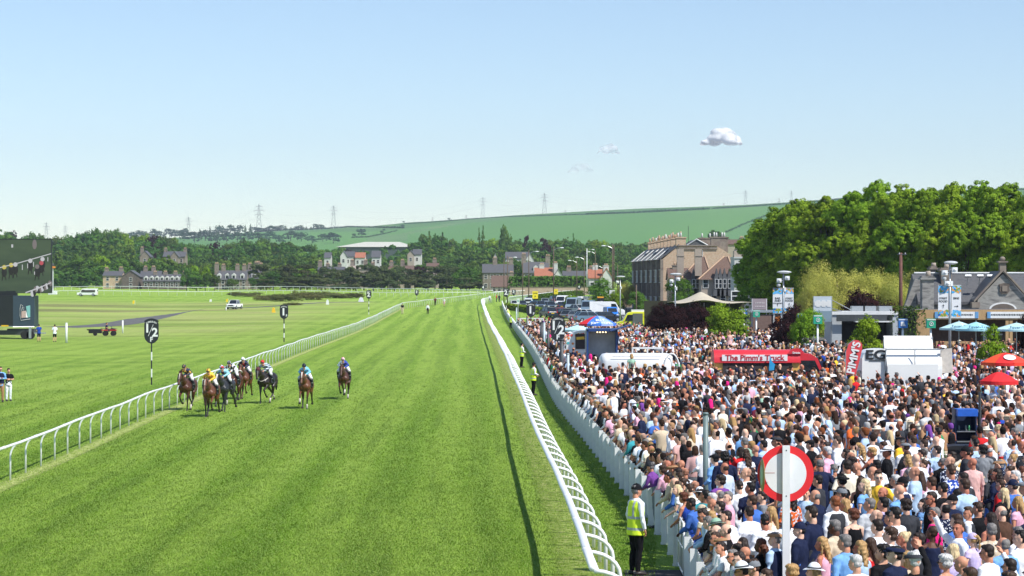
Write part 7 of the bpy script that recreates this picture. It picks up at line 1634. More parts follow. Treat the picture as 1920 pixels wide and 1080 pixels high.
# --- big screen on its trailer
def big_screen():
 Y = 252.0; k = Y / F; x0 = X(-75,Y); xs1 = X(93.5,Y); z0 = float(g(X(30,Y),Y)); t = thing('screen_trailer','big outdoor screen raised above a dark grey trailer','screen',(x0,Y,z0)); Z = lambda p:Zp(p,Y) - z0; W = xs1 - x0; DG = pm('trailer_blue_grey',(.022,.040,.060),.45,.06,2); DG2 = pm('trailer_black',(.012,.014,.017),.5,.1,2)
 m = MB(); m.box((W / 2,1.1,(Z(447.5) + Z(550)) / 2),(W,.5,Z(447.5) - Z(550))); m.build('screen_case',DG2,t)
 sm = bpy.data.materials.new('screen_picture'); sm.use_nodes = True; N = sm.node_tree.nodes; L = sm.node_tree.links; b = N['Principled BSDF']; b.inputs['Base Color'].default_value = (.02,.02,.02,1); b.inputs['Roughness'].default_value = .4
 tc = N.new('ShaderNodeTexCoord'); nz = N.new('ShaderNodeTexNoise'); nz.inputs['Scale'].default_value = .5; nz.inputs['Detail'].default_value = 6; mp = N.new('ShaderNodeMapping'); mp.inputs['Scale'].default_value = (.5,1,2.2); L.new(tc.outputs['Object'],mp.inputs[0]); L.new(mp.outputs[0],nz.inputs['Vector'])
 cr = N.new('ShaderNodeValToRGB'); cr.color_ramp.elements[0].color = (.030,.060,.026,1); cr.color_ramp.elements[0].position = .3; cr.color_ramp.elements[1].color = (.062,.105,.045,1); cr.color_ramp.elements[1].position = .7; L.new(nz.outputs[0],cr.inputs[0]); L.new(cr.outputs[0],b.inputs['Emission Color']); b.inputs['Emission Strength'].default_value = .7
 m = MB(); m.box((W / 2,.83,(Z(449) + Z(549.5)) / 2),(W - .12,.04,Z(449) - Z(549.5))); scr = m.build('screen_face',sm,t)
 def em(nm,c,s=.75):return pm('picture_' + nm,tuple(v * .1 for v in c),.5,.05,5,emit=(*c,s))
 EW,ED,EG_,EY,ER = em('white',(.55,.55,.58)),em('dark',(.02,.018,.018)),em('grey',(.20,.17,.17)),em('yellow',(.6,.5,.1)),em('red',(.5,.08,.1))
 P = lambda px,py:((px + 75) * k,.79,Z(py))
 m = MB(); m.tube([P(-60,516),P(0,501),P(32,493),P(93,475.5)],.055,5); m.build('picture_rail',EW,scr)
 for px,pa,pb in ((39,496,506),(49,494,503),(60,491,500),(87,482,490),(62,509,515)):m = MB(); m.tube([P(px,pa),P(px,pb)],.045,5); m.build('picture_post',EW,scr)
 m = MB(); m.tube([P(45,549),P(70,540),P(93,530)],.07,5); m.build('picture_rail',EW,scr)
 for px,py,c in ((5,508,EY),(18,504,EY),(26,503,EW),(54,496,EW),(67,507,EG_),(75,500,ER),(77,493,EW)):
  m = MB(); q = P(px,py); m.ell((q[0],.79,q[2] - .15),(.30,.02,.55),10,8); m.tube([(q[0] - .15,.79,q[2] - .5),(q[0] - .25,.79,q[2] - 1.1)],.05,4); m.tube([(q[0] + .1,.79,q[2] - .5),(q[0] + .2,.79,q[2] - 1.0)],.05,4); m.build('picture_horse',ED,scr); m = MB(); m.ell((q[0],.77,q[2] + .42),(.24,.02,.25),8,6); m.build('picture_rider',c,scr)
 rg_ = random.Random(2)
 for i in range(12):m = MB(); q = P(58 + i * 3,545 - i * 1.3 + rg_.random() * 6); m.ell((q[0],.78,q[2]),(.25,.02,.35),7,5); m.build('picture_spectator',(EW,ED,EG_)[i % 3],scr)
 m = MB(); q = P(62,458); m.ell((q[0],.78,q[2]),(.25,.02,.55),8,6); m.build('picture_sign',EG_,scr)
 m = MB(); q = P(20,461); m.box((q[0],.78,q[2]),(.2,.02,.35)); m.build('picture_block',EW,scr)
 m = MB(); m.box(((5 + 75) * k,1.2,Z(551)),(2.6,1.0,.6)); m.box(((17 + 75) * k,1.2,Z(552)),(1.0,.9,.8)); m.build('lift_mast',DG2,t)
 xa,xc,xb = (-75 + 75) * k,(24.5 + 75) * k,(61 + 75) * k; zt,zb = Z(554),Z(613)
 m = MB(); m.box(((xa + xc) / 2,1.25,(zt + zb) / 2),(xc - xa,2.5,zt - zb)); m.build('trailer_front',DG2,t); m = MB(); m.prism([(xc,.0),(xb,.9),(xb,3.2),(xc,2.5)],zb,zt - .02,'z'); m.build('trailer_side',DG,t)
 A = math.atan2(.9,xb - xc); LM = Matrix.Translation(((xc + xb) / 2 + .1,.46,Z(587))) @ Matrix.Rotation(A,4,'Z')
 for poly,mt in (([(-.35,-.55),(.12,-.50),(.12,.25),(-.35,.20)],pm('logo_pink',(.42,.30,.27),.5,.2,12)),([(.14,.75),(.62,.85),(.62,-.45),(.36,-.50)],pm('logo_teal',(.16,.38,.38),.5,.1,6)),([(.14,.3),(.34,-.5),(.14,-.5)],LETW)):m = MB(); m.prism(poly,-.03,0,'y'); m.xf(LM); m.build('logo',mt,t)
 m = MB(); m.tube([LM @ Vector(p) for p in ((-.20,-.03,.80),(-.42,-.03,.95),(-.52,-.03,.5),(-.52,-.03,-.3),(-.40,-.03,-.82),(.60,-.03,-.66))],.035,5); m.tube([LM @ Vector(p) for p in ((-.34,-.03,.25),(-.22,-.03,.7),(-.08,-.03,.62),(-.12,-.03,.3))],.035,5); m.build('logo_outline',LEAD,t)
 m = MB(); m.box(((xa + xc) / 2,-.02,zb + .05),(xc - xa,.05,.1)); m.tube([(xc,-.03,zb),(xb,.87,zb)],.06,6); m.build('edge_trim',GREYM,t); m = MB(); m.box((xc - .9,-.06,zb + .12),(.8,.04,.16)); m.build('number_plate',pm('plate_yellow',(.8,.5,.02),.5),t)
 m = MB(); m.box((xb - 1.5,1.6,Z(621)),(3.0,1.6,.5)); m.box((xa + 3,1.4,Z(624)),(8,1.6,.5)); m.build('chassis',DARKM,t)
 for x in (xb - 1.0,xb - .35,xa + 2.8):m = MB(); m.tube([(x,.5,.45),(x,.85,.45)],.45,14); m.build('wheel',RUBBER,t)
 m = MB(); m.box((xb - .35,.4,Z(624)),(.25,.25,Z(613) - .1)); m.build('outrigger',GREYM,t); m = MB(); m.box((xb + .6,1.0,Z(625)),(1.2,.9,.12)); m.build('steps',GREYM,t)
big_screen()
def pick_lift():
 Y = 640.0; x = X(99,Y); z0 = float(g(x,Y)); t = thing('camera_hoist','orange camera platform on a slender mast beside the big screen','platform',(x,Y,z0)); Z = lambda p:Zp(p,Y) - z0; m = MB(); m.tube([(0,0,0),(0,0,Z(502))],.22,6); m.build('mast',LEAD,t); m = MB(); m.box((0,0,Z(501)),(1.3,1,.5)); m.build('basket',pm('orange_basket',(.75,.25,.03),.5),t); m = MB(); m.box((0,0,.5),(2.2,2,1)); m.build('base',WHITE,t); m = MB(); m.ell((0,0,Z(497.5)),(.35,.3,.6),8,6); m.build('cameraman_cover',DARKM,t)
pick_lift()
# --- pylons with their wires
def pylon(px,pyt,pyb,label):
 x,Y,z = hill_pt(px,pyb); h = (pyb - pyt) * Y / F; t = thing('pylon',label,'pylon',(x,Y,z),R_.uniform(-.2,.2),'electricity pylons on the hill'); m = MB(); PM = pm('pylon_steel',(.16,.18,.20),.5,.05,1); w0 = h * .105; lv = [0,.2,.38,.53,.66,.78,.88,.97]; W = lambda u:w0 * (1 - u) ** 1.1 * .9 + w0 * .13
 r = h * .0038
 for sx,sy in ((1,1),(1,-1),(-1,1),(-1,-1)):m.tube([(sx * W(u),sy * W(u),h * u) for u in lv] + [(0,0,h)],r,4)
 for a,b in zip(lv,lv[1:]):
  for s in (1,-1):
   m.tube([(-W(a),s * W(a),h * a),(W(b),s * W(b),h * b)],r * .7,3); m.tube([(W(a),s * W(a),h * a),(-W(b),s * W(b),h * b)],r * .7,3)
 m.build('lattice_tower',PM,t); m = MB()
 for u,l in ((.62,.13),(.76,.17),(.90,.12)):
  m.tube([(-h * l,0,h * u),(0,0,h * (u + .035)),(h * l,0,h * u)],r,4); m.tube([(-h * l,0,h * u),(h * l,0,h * u)],r,4)
  for s in (-1,1):m.tube([(s * h * l,0,h * u),(s * h * l,0,h * (u - .045))],r * .9,4)
 m.build('cross_arm',PM,t); return t
PY = [(87,408,446,'first pylon of the line, over the big screen'),(122.5,415,446,'shorter second pylon over the big screen'),(353.5,386,424,'pylon rising above the crest wood'),(485.5,379,432,'very thin tall pylon where the wood meets the field'),(625.5,380,424,'clear latticed pylon at the end of the hill hedge'),(905.5,367,406,'faint slim pylon on the field skyline'),(1021,361,401,'sturdy pylon above the middle of the hill'),(1398,356,384,'pale pylon high above the terrace'),(1484,357,379,'faint pylon just before the limes')]
PT = [pylon(*p) for p in PY]
for i,(a,b) in enumerate(zip(PT,PT[1:])):
 t = thing('power_line','thin power cables sagging between pylons ' + ('over the big screen','across the left wood','over the crest wood','over the first field','over the sloping field','above the round tree','above the terrace','beside the limes')[i],'power cable',a.location)
 ha = (PY[i][2] - PY[i][1]) * a.location.y / F; hb_ = (PY[i + 1][2] - PY[i + 1][1]) * b.location.y / F
 for u in (.58,.86):m = MB(); A = Vector((0,0,ha * u)); B = b.location - a.location + Vector((0,0,hb_ * u)); m.tube([A.lerp(B,s) - Vector((0,0,14 * 4 * s * (1 - s))) for s in np.linspace(0,1,14)],.08,3); m.build('cable',pm('cable_grey',(.2,.22,.24),.6),t)
for px,yt,yb in ((811,404,411),(874,401,408),(1060,394,398),(1357,381,386),(1461,371,379)):
 x,Y,z = hill_pt(px,yb); t = thing('wooden_pole','tiny twin wooden pole on the skyline %s' % {811:'above the pale field strip',874:'west of the faint slim pylon',1060:'east of the sturdy pylon',1357:'before the pale pylon',1461:'beside the faint pylon by the limes'}[px],'pole',(x,Y,z)); m = MB(); h = (yb - yt) * Y / F; m.tube([(-.8,0,0),(-.8,0,h)],.25,5); m.tube([(.8,0,0),(.8,0,h)],.25,5); m.build('pole',WOODP,t); m = MB(); m.box((0,0,h * .92),(3,.2,.3)); m.build('cross_arm',WOODP,t)
# --- clouds
def cloud_mat(name,dens,edge):
 m = bpy.data.materials.new(name); m.use_nodes = True; N = m.node_tree.nodes; L = m.node_tree.links; N.remove(N['Principled BSDF']); lw = N.new('ShaderNodeLayerWeight'); lw.inputs[0].default_value = .5
 tc = N.new('ShaderNodeTexCoord'); nz = N.new('ShaderNodeTexNoise'); nz.inputs['Scale'].default_value = .03; nz.inputs['Detail'].default_value = 6; L.new(tc.outputs['Object'],nz.inputs['Vector'])
 mr = N.new('ShaderNodeMapRange'); mr.interpolation_type = 'SMOOTHSTEP'; mr.inputs[1].default_value = 1.0; mr.inputs[2].default_value = edge; mr.inputs[3].default_value = 0; mr.inputs[4].default_value = dens; L.new(lw.outputs['Facing'],mr.inputs[0])
 m2 = N.new('ShaderNodeMapRange'); m2.inputs[1].default_value = .3; m2.inputs[2].default_value = .62; L.new(nz.outputs[0],m2.inputs[0]); ml = N.new('ShaderNodeMath'); ml.operation = 'MULTIPLY'; L.new(mr.outputs[0],ml.inputs[0]); L.new(m2.outputs[0],ml.inputs[1]) if dens < .6 else ml.inputs.__getitem__(1).__setattr__('default_value',1.0)
 d = N.new('ShaderNodeBsdfDiffuse'); d.inputs[0].default_value = (1,1,1,1); tl = N.new('ShaderNodeBsdfTranslucent'); tl.inputs[0].default_value = (1,1,1,1); md = N.new('ShaderNodeMixShader'); md.inputs[0].default_value = .25; L.new(d.outputs[0],md.inputs[1]); L.new(tl.outputs[0],md.inputs[2])
 t = N.new('ShaderNodeBsdfTransparent'); mx = N.new('ShaderNodeMixShader'); L.new(ml.outputs[0],mx.inputs[0]); L.new(t.outputs[0],mx.inputs[1]); L.new(md.outputs[0],mx.inputs[2]); L.new(mx.outputs[0],N['Material Output'].inputs[0]); return m
def cloud(px,py,w,h,label,dens,n=26,seed=1,edge=.35):
 Y = 9000.0; t = MB(); rg_ = random.Random(seed); k = Y / F
 for i in range(n):
  u = rg_.uniform(-1,1); r = (.26 + .5 * (1 - u * u)) * h * .5 * rg_.uniform(.45,1); t.ell((u * (w * .5 - r) * k,rg_.uniform(-.3,.3) * w * k * .5,(-h * .28 + r * .6 + rg_.uniform(0,.45) * h * (1 - u * u)) * k),(r * 1.3 * k,r * k,r * .8 * k),14,8)
 me = fuse(t,'cloud',max(3.0,h * k / 26),34,1,[cloud_mat('cloud_' + label[:9],dens,edge)]); o = bpy.data.objects.new('cloud',me); COL.objects.link(o); o.location = (X(px,Y),Y,Zp(py,Y)); tag(o,label,'cloud')
cloud(1353,262,86,40,'small bright white puffy cloud above the hill',.96,40,3,.15)
cloud(1141,282,50,26,'faint wispy cloud west of the bright one',.42,18,5,.2)
cloud(1090,316,58,30,'very faint low grey wisp of cloud',.20,16,7,.1)
# ---------------------------------------------------------------- cars and vans
def car_mesh(kind,L,Wd,Hh):
 """side outline extruded and pinched in; returns meshes for the parts"""
 if kind in ('hatch','suv','estate'):
  hb = .62 * Hh if kind != 'suv' else .60 * Hh; f0 = .20; rear = .96 if kind != 'hatch' else .95
  body = [(0,.30),(0,hb * .82),(.03,hb * .95),(.22,hb * 1.02),(.97,hb * 1.05),(1,hb * .9),(1,.32)]
  cab = [(.24,hb * 1.0),(.40,Hh * .985),(.52,Hh),(.84 if kind != 'hatch' else .80,Hh * .98),(.955,hb * 1.05)]
 elif kind == 'van':
  hb = Hh * .56; body = [(0,.35),(0,.42 * Hh),(.05,.50 * Hh),(.16,.55 * Hh),(.25,.93 * Hh),(.30,.985 * Hh),(.36,Hh),(.985,Hh),(1,.97 * Hh),(1,.36)]; cab = None
 elif kind == 'pickup':
  hb = .56 * Hh; body = [(0,.4),(0,hb * .9),(.04,hb),(.26,hb * 1.05),(.99,hb * 1.02),(1,hb * .9),(1,.42)]; cab = [(.26,hb),(.38,Hh * .98),(.46,Hh),(.64,Hh),(.70,hb * 1.02)]
 out = {}
 def shell(prof,w0,w1,inset,z0,z1):
  m = MB(); vs = []; n = len(prof)
  for s in (-1,1):
   for u,z in prof:k = (z - z0) / max(z1 - z0,.01); w = (w0 + (w1 - w0) * max(0,min(1,k))) / 2; e = .06 * max(0,abs(u - .5) * 2 - .8) / .2; vs.append(((u - .5) * L,s * (w - e * 1.2),z))
  m.add(vs,[tuple(range(n)),tuple(range(2 * n - 1,n - 1,-1))] + [(i,i + n,(i + 1) % n + n,(i + 1) % n) for i in range(n)]); return m
 m = shell(body,Wd,Wd * (.94 if kind == 'van' else .96),0,.3,Hh); out['body'] = m
 if cab:
  m = shell(cab,Wd * .93,Wd * .72,0,hb,Hh); out['windows'] = m
  m = MB(); top = [p for p in cab if p[1] > Hh * .97]; x0,x1 = (top[0][0] - .5) * L,(top[-1][0] - .5) * L; m.box(((x0 + x1) / 2,0,Hh * .995),(x1 - x0 + .05,Wd * .735,.06));
  for s in (-1,1):
   for (ua,za),(ub,zb) in ((cab[0],top[0]),(top[-1],cab[-1])):m.tube([((ua - .5) * L,s * Wd * .455,za),((ub - .5) * L,s * Wd * .365,zb)],.045,5)
   uu = (.60 if kind != 'pickup' else .55); m.tube([((uu - .5) * L,s * Wd * .468,hb),((uu - .5) * L,s * Wd * .37,Hh * .98)],.04,5)
  out['roof'] = m
 else:
  m = MB(); hx = lambda u:(u - .5) * L
  m.add([(hx(.165),-Wd * .42,.57 * Hh),(hx(.165),Wd * .42,.57 * Hh),(hx(.248),Wd * .40,.90 * Hh),(hx(.248),-Wd * .40,.90 * Hh)],[(0,1,2,3)]); m.v = [(x - .03,y,z + .02) for x,y,z in m.v]; out['windscreen'] = m
  for s in (-1,1):m = MB(); out['side_window%d' % s] = m; m.prism([(hx(.20),.56 * Hh),(hx(.26),.86 * Hh),(hx(.385),.86 * Hh),(hx(.385),.56 * Hh)],s * Wd * .478,s * Wd * .488,'y')
  m = MB(); m.box((L / 2 + .004,0,.74 * Hh),(.02,Wd * .7,.22 * Hh)); out['rear_window'] = m
 return out
CG = {}
def car(px,pyb,kind,L,Wd,Hh,col,rz,label,txt=None,name='parked_car',cat='car',grp='cars parked beside the course',fix_Y=None,s=1.0):
 x,y,z = G(px,pyb) if not fix_Y else (X(px,fix_Y),fix_Y,float(g(X(px,fix_Y),fix_Y)))
 t = thing(name,label,cat,(x,y,z),rz,grp); t.scale = (s,s,s); key = (kind,L,Hh)
 if key not in CG:CG[key] = {k:None for k in ()}; CG[key]['src'] = car_mesh(kind,L,Wd,Hh); CG[key]['me'] = {}
 cpm = pm('car_paint',None,.28,.03,2,objcol=True,spec=.6)
 for k,m in CG[key]['src'].items():
  if k not in CG[key]['me']:
   o = m.build(k,GLASS if 'wind' in k else cpm); b = o.modifiers.new('b','BEVEL'); b.width = .05; b.segments = 2; dg = bpy.context.evaluated_depsgraph_get(); me = bpy.data.meshes.new_from_object(o.evaluated_get(dg)); bpy.data.objects.remove(o); CG[key]['me'][k] = me
  o = bpy.data.objects.new(k,CG[key]['me'][k]); COL.objects.link(o); o.parent = t; colour(o,col); o.name = 'glazing' if k == 'windows' else k.rstrip('-1')
 for sx_ in (-.32,.31):
  for sy in (-1,1):
   r = .33 if Hh < 1.8 else .36; m = MB(); m.tube([(sx_ * L,sy * (Wd / 2 - .20),r),(sx_ * L,sy * (Wd / 2 + .01),r)],r,18,up=(0,0,1)); w = m.build('wheel',RUBBER,t,fix=False); m = MB(); m.tube([(sx_ * L,sy * (Wd / 2 - .05),r),(sx_ * L,sy * (Wd / 2 + .02),r)],r * .62,12,up=(0,0,1)); m.build('rim',GREYM,w,fix=False)
 hl = .45 * Hh if kind != 'van' else .36 * Hh
 for sy in (-1,1):
  m = MB(); m.box((-L / 2 - .0,sy * Wd * .36,hl),(.10,.30,.16)); m.build('headlight',LETW,t,fix=False); m = MB(); m.box((L / 2 - .0,sy * Wd * .40,hl + .12),(.10,.20,.20)); m.build('tail_light',pm('tail_red',(.45,.01,.01),.3),t,fix=False)
  m = MB(); m.box((-.22 * L,sy * (Wd / 2 + .10),.66 * Hh if kind != 'van' else .55 * Hh),(.12,.2,.14)); m.build('wing_mirror',BLACK,t,fix=False)
 m = MB(); m.box((L / 2 + .02,0,hl - .05),(.03,.5,.12)); m.build('number_plate',pm('plate_yellow',(.8,.5,.02),.5),t,fix=False)
 m = MB(); m.box((-L / 2 - .0,0,hl - .05),(.08,Wd * .5,.18)); m.box((0,0,.30),(L * .96,Wd * .9,.12)); m.build('grille_and_sill',BLACK,t,fix=False)
 if txt:txt(t)
 return t
def livery_green(t):
 m = MB();
 for i in range(10):a = 2 * PI * i / 10; m.ell((math.cos(a) * .2 - .9,-1.02,1.75 + math.sin(a) * .2),(.08,.02,.08),8,5)
 m.ell((-.9,-1.02,1.75),(.17,.02,.17),10,6); m.build('logo',pm('logo_green',(.05,.40,.10),.5),t); text('mwgreen',.42,pm('logo_green',(.05,.40,.10)),t,(.4,-1.02,1.72),bold=.02)
AW = PI / 2   # nose points away from the camera when rz = -90 degrees
C = CLO
car(1028,595,'suv',4.6,1.9,1.68,srgb(40,52,68),RAD(-72),'dark blue grey estate, first of the front row by the hedge')
car(1046,594,'hatch',4.2,1.8,1.50,srgb(178,44,50),RAD(-74),'red hatchback second in the front row')
car(1058,595,'hatch',4.3,1.8,1.46,srgb(24,26,30),RAD(-70),'black hatchback squeezed beside the red one')
car(1073,600,'estate',4.7,1.85,1.45,srgb(112,118,128),RAD(-128),'silver grey estate with bright wheel turned to the crowd')
car(1104,604,'suv',4.6,1.9,1.58,srgb(98,128,152),RAD(-160),'pale blue crossover at the front by the striped parasol')
car(1090,597,'hatch',4.4,1.8,1.45,srgb(225,228,230),RAD(-35),'white car with its nose behind the pale blue crossover')
car(1138,603,'suv',4.5,1.85,1.5,srgb(30,36,44),RAD(-165),'dark car beside the blue van and striped parasol')
for i,(px,py,kd,c,r,lb_) in enumerate(((965,577,'hatch',(225,228,230),95,'white car at the barrier end of the back row'),(978,577,'hatch',(60,70,84),100,'small dark car next to the white one, back row'),(990,576,'van',(215,220,226),-90,'small white van by the yellow notice'),(1001,578,'hatch',(60,120,180),-85,'bright blue car under the yellow notice'),(1014,580,'suv',(86,104,124),90,'slate blue car in the middle of the back row'),(1023,579,'hatch',(120,134,148),84,'grey blue car in the middle of the back row'),(1033,581,'suv',(76,92,112),95,'dark slate car before the tall lamp post'),(1022,572,'hatch',(170,178,188),90,'light grey car in the rearmost row'),(1053,580,'hatch',(40,60,80),-90,'dark navy car between lamp post and white van'),(1062,579,'hatch',(70,130,200),-60,'bright blue hatchback before the white vans'),(1038,569,'suv',(50,90,140),-80,'blue people carrier beside the red car end'),(1045,572,'hatch',(150,40,50),-85,'dark red car beside the blue people carrier'),(992,569,'hatch',(90,120,150),90,'blue grey car in the rearmost row by the sign'),(1064,586,'hatch',(50,60,72),88,'dark car behind the silver estate'),(1080,588,'suv',(200,206,210),-60,'silver car nosed behind the estates'))):
 car(px,py,kd,4.3 if kd != 'van' else 4.6,1.8,{'hatch':1.48,'suv':1.65,'van':1.9}[kd],srgb(*c),RAD(r),lb_)
V = dict(name='parked_van',cat='van',grp='vans parked beside the course')
car(1056,577,'van',5.4,2.0,2.5,srgb(232,234,236),RAD(68),'tall white van nosing towards the crowd behind the lamp post',**V)
car(1075,586,'van',5.6,2.0,2.75,srgb(130,150,165),RAD(75),'blue grey panel van beside the white minibus',**V)
car(1096,583,'van',5.8,2.0,2.75,srgb(236,238,240),RAD(25),'high white van with dark side window',**V)
car(1103,591,'van',5.2,2.0,2.6,srgb(110,132,150),RAD(80),'slate grey van close behind the lettered van',**V)
car(1138,594,'van',5.9,2.05,2.55,srgb(240,242,244),RAD(180),'long white van with green flower logo',txt=livery_green,**V)
car(1145,597,'van',4.4,1.8,1.85,srgb(40,120,210),RAD(100),'small bright blue van behind the parasol',**V)
def ambulance():
 Y = 285.0; x = X(1194,Y); t = car(0,0,'van',5.9,2.1,2.55,srgb(226,226,40),RAD(0),'bright yellow ambulance with its side door open',fix_Y=Y,name='ambulance',cat='ambulance',grp=None); t.location = (X(1197,Y),Y,0)
 m = MB(); m.box((-.15,-1.04,1.6),(1.25,.04,1.5)); m.build('open_side_door',pm('ambulance_inside',(.10,.11,.12),.6),t); m = MB(); m.box((1.9,-1.05,1.55),(1.7,.04,.85)); m.build('side_window',GLASS,t)
 m = MB(); m.box((.9,0,2.68),(3.6,1.7,.28)); m.build('white_roof_box',WHT,t); m = MB()
 for i in range(12):m.box((-2.2 + i * .44,-1.055,.95),(.22,.03,.3))
 m.build('green_check',pm('ambulance_green',(.02,.30,.12),.5),t); text('AMBULANCE',.34,pm('ambulance_dark',(.25,.22,.05)),t,(1.95,-1.06,2.22),bold=.02)
ambulance()
car(164,555.3,'van',5.3,1.95,2.0,srgb(238,238,238),RAD(0),'white minibus with dark windows on the back straight',name='minibus',cat='van',grp=None)
m = MB(); tt = [o for o in bpy.data.objects if o.get('label') == 'white minibus with dark windows on the back straight'][0]; m.box((.6,-.985,1.35),(3.2,.03,.55)); m.build('side_window',GLASS,tt)
car(440,579.4,'pickup',5.0,1.9,1.80,srgb(235,236,238),RAD(78),'white pickup truck standing head on out on the links',name='pickup_truck',cat='truck',grp=None)
def quad():
 x,y,z = G(194,629.5); t = thing('quad_bike','red and black quad bike with box trailer on the links','quad bike',(x,y,z),0); DR = RED
 for wx in (1.2,.25):
  for wy in (-.42,.42):m = MB(); m.tube([(wx,wy - .12,.28),(wx,wy + .12,.28)],.28,14); m.build('wheel',RUBBER,t)
 m = MB(); m.prism([(.0,.45),(.1,.75),(.5,.85),(.8,.8),(1.0,.95),(1.35,.85),(1.55,.6),(1.4,.45),(.9,.55),(.5,.45)],-.22,.22,'y'); m.build('body',DARKM,t)
 for a in (1.2,.2):m = MB(); m.box((a,0,.68),(.75,1.0,.10)); m.build('mudguard',DR,t)
 m = MB(); m.tube([(.95,-.38,1.12),(.95,0,1.05),(.95,.38,1.12)],.025,6); m.tube([(.95,0,1.05),(1.1,0,.7)],.03,6); m.build('handlebar',DARKM,t); m = MB(); m.box((1.35,0,.86),(.5,.8,.04)); m.box((-.05,0,.86),(.5,.8,.04)); m.build('rack',DARKM,t)
 m = MB(); m.box((-.95,0,.55),(1.5,1.0,.5)); m.box((-1.8,0,.72),(.3,.6,.12)); m.build('trailer_box',BLACK,t); m = MB(); m.tube([(-.9,-.56,.25),(-.9,-.44,.25)],.25,12); m.build('wheel',RUBBER,t)
 return x,y,z
QX = quad()
# ---------------------------------------------------------------- people
GW = dict(group='stewards in yellow vests along the barrier')
def at_y(px,Y):x = X(px,Y); return (x,Y,float(g(x,Y)))
person('steward in yellow vest and dark cap standing closest to the camera, facing the barrier',at_y(1192,48.2),RAD(-62),'stand',topc='white',legc='black',hat='cap',hatc='black',hair='short',hairc='grey',vest='hiviz',var=2,skin=SKINS[1],s=1.10,**GW)
person('steward in yellow vest and black cap, second closest, halfway to the crowd marker',G(1000,741),RAD(-70),'front',topc='white',legc='black',hat='cap',hatc='black',vest='hiviz',var=1,skin=SKINS[1],s=1.03,**GW)
person('slim steward in yellow vest and white shirt standing third along the barrier',G(978,689),RAD(-62),'front',topc='white',legc='black',hair='short',hairc='black',vest='hiviz',skin=SKINS[2],s=1.02,**GW)
person('steward in yellow vest and pale blue shirt beside the end of the far crowd',G(957.5,615.5),RAD(-40),'stand',topc='pale blue',legc='black',hat='cap',hatc='black',vest='hiviz',**GW)
person('furthest steward in yellow vest leaning on the barrier',G(954,599),RAD(60),'lean',topc='white',legc='black',vest='hiviz',s=1.1,**GW)
person('man in blue polo and dark shorts standing with hands together near the trailer',G(73,640.5),RAD(20),'front',top='short',topc='royal blue',legs='shorts',legc='navy',hair='short',hairc='dark brown',s=1.06)
person('man in white and black top and dark shorts watching with his back turned',G(102.5,641),RAD(4),'front',top='short',topc='white',legs='shorts',legc='black',hair='short',hairc='dark brown',s=1.06)
person('jockey on foot in black top and white breeches with black boots',G(16,752),RAD(205),'fold',top='short',topc='black',legc='white',hair='quiff',hairc='black',skin=SKINS[0],s=.97)
person('man in sunglasses, dark gilet and beige trousers at the very frame edge',G(1,754),RAD(190),'fold',topc='sky blue',legc='tan',vest='navy',hair='short',hairc='dark brown',glasses=True,s=1.05)
person('walker in black top and pale trousers carrying sticks on the far track',G(754.5,589),RAD(170),'walk',top='short',topc='black',legc='beige',hat='cap',hatc='black',hair='short',s=1.08)
person('official in white shirt and black trousers standing on the far track',G(802,589.3),RAD(185),'stand',topc='white',legc='black',hair='short',hairc='black',s=1.04)
person('person in maroon top walking beside the far rail',G(816,573),RAD(200),'hips',topc='maroon',legc='black',hair='short',hairc='brown',s=1.03)
person('person in white top and bare legs walking beside the far rail',G(833,574.5),RAD(160),'walk',top='short',topc='white',legs='shorts',legc='pink',hair='short',hairc='dark brown')
for px,py,c,l in ((918,567,'white','pale figure in white at the end of the near rail'),(931,566,'red','figure in red at the start of the barrier'),(936,566,'navy','dark figure beside the one in red at the barrier start'),(1053,558,'black','dark figure sitting out by the far bend rail'),(1069,557,'white','white shirted figure at the far bend rail'),(1074,558,'black','dark dressed figure at the far bend rail')):
 person(l,G(px,py),RAD(R_.uniform(100,260)),'stand',topc=c,legc='navy')
person('driver in navy shirt on the red quad bike',(QX[0] + .35,QX[1],QX[2] - .18),RAD(-90),'front',topc='navy',legc='charcoal',top='short',hair='short',hairc='dark brown',skin=SKINS[1],shoe=False)
for i,(px,c) in enumerate(((1114,'black'),(1127,'black'))):person('bar worker in black inside the blue box, %s' % ('arm raised to a shelf','facing out')[i],at_y(px,140.9),RAD((10,170)[i]),('raise','front')[i],topc=c,legc='black',top='short',hairc='black')
person('woman with long fair hair and pale patterned dress raised on shoulders',(X(1184,122),122,.62),RAD(10),'stand',fem=True,top='cap',legs='dress',topc='sage green',hair='bob',hairc='blonde')
person('girl in pink top held high in the crowd before the cream tent',(X(1368,165),165,.95),RAD(190),'raise',fem=True,top='none',legs='dress',topc='dusty pink',hair='long',hairc='blonde')
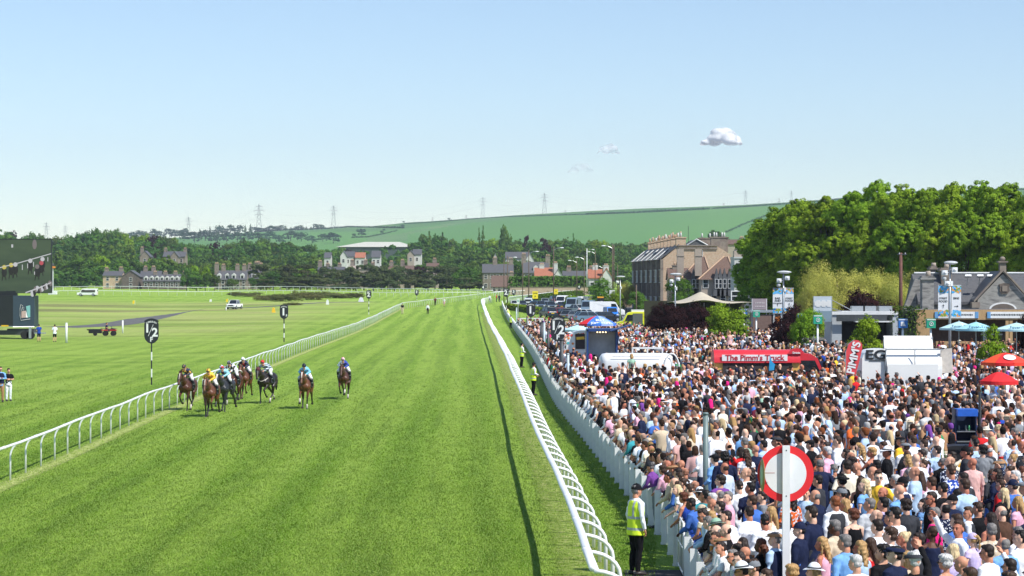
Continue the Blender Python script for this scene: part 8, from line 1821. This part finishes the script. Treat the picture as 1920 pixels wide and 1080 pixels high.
# --- spectators one can tell apart: head pixel, sex, hair, hair colour, top, colour, pose, hat, hat colour, extras, label
M_,W_ = False,True
WHO = [
(1823,868,M_,'bald','grey','long','dusty pink','stand',0,0,{},'bald man in dusty pink blazer beside the yellow lidded bin'),
(1688,921,M_,'bald','brown','long','sky blue','stand',0,0,{'s':1.07},'bald man in rumpled bright blue shirt, broad back turned'),
(1811,910,M_,'short','brown','long','pale blue','front',0,0,{'s':1.08},'tall brown haired man in pale blue office shirt'),
(1754,964,M_,'short','grey','short','hot pink','front',0,0,{'glasses':1},'grey haired man in hot pink polo shirt'),
(1773,955,M_,'thin','black','short','navy','stand',0,0,{'pat':'dots'},'man with thinning dark hair in navy dotted shirt'),
(1768,917,M_,'quiff','black','short','black','fold',0,0,{},'black haired man in tight black t-shirt'),
(1749,905,M_,'short','brown','long','white','front',0,0,{},'brown haired man in white shirt beside the black t-shirt'),
(1705,889,W_,'bob','grey','cap','pale blue','front',0,0,{'pat':'floral'},'grey haired woman in blue floral dress'),
(1726,893,W_,'long','brown','cap','pink','front',0,0,{'fl':'white'},'woman with long brown hair and white hair flower'),
(1679,901,M_,'short','white','short','pale blue','front',0,0,{},'white haired man in pale blue shirt reading a racecard'),
(1643,872,M_,'short','black','short','white','stand',0,0,{'glasses':1},'dark haired man in white short sleeved shirt and sunglasses'),
(1665,843,M_,'bald','brown','short','grey','fold',0,0,{'pat':'dots'},'bald heavy man in grey speckled t-shirt'),
(1690,827,M_,'thin','grey','short','yellow','stand','flat','black',{},'man in yellow polo shirt and black flat cap'),
(1614,843,W_,'wavy','blonde','long','white','stand',0,0,{},'woman with long wavy blonde hair in white blouse'),
(1631,946,M_,'short','grey','short','light grey','front',0,0,{},'grey haired man in light grey polo shirt'),
(1656,944,M_,'short','black','long','lilac','front',0,0,{'vest':'navy'},'black haired youth in navy waistcoat over lilac shirt'),
(1643,968,M_,'shaven','black','long','light grey','stand',0,0,{},'man with cropped black hair in light grey jacket'),
(1614,905,W_,'long','brown','none','black','stand',0,0,{},'woman with straight brown hair in black sleeveless dress'),
(1679,1040,M_,'short','black','long','navy','stand','flat','navy',{'s':1.05},'man in round navy cap and dark navy jacket'),
(1723,1013,M_,'short','dark brown','long','white','stand',0,0,{'vest':'dark'},'dark haired man in grey waistcoat over white shirt'),
(1747,999,W_,'ponytail','brown','none','navy','stand',0,0,{},'woman with tied brown hair in dark navy dress'),
(1670,1003,M_,'curly','brown','long','white','front',0,0,{},'man with thick curly brown hair behind the navy cap'),
(1633,1022,W_,'long','brown','none','red','stand',0,0,{},'woman with very long brown hair at the frame bottom'),
(1612,1028,W_,'wavy','blonde','cap','pale blue','stand',0,0,{},'woman with streaked blonde waves at the frame bottom'),
(1656,1036,M_,'curly','black','short','black','stand',0,0,{},'youth with tight black curls beside the navy cap'),
(1694,1010,W_,'updo','pale blonde','none','red','front',0,0,{},'woman with pale blonde pinned up hair'),
(1701,1048,W_,'bob','blonde','cap','beige','stand',0,0,{},'blonde bobbed woman at the frame bottom beside grey waistcoat'),
(1774,1054,W_,'curly','white','none','white','drink',0,0,{'glasses':1},'white haired woman in white top raising her arm'),
(1787,1034,W_,'bob','pale blonde','cap','lilac','stand',0,0,{},'pale blonde woman just above the white haired one'),
(1826,1012,W_,'ponytail','blonde','cap','lilac','front','cap','lilac',{'s':.80,'up':.42},'little girl in lilac cap and lilac dress sitting high'),
(1879,961,M_,'fringe','grey','long','brown','stand',0,0,{},'balding man in brown jacket'),
(1860,995,M_,'short','grey','long','beige','front',0,0,{'pat':'dots'},'man with grey hair in leopard spotted shirt'),
(1884,1022,M_,'thin','grey','long','sky blue','front',0,0,{'glasses':1},'old man with thin grey hair in light blue hooded top'),
(1855,1036,M_,'short','dark brown','long','white','front',0,0,{'glasses':1},'dark haired young man in sunglasses and white shirt, frame bottom'),
(1912,1010,M_,'quiff','black','long','white','brow',0,0,{},'black haired man in white shirt shading his eyes'),
(1902,911,M_,'short','brown','short','blue','front','cap','navy',{'pack':1},'man in navy cap and bright blue t-shirt with black rucksack'),
(1892,883,W_,'updo','brown','none','beige','stand',0,0,{},'woman with loose brown bun behind the blue t-shirt'),
(1876,873,M_,'short','grey','long','black','stand','flat','tan',{},'man in tan flat cap and long black coat'),
(1855,843,M_,'fringe','white','long','charcoal','stand',0,0,{},'balding white haired man in charcoal suit'),
(1831,833,M_,'quiff','black','short','pale blue','front',0,0,{},'man with shaved sides and black quiff looking down'),
(1910,942,W_,'long','blonde','cap','pink','stand',0,0,{},'long haired blonde woman in dusty pink top at frame edge'),
(1882,926,W_,'long','pale blonde','cap','black','front',0,0,{},'pale blonde woman in black t-shirt holding her phone'),
(1905,811,M_,'short','grey','short','hot pink','front',0,0,{'s':1.05},'grey haired man in loose hot pink shirt carrying a tray'),
(1871,803,W_,'updo','pale blonde','none','hot pink','stand','flower','hot pink',{},'blonde woman in hot pink strapless dress and pink fascinator'),
(1759,811,M_,'quiff','black','long','white','phone',0,0,{'glasses':1},'black haired man in white shirt pointing both arms'),
(1859,817,M_,'bald','grey','short','light grey','front',0,0,{},'bald man in light grey t-shirt before the hot pink dress'),
(1848,794,M_,'short','brown','long','light grey','front',0,0,{},'brown haired man in light grey check jacket beside the stand'),
(1382,976,M_,'short','dark brown','short','white','lean',0,0,{'s':1.05},'brown haired man in white t-shirt leaning far over the barrier'),
(1406,961,M_,'short','dark brown','long','white','front',0,0,{'glasses':1},'man in dark sunglasses and crisp white shirt'),
(1360,877,M_,'fringe','brown','long','pale blue','stand',0,0,{'pat':'stripes'},'balding man in pale blue striped shirt'),
(1399,887,M_,'shaven','black','short','white','stand',0,0,{'s':1.06},'cropped dark haired man in loose white short sleeved shirt'),
(1407,915,M_,'short','black','long','navy','front',0,0,{},'dark haired man before the loose white shirt'),
(1413,940,M_,'short','brown','long','blue','front',0,0,{},'light brown haired man in blue shirt by the red ringed disc'),
(1367,932,M_,'short','grey','long','pink','front',0,0,{},'grey haired man in pale pink shirt'),
(1351,929,M_,'thin','grey','long','light grey','front',0,0,{},'thin haired man between the pink and white shirts'),
(1336,935,M_,'short','white','long','white','front',0,0,{},'white haired man in white shirt near the barrier'),
(1322,929,M_,'short','black','short','teal','front',0,0,{},'black haired man in teal shirt near the barrier'),
(1350,951,M_,'short','dark brown','long','black','drink',0,0,{'glasses':1},'dark haired man in black with sunglasses at the barrier'),
(1355,975,W_,'wavy','blonde','none','royal blue','lean',0,0,{},'wavy blonde woman in royal blue leaning on the barrier'),
(1368,992,M_,'short','grey','short','red','lean','brim','sage green',{},'man in pale green straw hat with black band'),
(1435,978,M_,'quiff','black','long','white','front',0,0,{},'black haired man in white shirt behind the olive cap'),
(1447,961,W_,'long','blonde','none','cream','stand',0,0,{},'woman with straight blonde hair and bare cream shoulders'),
(1455,1011,M_,'short','grey','long','pale blue','front','flat','tan',{'vest':'navy'},'man in olive flat cap and navy waistcoat'),
(1413,1027,W_,'long','dark brown','long','black','lean',0,0,{},'woman with long dark hair in black jacket'),
(1429,1023,W_,'wavy','auburn','long','black','front',0,0,{},'woman with long auburn hair close by the black jacket'),
(1500,993,M_,'short','black','long','navy','stand','cap','navy',{},'man in navy baseball cap and dark jacket behind the post'),
(1524,964,M_,'quiff','dark brown','long','navy','stand',0,0,{'s':1.08},'tall man in shiny navy suit with brown quiff'),
(1567,942,M_,'short','ginger','long','white','stand',0,0,{'vest':'dark'},'ginger haired man in black waistcoat and white shirt'),
(1531,930,M_,'fringe','grey','long','navy','front',0,0,{},'balding man in navy jacket behind the quiffed one'),
(1536,901,M_,'short','black','long','charcoal','front',0,0,{'glasses':1},'black haired man in charcoal suit jacket beside the disc'),
(1553,847,M_,'short','white','long','pink','stand',0,0,{'s':1.04},'white haired man in pink striped shirt'),
(1521,834,M_,'short','black','long','black','stand','flat','black',{},'man in black cap and black jumper above the disc'),
(1567,988,M_,'short','grey','long','beige','drink',0,0,{'glasses':1},'grey haired man in beige jacket holding a beer'),
(1586,1017,M_,'short','grey','long','sky blue','stand',0,0,{'s':1.04},'grey haired man in sky blue shirt, frame bottom'),
(1606,1055,M_,'short','white','short','white','stand',0,0,{'pat':'dots'},'white haired man in patterned white shirt at the frame bottom'),
(1601,966,W_,'curly','auburn','none','black','stand',0,0,{},'woman with auburn curls and black top'),
(1586,947,W_,'bob','blonde','cap','cream','stand',0,0,{},'small blonde woman beside the black waistcoat'),
(1608,877,M_,'bald','brown','short','black','stand',0,0,{},'bald man in black top behind the brown haired women'),
(1596,857,M_,'shaven','brown','long','white','stand',0,0,{'glasses':1},'cropped man in sunglasses and white jacket'),
(1587,884,W_,'updo','dark brown','none','black','phone',0,0,{},'woman with pinned dark hair taking a photo'),
(1579,901,W_,'curly','black','cap','black','stand','brim','black',{},'woman with black curls and black brimmed hat'),
(1545,833,W_,'long','auburn','none','green','stand',0,0,{},'auburn haired woman in green sequined dress'),
(1416,843,M_,'bald','brown','long','navy','front',0,0,{},'bald man in navy near the grey green pole'),
(1433,834,M_,'short','black','long','pale blue','stand',0,0,{},'dark haired man in pale blue shirt above the disc'),
(1397,829,M_,'short','grey','long','sage green','drink',0,0,{},'grey haired man in green jacket'),
(1388,847,W_,'bob','dark brown','long','red','phone',0,0,{},'woman in bright red top photographing'),
(1351,901,M_,'curly','dark brown','short','purple','front',0,0,{},'curly haired man in purple t-shirt'),
(1526,1072,W_,'long','blonde','long','white','stand','brim','white',{},'woman in white brimmed hat with black band'),
(1486,1072,W_,'curly','blonde','cap','yellow','stand',0,0,{},'woman with blonde curls beside the white hat'),
(1234,880,W_,'updo','grey','long','purple','lean','cap','charcoal',{},'woman in grey cap leaning on the barrier by the gate'),
(1272,899,M_,'short','black','long','beige','lean',0,0,{'skin':6},'short black haired man at the barrier near the gate'),
(1284,910,M_,'fringe','brown','long','blue','lean',0,0,{},'balding man in blue at the barrier near the gate'),
(1304,911,M_,'shaven','brown','long','pale blue','front',0,0,{},'close cropped man in pale blue behind the gate row'),
(1288,923,W_,'long','pale blonde','cap','white','lean',0,0,{},'pale blonde straight haired woman over the wire gate'),
(1298,939,W_,'curly','auburn','none','royal blue','lean',0,0,{},'woman with auburn curls in royal blue over the wire gate'),
(1316,950,M_,'short','black','long','blue','lean',0,0,{},'dark haired man in blue shirt resting on the gate'),
(1256,886,W_,'curly','brown','long','pink','lean',0,0,{},'woman with brown curls near the gate end'),
(1488,806,W_,'long','auburn','none','beige','stand',0,0,{},'long haired auburn woman in the middle crowd'),
(1342,861,M_,'short','black','long','sky blue','front','flat','black',{},'man in black cap beside the grey green pole'),
(1713,826,M_,'short','brown','long','white','stand',0,0,{'s':1.04},'tall brown haired man in white shirt'),
(1735,833,M_,'short','brown','long','light grey','front',0,0,{},'man in grey jacket draped over white shirt'),
(1640,818,M_,'short','brown','long','charcoal','stand',0,0,{},'brown haired man in grey suit'),
(1572,828,M_,'quiff','brown','long','white','stand',0,0,{'s':1.05},'man with brown quiff in bright white shirt'),
(1757,845,M_,'short','dark brown','long','pale blue','front',0,0,{},'man in pale blue shirt before the bins'),
]
PATM = {'dots':pattern_cloth('cloth_dots','dots',(.6,.62,.66),26),'floral':pattern_cloth('cloth_floral','floral',(.75,.78,.85),18),'stripes':pattern_cloth('cloth_stripes','stripes',(.78,.8,.86),12),'check':pattern_cloth('cloth_check','check',(.04,.05,.08),9)}
crowd_rng = random.Random(2024); placed = []; N_IND = 0;
OBST = []
def obst(px0,px1,Y0,Y1):OBST.append((px0,px1,Y0,Y1))
for o_ in ((1336,1556,121.2,124.8),(1120,1268,123.8,127.6),(1612,1772,110,114.5),(1058,1102,149,153),(1096,1162,138,143),(1786,1836,63.5,73.5),(1795,1822,62,69.5),(1762,1814,54.5,63.5),(1582,1592,107,109),(1555,1690,187,200),(1405,1480,224,232),(1700,2000,173,200),(1520,1562,186,190),(1185,1243,130.5,131.5),(1258,1425,246,300)):obst(*o_)
def blocked(x,y):
 px = 960 + F * x / y
 return any(a < px < b and c < y < d for a,b,c,d in OBST) or math.hypot(x - xw,y - Yw) < .35 or math.hypot(x - X(1323,55),y - 55) < .3
GRP = dict(group='spectators packed behind the barrier')
SPEC = []       # every figure: x, y, rz, attributes
for w in WHO:
 px,py,fem,hair,hc,top,tc_,pose,hat,hatc,ex,lab = w; s = ex.get('s',(.95 if fem else 1.0)) * 1.02; hz_ = 1.64 * s + ex.get('up',0) - (.10 if pose == 'lean' else 0)
 Y = 60.0
 for _ in range(30):x = X(px,Y); Y = (H - float(g(x,Y)) - hz_) * F / (py - HOR)
 x = X(px,Y); off = Vector((0,0))
 rz = RAD(crowd_rng.gauss(38,15) + (24 if pose == 'lean' else 0))
 SPEC.append((x,Y,rz,fem,hair,hc,top,tc_,pose,hat,hatc,ex,lab,s,px,py)); placed.append((x,Y))
TOPC = ['white'] * 36 + ['pale blue'] * 8 + ['navy'] * 17 + ['black'] * 19 + ['light grey'] * 5 + ['grey'] * 5 + ['charcoal'] * 8 + ['sky blue'] * 3 + ['blue'] * 3 + ['pink'] * 4 + ['beige'] * 4 + ['cream'] * 4 + ['red','maroon','green','lilac','teal','sage green','yellow','dusty pink','orange','royal blue','tan']
HC_M = ['brown'] * 12 + ['dark brown'] * 11 + ['black'] * 7 + ['grey'] * 5 + ['white'] * 2 + ['ginger','blonde']
HC_W = ['blonde'] * 7 + ['brown'] * 8 + ['dark brown'] * 7 + ['pale blonde'] * 2 + ['auburn'] * 2 + ['black','grey','ginger']
def random_person(rg,back=False,row0=False):
 fem = rg.random() < (.30 if not back else .42)
 if fem:hair = rg.choice(['long','long','wavy','wavy','bob','ponytail','updo','curly']); hc = rg.choice(HC_W); top = rg.choice(['none','cap','cap','long'])
 else:hair = rg.choice(['short'] * 7 + ['quiff'] * 3 + ['fringe','fringe','thin','shaven','bald','bald','curly']); hc = rg.choice(HC_M); top = rg.choice(['long','long','long','short','short'])
 hat = hatc = 0
 if rg.random() < .15:hat = rg.choice(['cap','flat','flat','cap','brim'] if not fem else ['brim','flower','flower']); hatc = rg.choice({'cap':['navy','black','grey'],'flat':['grey','navy','charcoal','tan'],'brim':['cream','beige','white'],'flower':['hot pink','red','purple','cream']}[hat])
 pose = rg.choice(['lean','lean','lean','front','drink']) if row0 else rg.choice(['stand','stand','front','front','front','drink','fold','phone','hips','brow','raise'] if rg.random() < .75 else ['stand','front'])
 if fem and pose in ('fold','brow','raise','hips'):pose = 'front'
 ex = {}
 if rg.random() < .30:ex['glasses'] = 1
 tc_ = rg.choice(TOPC)
 if not fem and top == 'long' and tc_ in ('white','pale blue','pink') and rg.random() < .22:ex['vest'] = rg.choice(['dark','navy'])
 if rg.random() < .12:ex['pat'] = rg.choice(['dots','floral','stripes','check'])
 if fem and ex.get('pat') is None and rg.random() < .15:ex['pat'] = 'floral'
 return fem,hair,hc,top,tc_,pose,hat,hatc,ex
GRID = {}
def put(x,y):placed.append((x,y)); GRID.setdefault((int(x // 1.2),int(y // 1.2)),[]).append((x,y))
for x,y in list(placed):GRID.setdefault((int(x // 1.2),int(y // 1.2)),[]).append((x,y))
def free(x,y,d):
 i,j = int(x // 1.2),int(y // 1.2)
 return all((x - a) ** 2 + (y - b) ** 2 > d * d for p in (-1,0,1) for q in (-1,0,1) for a,b in GRID.get((i + p,j + q),()))
# front row along the barrier
s_ = 31.5
while s_ < 290:
 s_ += crowd_rng.uniform(.42,.62) * (1 if s_ < 150 else 1.3); x = float(edge(s_)) + .42 + crowd_rng.uniform(0,.12)
 if 1 and free(x,s_,.36) and not blocked(x,s_):a = random_person(crowd_rng,row0=True); SPEC.append((x,s_,RAD(crowd_rng.gauss(62,16)),*a,None,(.95 if a[0] else 1.0) * crowd_rng.uniform(.95,1.05),0,0)); put(x,s_)
# the packed enclosure: cells filled with jitter
def fill(Y0,Y1,cell,keep,xr,back=False):
 y = Y0; r = 0
 while y < Y1:
  x = float(edge(y)) + .95 + (cell / 2 if r % 2 else 0); xe = min(xr(y),.232 * y + 1.0)
  while x < xe:
   qx,qy = x + crowd_rng.uniform(-.22,.22) * cell * 1.3,y + crowd_rng.uniform(-.25,.25) * cell * 1.3
   if crowd_rng.random() < keep and not blocked(qx,qy) and free(qx,qy,cell * .66):
    a = random_person(crowd_rng,back)
    rz = RAD(crowd_rng.gauss(48,26)) if not back else (RAD(crowd_rng.gauss(40,60)) if crowd_rng.random() < .45 else crowd_rng.uniform(0,2 * PI))
    if not back and crowd_rng.random() < .07:rz = crowd_rng.uniform(0,2 * PI)
    SPEC.append((qx,qy,rz,*a,None,(.97 if a[0] else 1.03) * crowd_rng.uniform(.89,1.08) * (1 if qy < 120 else 1.05),0,0)); put(qx,qy)
   x += cell
  y += cell * .86; r += 1
fill(31,62,.96,.97,lambda y:99); fill(62,120,.90,.97,lambda y:99); fill(120,158,.96,.82,lambda y:99,True); fill(158,222,1.15,.72,lambda y:.13 * y + (0 if y < 172 else -3) if y > 172 else 99,True); fill(222,285,1.0,.7,lambda y:float(edge(y)) + 4 + (285 - y) * .22,True); fill(222,246,1.2,.7,lambda y:.10 * y,True)
SPEC.sort(key=lambda a:(0 if a[12] else 1,a[1])); N_NAMED = 262
near,far_ = SPEC[:N_NAMED],SPEC[N_NAMED:]
def spectator_label(q,anchors):
 x,y,rz,fem,hair,hc,top,tc_,pose,hat,hatc,ex,lab,s,px,py = q
 hn = {'bald':'bald','fringe':'balding','thin':'thin haired','shaven':'cropped','curly':'curly %s haired' % hc,'wavy':'wavy %s haired' % hc,'long':'long %s haired' % hc,'ponytail':'%s ponytailed' % hc,'updo':'%s bunned' % hc,'bob':'%s bobbed' % hc}.get(hair,'%s haired' % hc)
 gar = {'long':'jacket' if tc_ in ('navy','black','charcoal','brown') else 'shirt','short':'t-shirt','cap':'blouse','none':'sleeveless top'}[top]; hatw = {'cap':' in %s cap and' % hatc,'flat':' in %s flat cap and' % hatc,'brim':' in %s brimmed hat and' % hatc,'flower':' with %s fascinator, in' % hatc}.get(hat,' in')
 a = min(anchors,key=lambda z:(z[0] - x) ** 2 * 3 + (z[1] - y) ** 2); dx,dy = x - a[0],y - a[1]; d = math.hypot(dx,dy)
 rel = ('behind' if dy > 0 else 'before') if abs(dy) > abs(dx) else ('barrier side of' if dx < 0 else 'beside')
 return '%s %s%s %s %s, %s %s' % (hn,'woman' if fem else 'man',hatw,tc_,gar,rel,a[2])
SHORT = {}
def short(l):
 w = l.split(',')[0].split()[:8]
 while w[-1] in ('in','and','with','the','beside','behind','before','over','at','on','to','of','above','near','under','holding','black','white','pink','blue','grey','navy','between','a','from','close','bright','dark','pale','his','her','light','loose','leaning','hot') and not ' '.join(w).endswith(('in black','in navy','in blue','in pale blue')):w.pop()
 return 'the ' + ' '.join(w)
for q in near:
 if q[12]:SHORT[q[12]] = (q[0],q[1],short(q[12]))
ANC = [v for v in SHORT.values()] + [(xw,Yw,'the winning post'),(X(1323,55),55,'the grey green pole')]
def holds(kind,q,rec,s):
 """a phone or a cup in the hand; rests in the hand but is a thing of its own"""
 x,y,rz,pose = q[0],q[1],q[2],q[8]; wr = Vector(POSES[pose][0][1]); el = Vector(POSES[pose][0][0]); d = (wr - el).normalized(); p = wr + d * .10 + Vector((-.03 if pose == 'phone' else 0,.01,.03)); lean = POSES[pose][2]
 Rl = Matrix.Translation((0,0,.95)) @ Matrix.Rotation(-RAD(lean),4,'X') @ Matrix.Translation((0,0,-.95)); M = Matrix.Translation((x,y,float(g(x,y)))) @ Matrix.Rotation(rz,4,'Z') @ Matrix.Scale(s,4); return M @ (Rl @ p)
nph = 0
for q in near:
 x,y,rz,fem,hair,hc,top,tc_,pose,hat,hatc,ex,lab,s,px,py = q; L_ = lab or spectator_label(q,ANC)
 if len(L_.split()) > 16:L_ = ' '.join(L_.split()[:16])
 dress = fem and top != 'long'; up = ex.get('up',0); k = ex.get('skin')
 sk = SKINS[k] if k is not None else crowd_rng.choice(SKINS[:6]) if crowd_rng.random() < .94 else crowd_rng.choice((SKINS[6],SKIN_DARK)); pz = pose
 pat = PATM.get(ex.get('pat')); v = ex.get('vest') if not fem else None
 if v and pose == 'lean':v = None
 t = person(L_,(x,y,float(g(x,y)) + up),rz,pz,fem,top if not (fem and top == 'short') else 'cap','dress' if dress else 'trousers',crowd_rng.randrange(3),sk,hair,hc,tc_,crowd_rng.choice(['navy','charcoal','black','grey','beige','blue']),hat or None,hatc or 'navy',bool(ex.get('glasses')),s,topmat=pat,vest=v,**GRP)
 if ex.get('fl'):o = bpy.data.objects.new('hair_flower',hat_mesh('flower')); COL.objects.link(o); o.parent = t; o.matrix_local = get_human(pz,fem,'cap','dress',0)['MH'] @ Matrix.Translation((.02,-.09,-.04)) @ Matrix.Scale(.6,4); colour(o,CLO[ex['fl']])
 if ex.get('pack'):m = MB(); m.ell((0,-.21,1.20),(.15,.10,.22)); m.build('rucksack',BLACK,t,smooth=True)
 if pose in ('phone','drink') and nph < 34 and y < 75:
  nph += 1; P = holds(pose,q,None,s)
  if pose == 'phone':
   h = thing('phone',('dark phone held up by the ' + L_)[:200],'phone',P,rz,'phones and drinks held by spectators'); h['label'] = ' '.join(('dark phone held by the ' + L_).split()[:16]); m = MB(); m.box((0,0,.03),(.078,.010,.155)); m.build('case',BLACK,h); m = MB(); m.box((0,-.007,.03),(.068,.003,.14)); m.build('display',pm('phone_display',(.05,.12,.25),.2,emit=(.12,.25,.5,.5)),h)
  else:
   h = thing('cup','cup','cup',P,rz,'phones and drinks held by spectators'); h['label'] = ' '.join((crowd_rng.choice(('plastic beer cup held by the ','plastic pint cup held by the ')) + L_).split()[:16]); m = MB(); m.tube([(0,0,-.05),(0,0,.05)],[.030,.038],12); m.build('drink',pm('beer',(.55,.22,.03),.3,.05,5),h,smooth=True); m = MB(); m.tube([(0,0,.05),(0,0,.075)],[.038,.040],12); m.build('rim',pm('cup_rim',(.7,.7,.68),.3),h,smooth=True)
for dx in (-.08,.06):
 tb = (X(1782,62),62.2,0); h = thing('cup','green paper cup standing on the yellow bin lid, %s one' % ('barrier side' if dx < 0 else 'outer'),'cup',(tb[0] + dx - .15,tb[1],1.36)); m = MB(); m.tube([(0,0,0),(0,0,.14)],[.034,.045],12); m.build('cup_body',pm('cup_green',(.07,.13,.06),.5),h,smooth=True); m = MB(); m.tube([(0,0,.135),(0,0,.15)],[.046,.046],12); m.build('rim',LETW,h,smooth=True)
# --- everybody further off, as one crowd
LT = {}
def lod_parts(pose,fem,top,dress,hair,lv):
 key = (pose,fem,top,dress,hair,lv)
 if key in LT:return LT[key]
 k2 = ('h',pose,fem,top,dress,lv)
 def arr(me,M=None):
  n = len(me.vertices); co = np.empty(n * 3,np.float32); me.vertices.foreach_get('co',co); co = co.reshape(n,3).astype(float)
  if M is not None:M_a = np.array(M); co = co @ M_a[:3,:3].T + M_a[:3,3]
  me.calc_loop_triangles(); f = np.empty(len(me.loop_triangles) * 3,np.int32); me.loop_triangles.foreach_get('vertices',f); return co,f.reshape(-1,3)
 if k2 not in LT:
  h = human('lod',pose,fem,top,'dress' if dress else 'trousers',lod=True,turn={'stand':18,'front':-10}.get(pose,8)); b = arr(h['body']); t = arr(h['top']); l = arr(h['trousers']) if 'trousers' in h else None
  LT[k2] = (b,t,l,h['MH'])
 b,t,l,MH = LT[k2]; parts = [(0,b),(1,t)] + ([(2,l)] if l is not None else [])
 if hair != 'bald':parts.append((3,arr(hair_mesh(hair,True),MH)))
 co = np.concatenate([p[1][0] for p in parts]); off = np.cumsum([0] + [len(p[1][0]) for p in parts]); f = np.concatenate([p[1][1] + o for p,o in zip(parts,off)]); pid = np.concatenate([np.full(len(p[1][0]),p[0]) for p in parts])
 # shades: sunglasses band and shirt creases come from position, so keep the head's matrix
 LT[key] = (co,f,pid,MH); return LT[key]
cm_ = pm('crowd_cloth',(.5,.5,.5),.8,.06,5,spec=.15); N = cm_.node_tree.nodes; L = cm_.node_tree.links; at = N.new('ShaderNodeAttribute'); at.attribute_name = 'Col'
vm = [n for n in N if n.type == 'VECT_MATH'][0]; L.new(at.outputs['Color'],vm.inputs[0])
def build_crowd(specs):
 V,Fc,Cc = [],[],[]; base = 0; rg = crowd_rng
 for q in specs:
  x,y,rz,fem,hair,hc,top,tc_,pose,hat,hatc,ex,lab,s,px,py = q; dress = fem and top != 'long'; top = 'cap' if (fem and top == 'short') else top
  pose = pose if pose in ('stand','front','phone','lean','drink','raise') else 'front'; hr = {'shaven':'thin','wavy':'long'}.get(hair,hair); co,f,pid,MH = lod_parts(pose,fem,top,dress,hr,0)
  c,s_n = math.cos(rz),math.sin(rz); z0 = float(g(x,y)); v = co * s; P = np.stack([v[:,0] * c - v[:,1] * s_n + x,v[:,0] * s_n + v[:,1] * c + y,v[:,2] + z0],1)
  sk = np.array(rg.choice(SKINS[:6]) if rg.random() < .95 else SKIN_DARK) * rg.uniform(.75,1.05); hcol = np.array(HAIRC[hc]) * rg.uniform(.7,1.15)
  if hair == 'shaven':hcol = sk * .5 + hcol * .5
  if hat:hcol = np.array(CLO[hatc])
  col = np.stack([sk,np.array(CLO[tc_]) * rg.uniform(.85,1.1),np.array(CLO[rg.choice(['navy','charcoal','black','grey','beige'])]),hcol])[pid]
  V.append(P); Fc.append(f + base); Cc.append(col); base += len(P)
  if hat == 'brim':
   hc_ = MH @ Vector((0,-.01,.06)); a = np.linspace(0,2 * PI,11)[:-1]; r = .17; vv = np.stack([hc_.x + np.cos(a) * r,hc_.y + np.sin(a) * r,np.full(10,hc_.z)],1); vv = np.concatenate([vv,[[hc_.x,hc_.y,hc_.z + .02]]]) * s; P = np.stack([vv[:,0] * c - vv[:,1] * s_n + x,vv[:,0] * s_n + vv[:,1] * c + y,vv[:,2] + z0],1); V.append(P); Fc.append(np.array([(i,(i + 1) % 10,10) for i in range(10)]) + base); Cc.append(np.tile(hcol,(11,1))); base += 11
  if ex.get('glasses') and y < 130:
   a = np.array([MH @ Vector(p) for p in ((-.06,.098,-.014),(.06,.098,-.014),(.06,.103,.014),(-.06,.103,.014),(-.02,.118,.014),(.02,.118,.014),(.02,.118,-.012),(-.02,.118,-.012))]) * s; P = np.stack([a[:,0] * c - a[:,1] * s_n + x,a[:,0] * s_n + a[:,1] * c + y,a[:,2] + z0],1); V.append(P); Fc.append(np.array([(0,7,4),(0,4,3),(7,6,5),(7,5,4),(6,1,2),(6,2,5)]) + base); Cc.append(np.full((8,3),.01)); base += 8
 V = np.concatenate(V); Fc = np.concatenate(Fc); Cc = np.concatenate(Cc); me = bpy.data.meshes.new('crowd'); me.vertices.add(len(V)); me.vertices.foreach_set('co',V.ravel().astype(np.float32)); me.loops.add(Fc.size); me.loops.foreach_set('vertex_index',Fc.ravel().astype(np.int32)); me.polygons.add(len(Fc)); me.polygons.foreach_set('loop_start',(np.arange(len(Fc)) * 3).astype(np.int32))
 me.polygons.foreach_set('use_smooth',np.ones(len(Fc),bool)); ca = me.color_attributes.new('Col','FLOAT_COLOR','POINT'); ca.data.foreach_set('color',np.concatenate([Cc,np.ones((len(Cc),1))],1).ravel().astype(np.float32)); me.materials.append(cm_); me.update(calc_edges=True)
 o = bpy.data.objects.new('crowd',me); COL.objects.link(o); o['kind'] = 'stuff'; o['label'] = 'dense crowd of racegoers filling the enclosure behind the barrier'; print('CROWD',len(specs),len(Fc))
build_crowd(far_)
# ---------------------------------------------------------------- air
hz = MB(); hz.box((0,2700,170),(7600,5700,350)); ho = hz.build('haze',[])
hm = bpy.data.materials.new('haze_air'); hm.use_nodes = True; hn = hm.node_tree.nodes
for n_ in list(hn):
 if n_.type == 'BSDF_PRINCIPLED':hn.remove(n_)
pv = hn.new('ShaderNodeVolumePrincipled'); pv.inputs['Density'].default_value = 8.5e-5; pv.inputs['Color'].default_value = (.76,.84,1.0,1); pv.inputs['Anisotropy'].default_value = .1
hm.node_tree.links.new(pv.outputs[0],hn['Material Output'].inputs['Volume'])
ho.data.materials.append(hm); ho['kind'] = 'stuff'
# ---------------------------------------------------------------- look-alikes are told apart by their order
by_label = {}
for o in list(bpy.data.objects):
 if o.parent is None and o.get('label') and o.get('category'):by_label.setdefault(o['label'],[]).append(o)
ORD = ['first','second','third','fourth','fifth','sixth','seventh','eighth','ninth','tenth','eleventh','twelfth']
for lab_,os_ in by_label.items():
 if len(os_) > 1:
  os_.sort(key=lambda o:o.location.x / o.location.y)
  for i,o in enumerate(os_):
   w = lab_.split(); e = ('leftmost' if i == 0 else 'rightmost' if i == len(os_) - 1 else ORD[min(i,11)] + ' from left') + ' of ' + str(len(os_)); o['label'] = ' '.join(w[:16 - len(e.split())]).rstrip(',') + ', ' + e
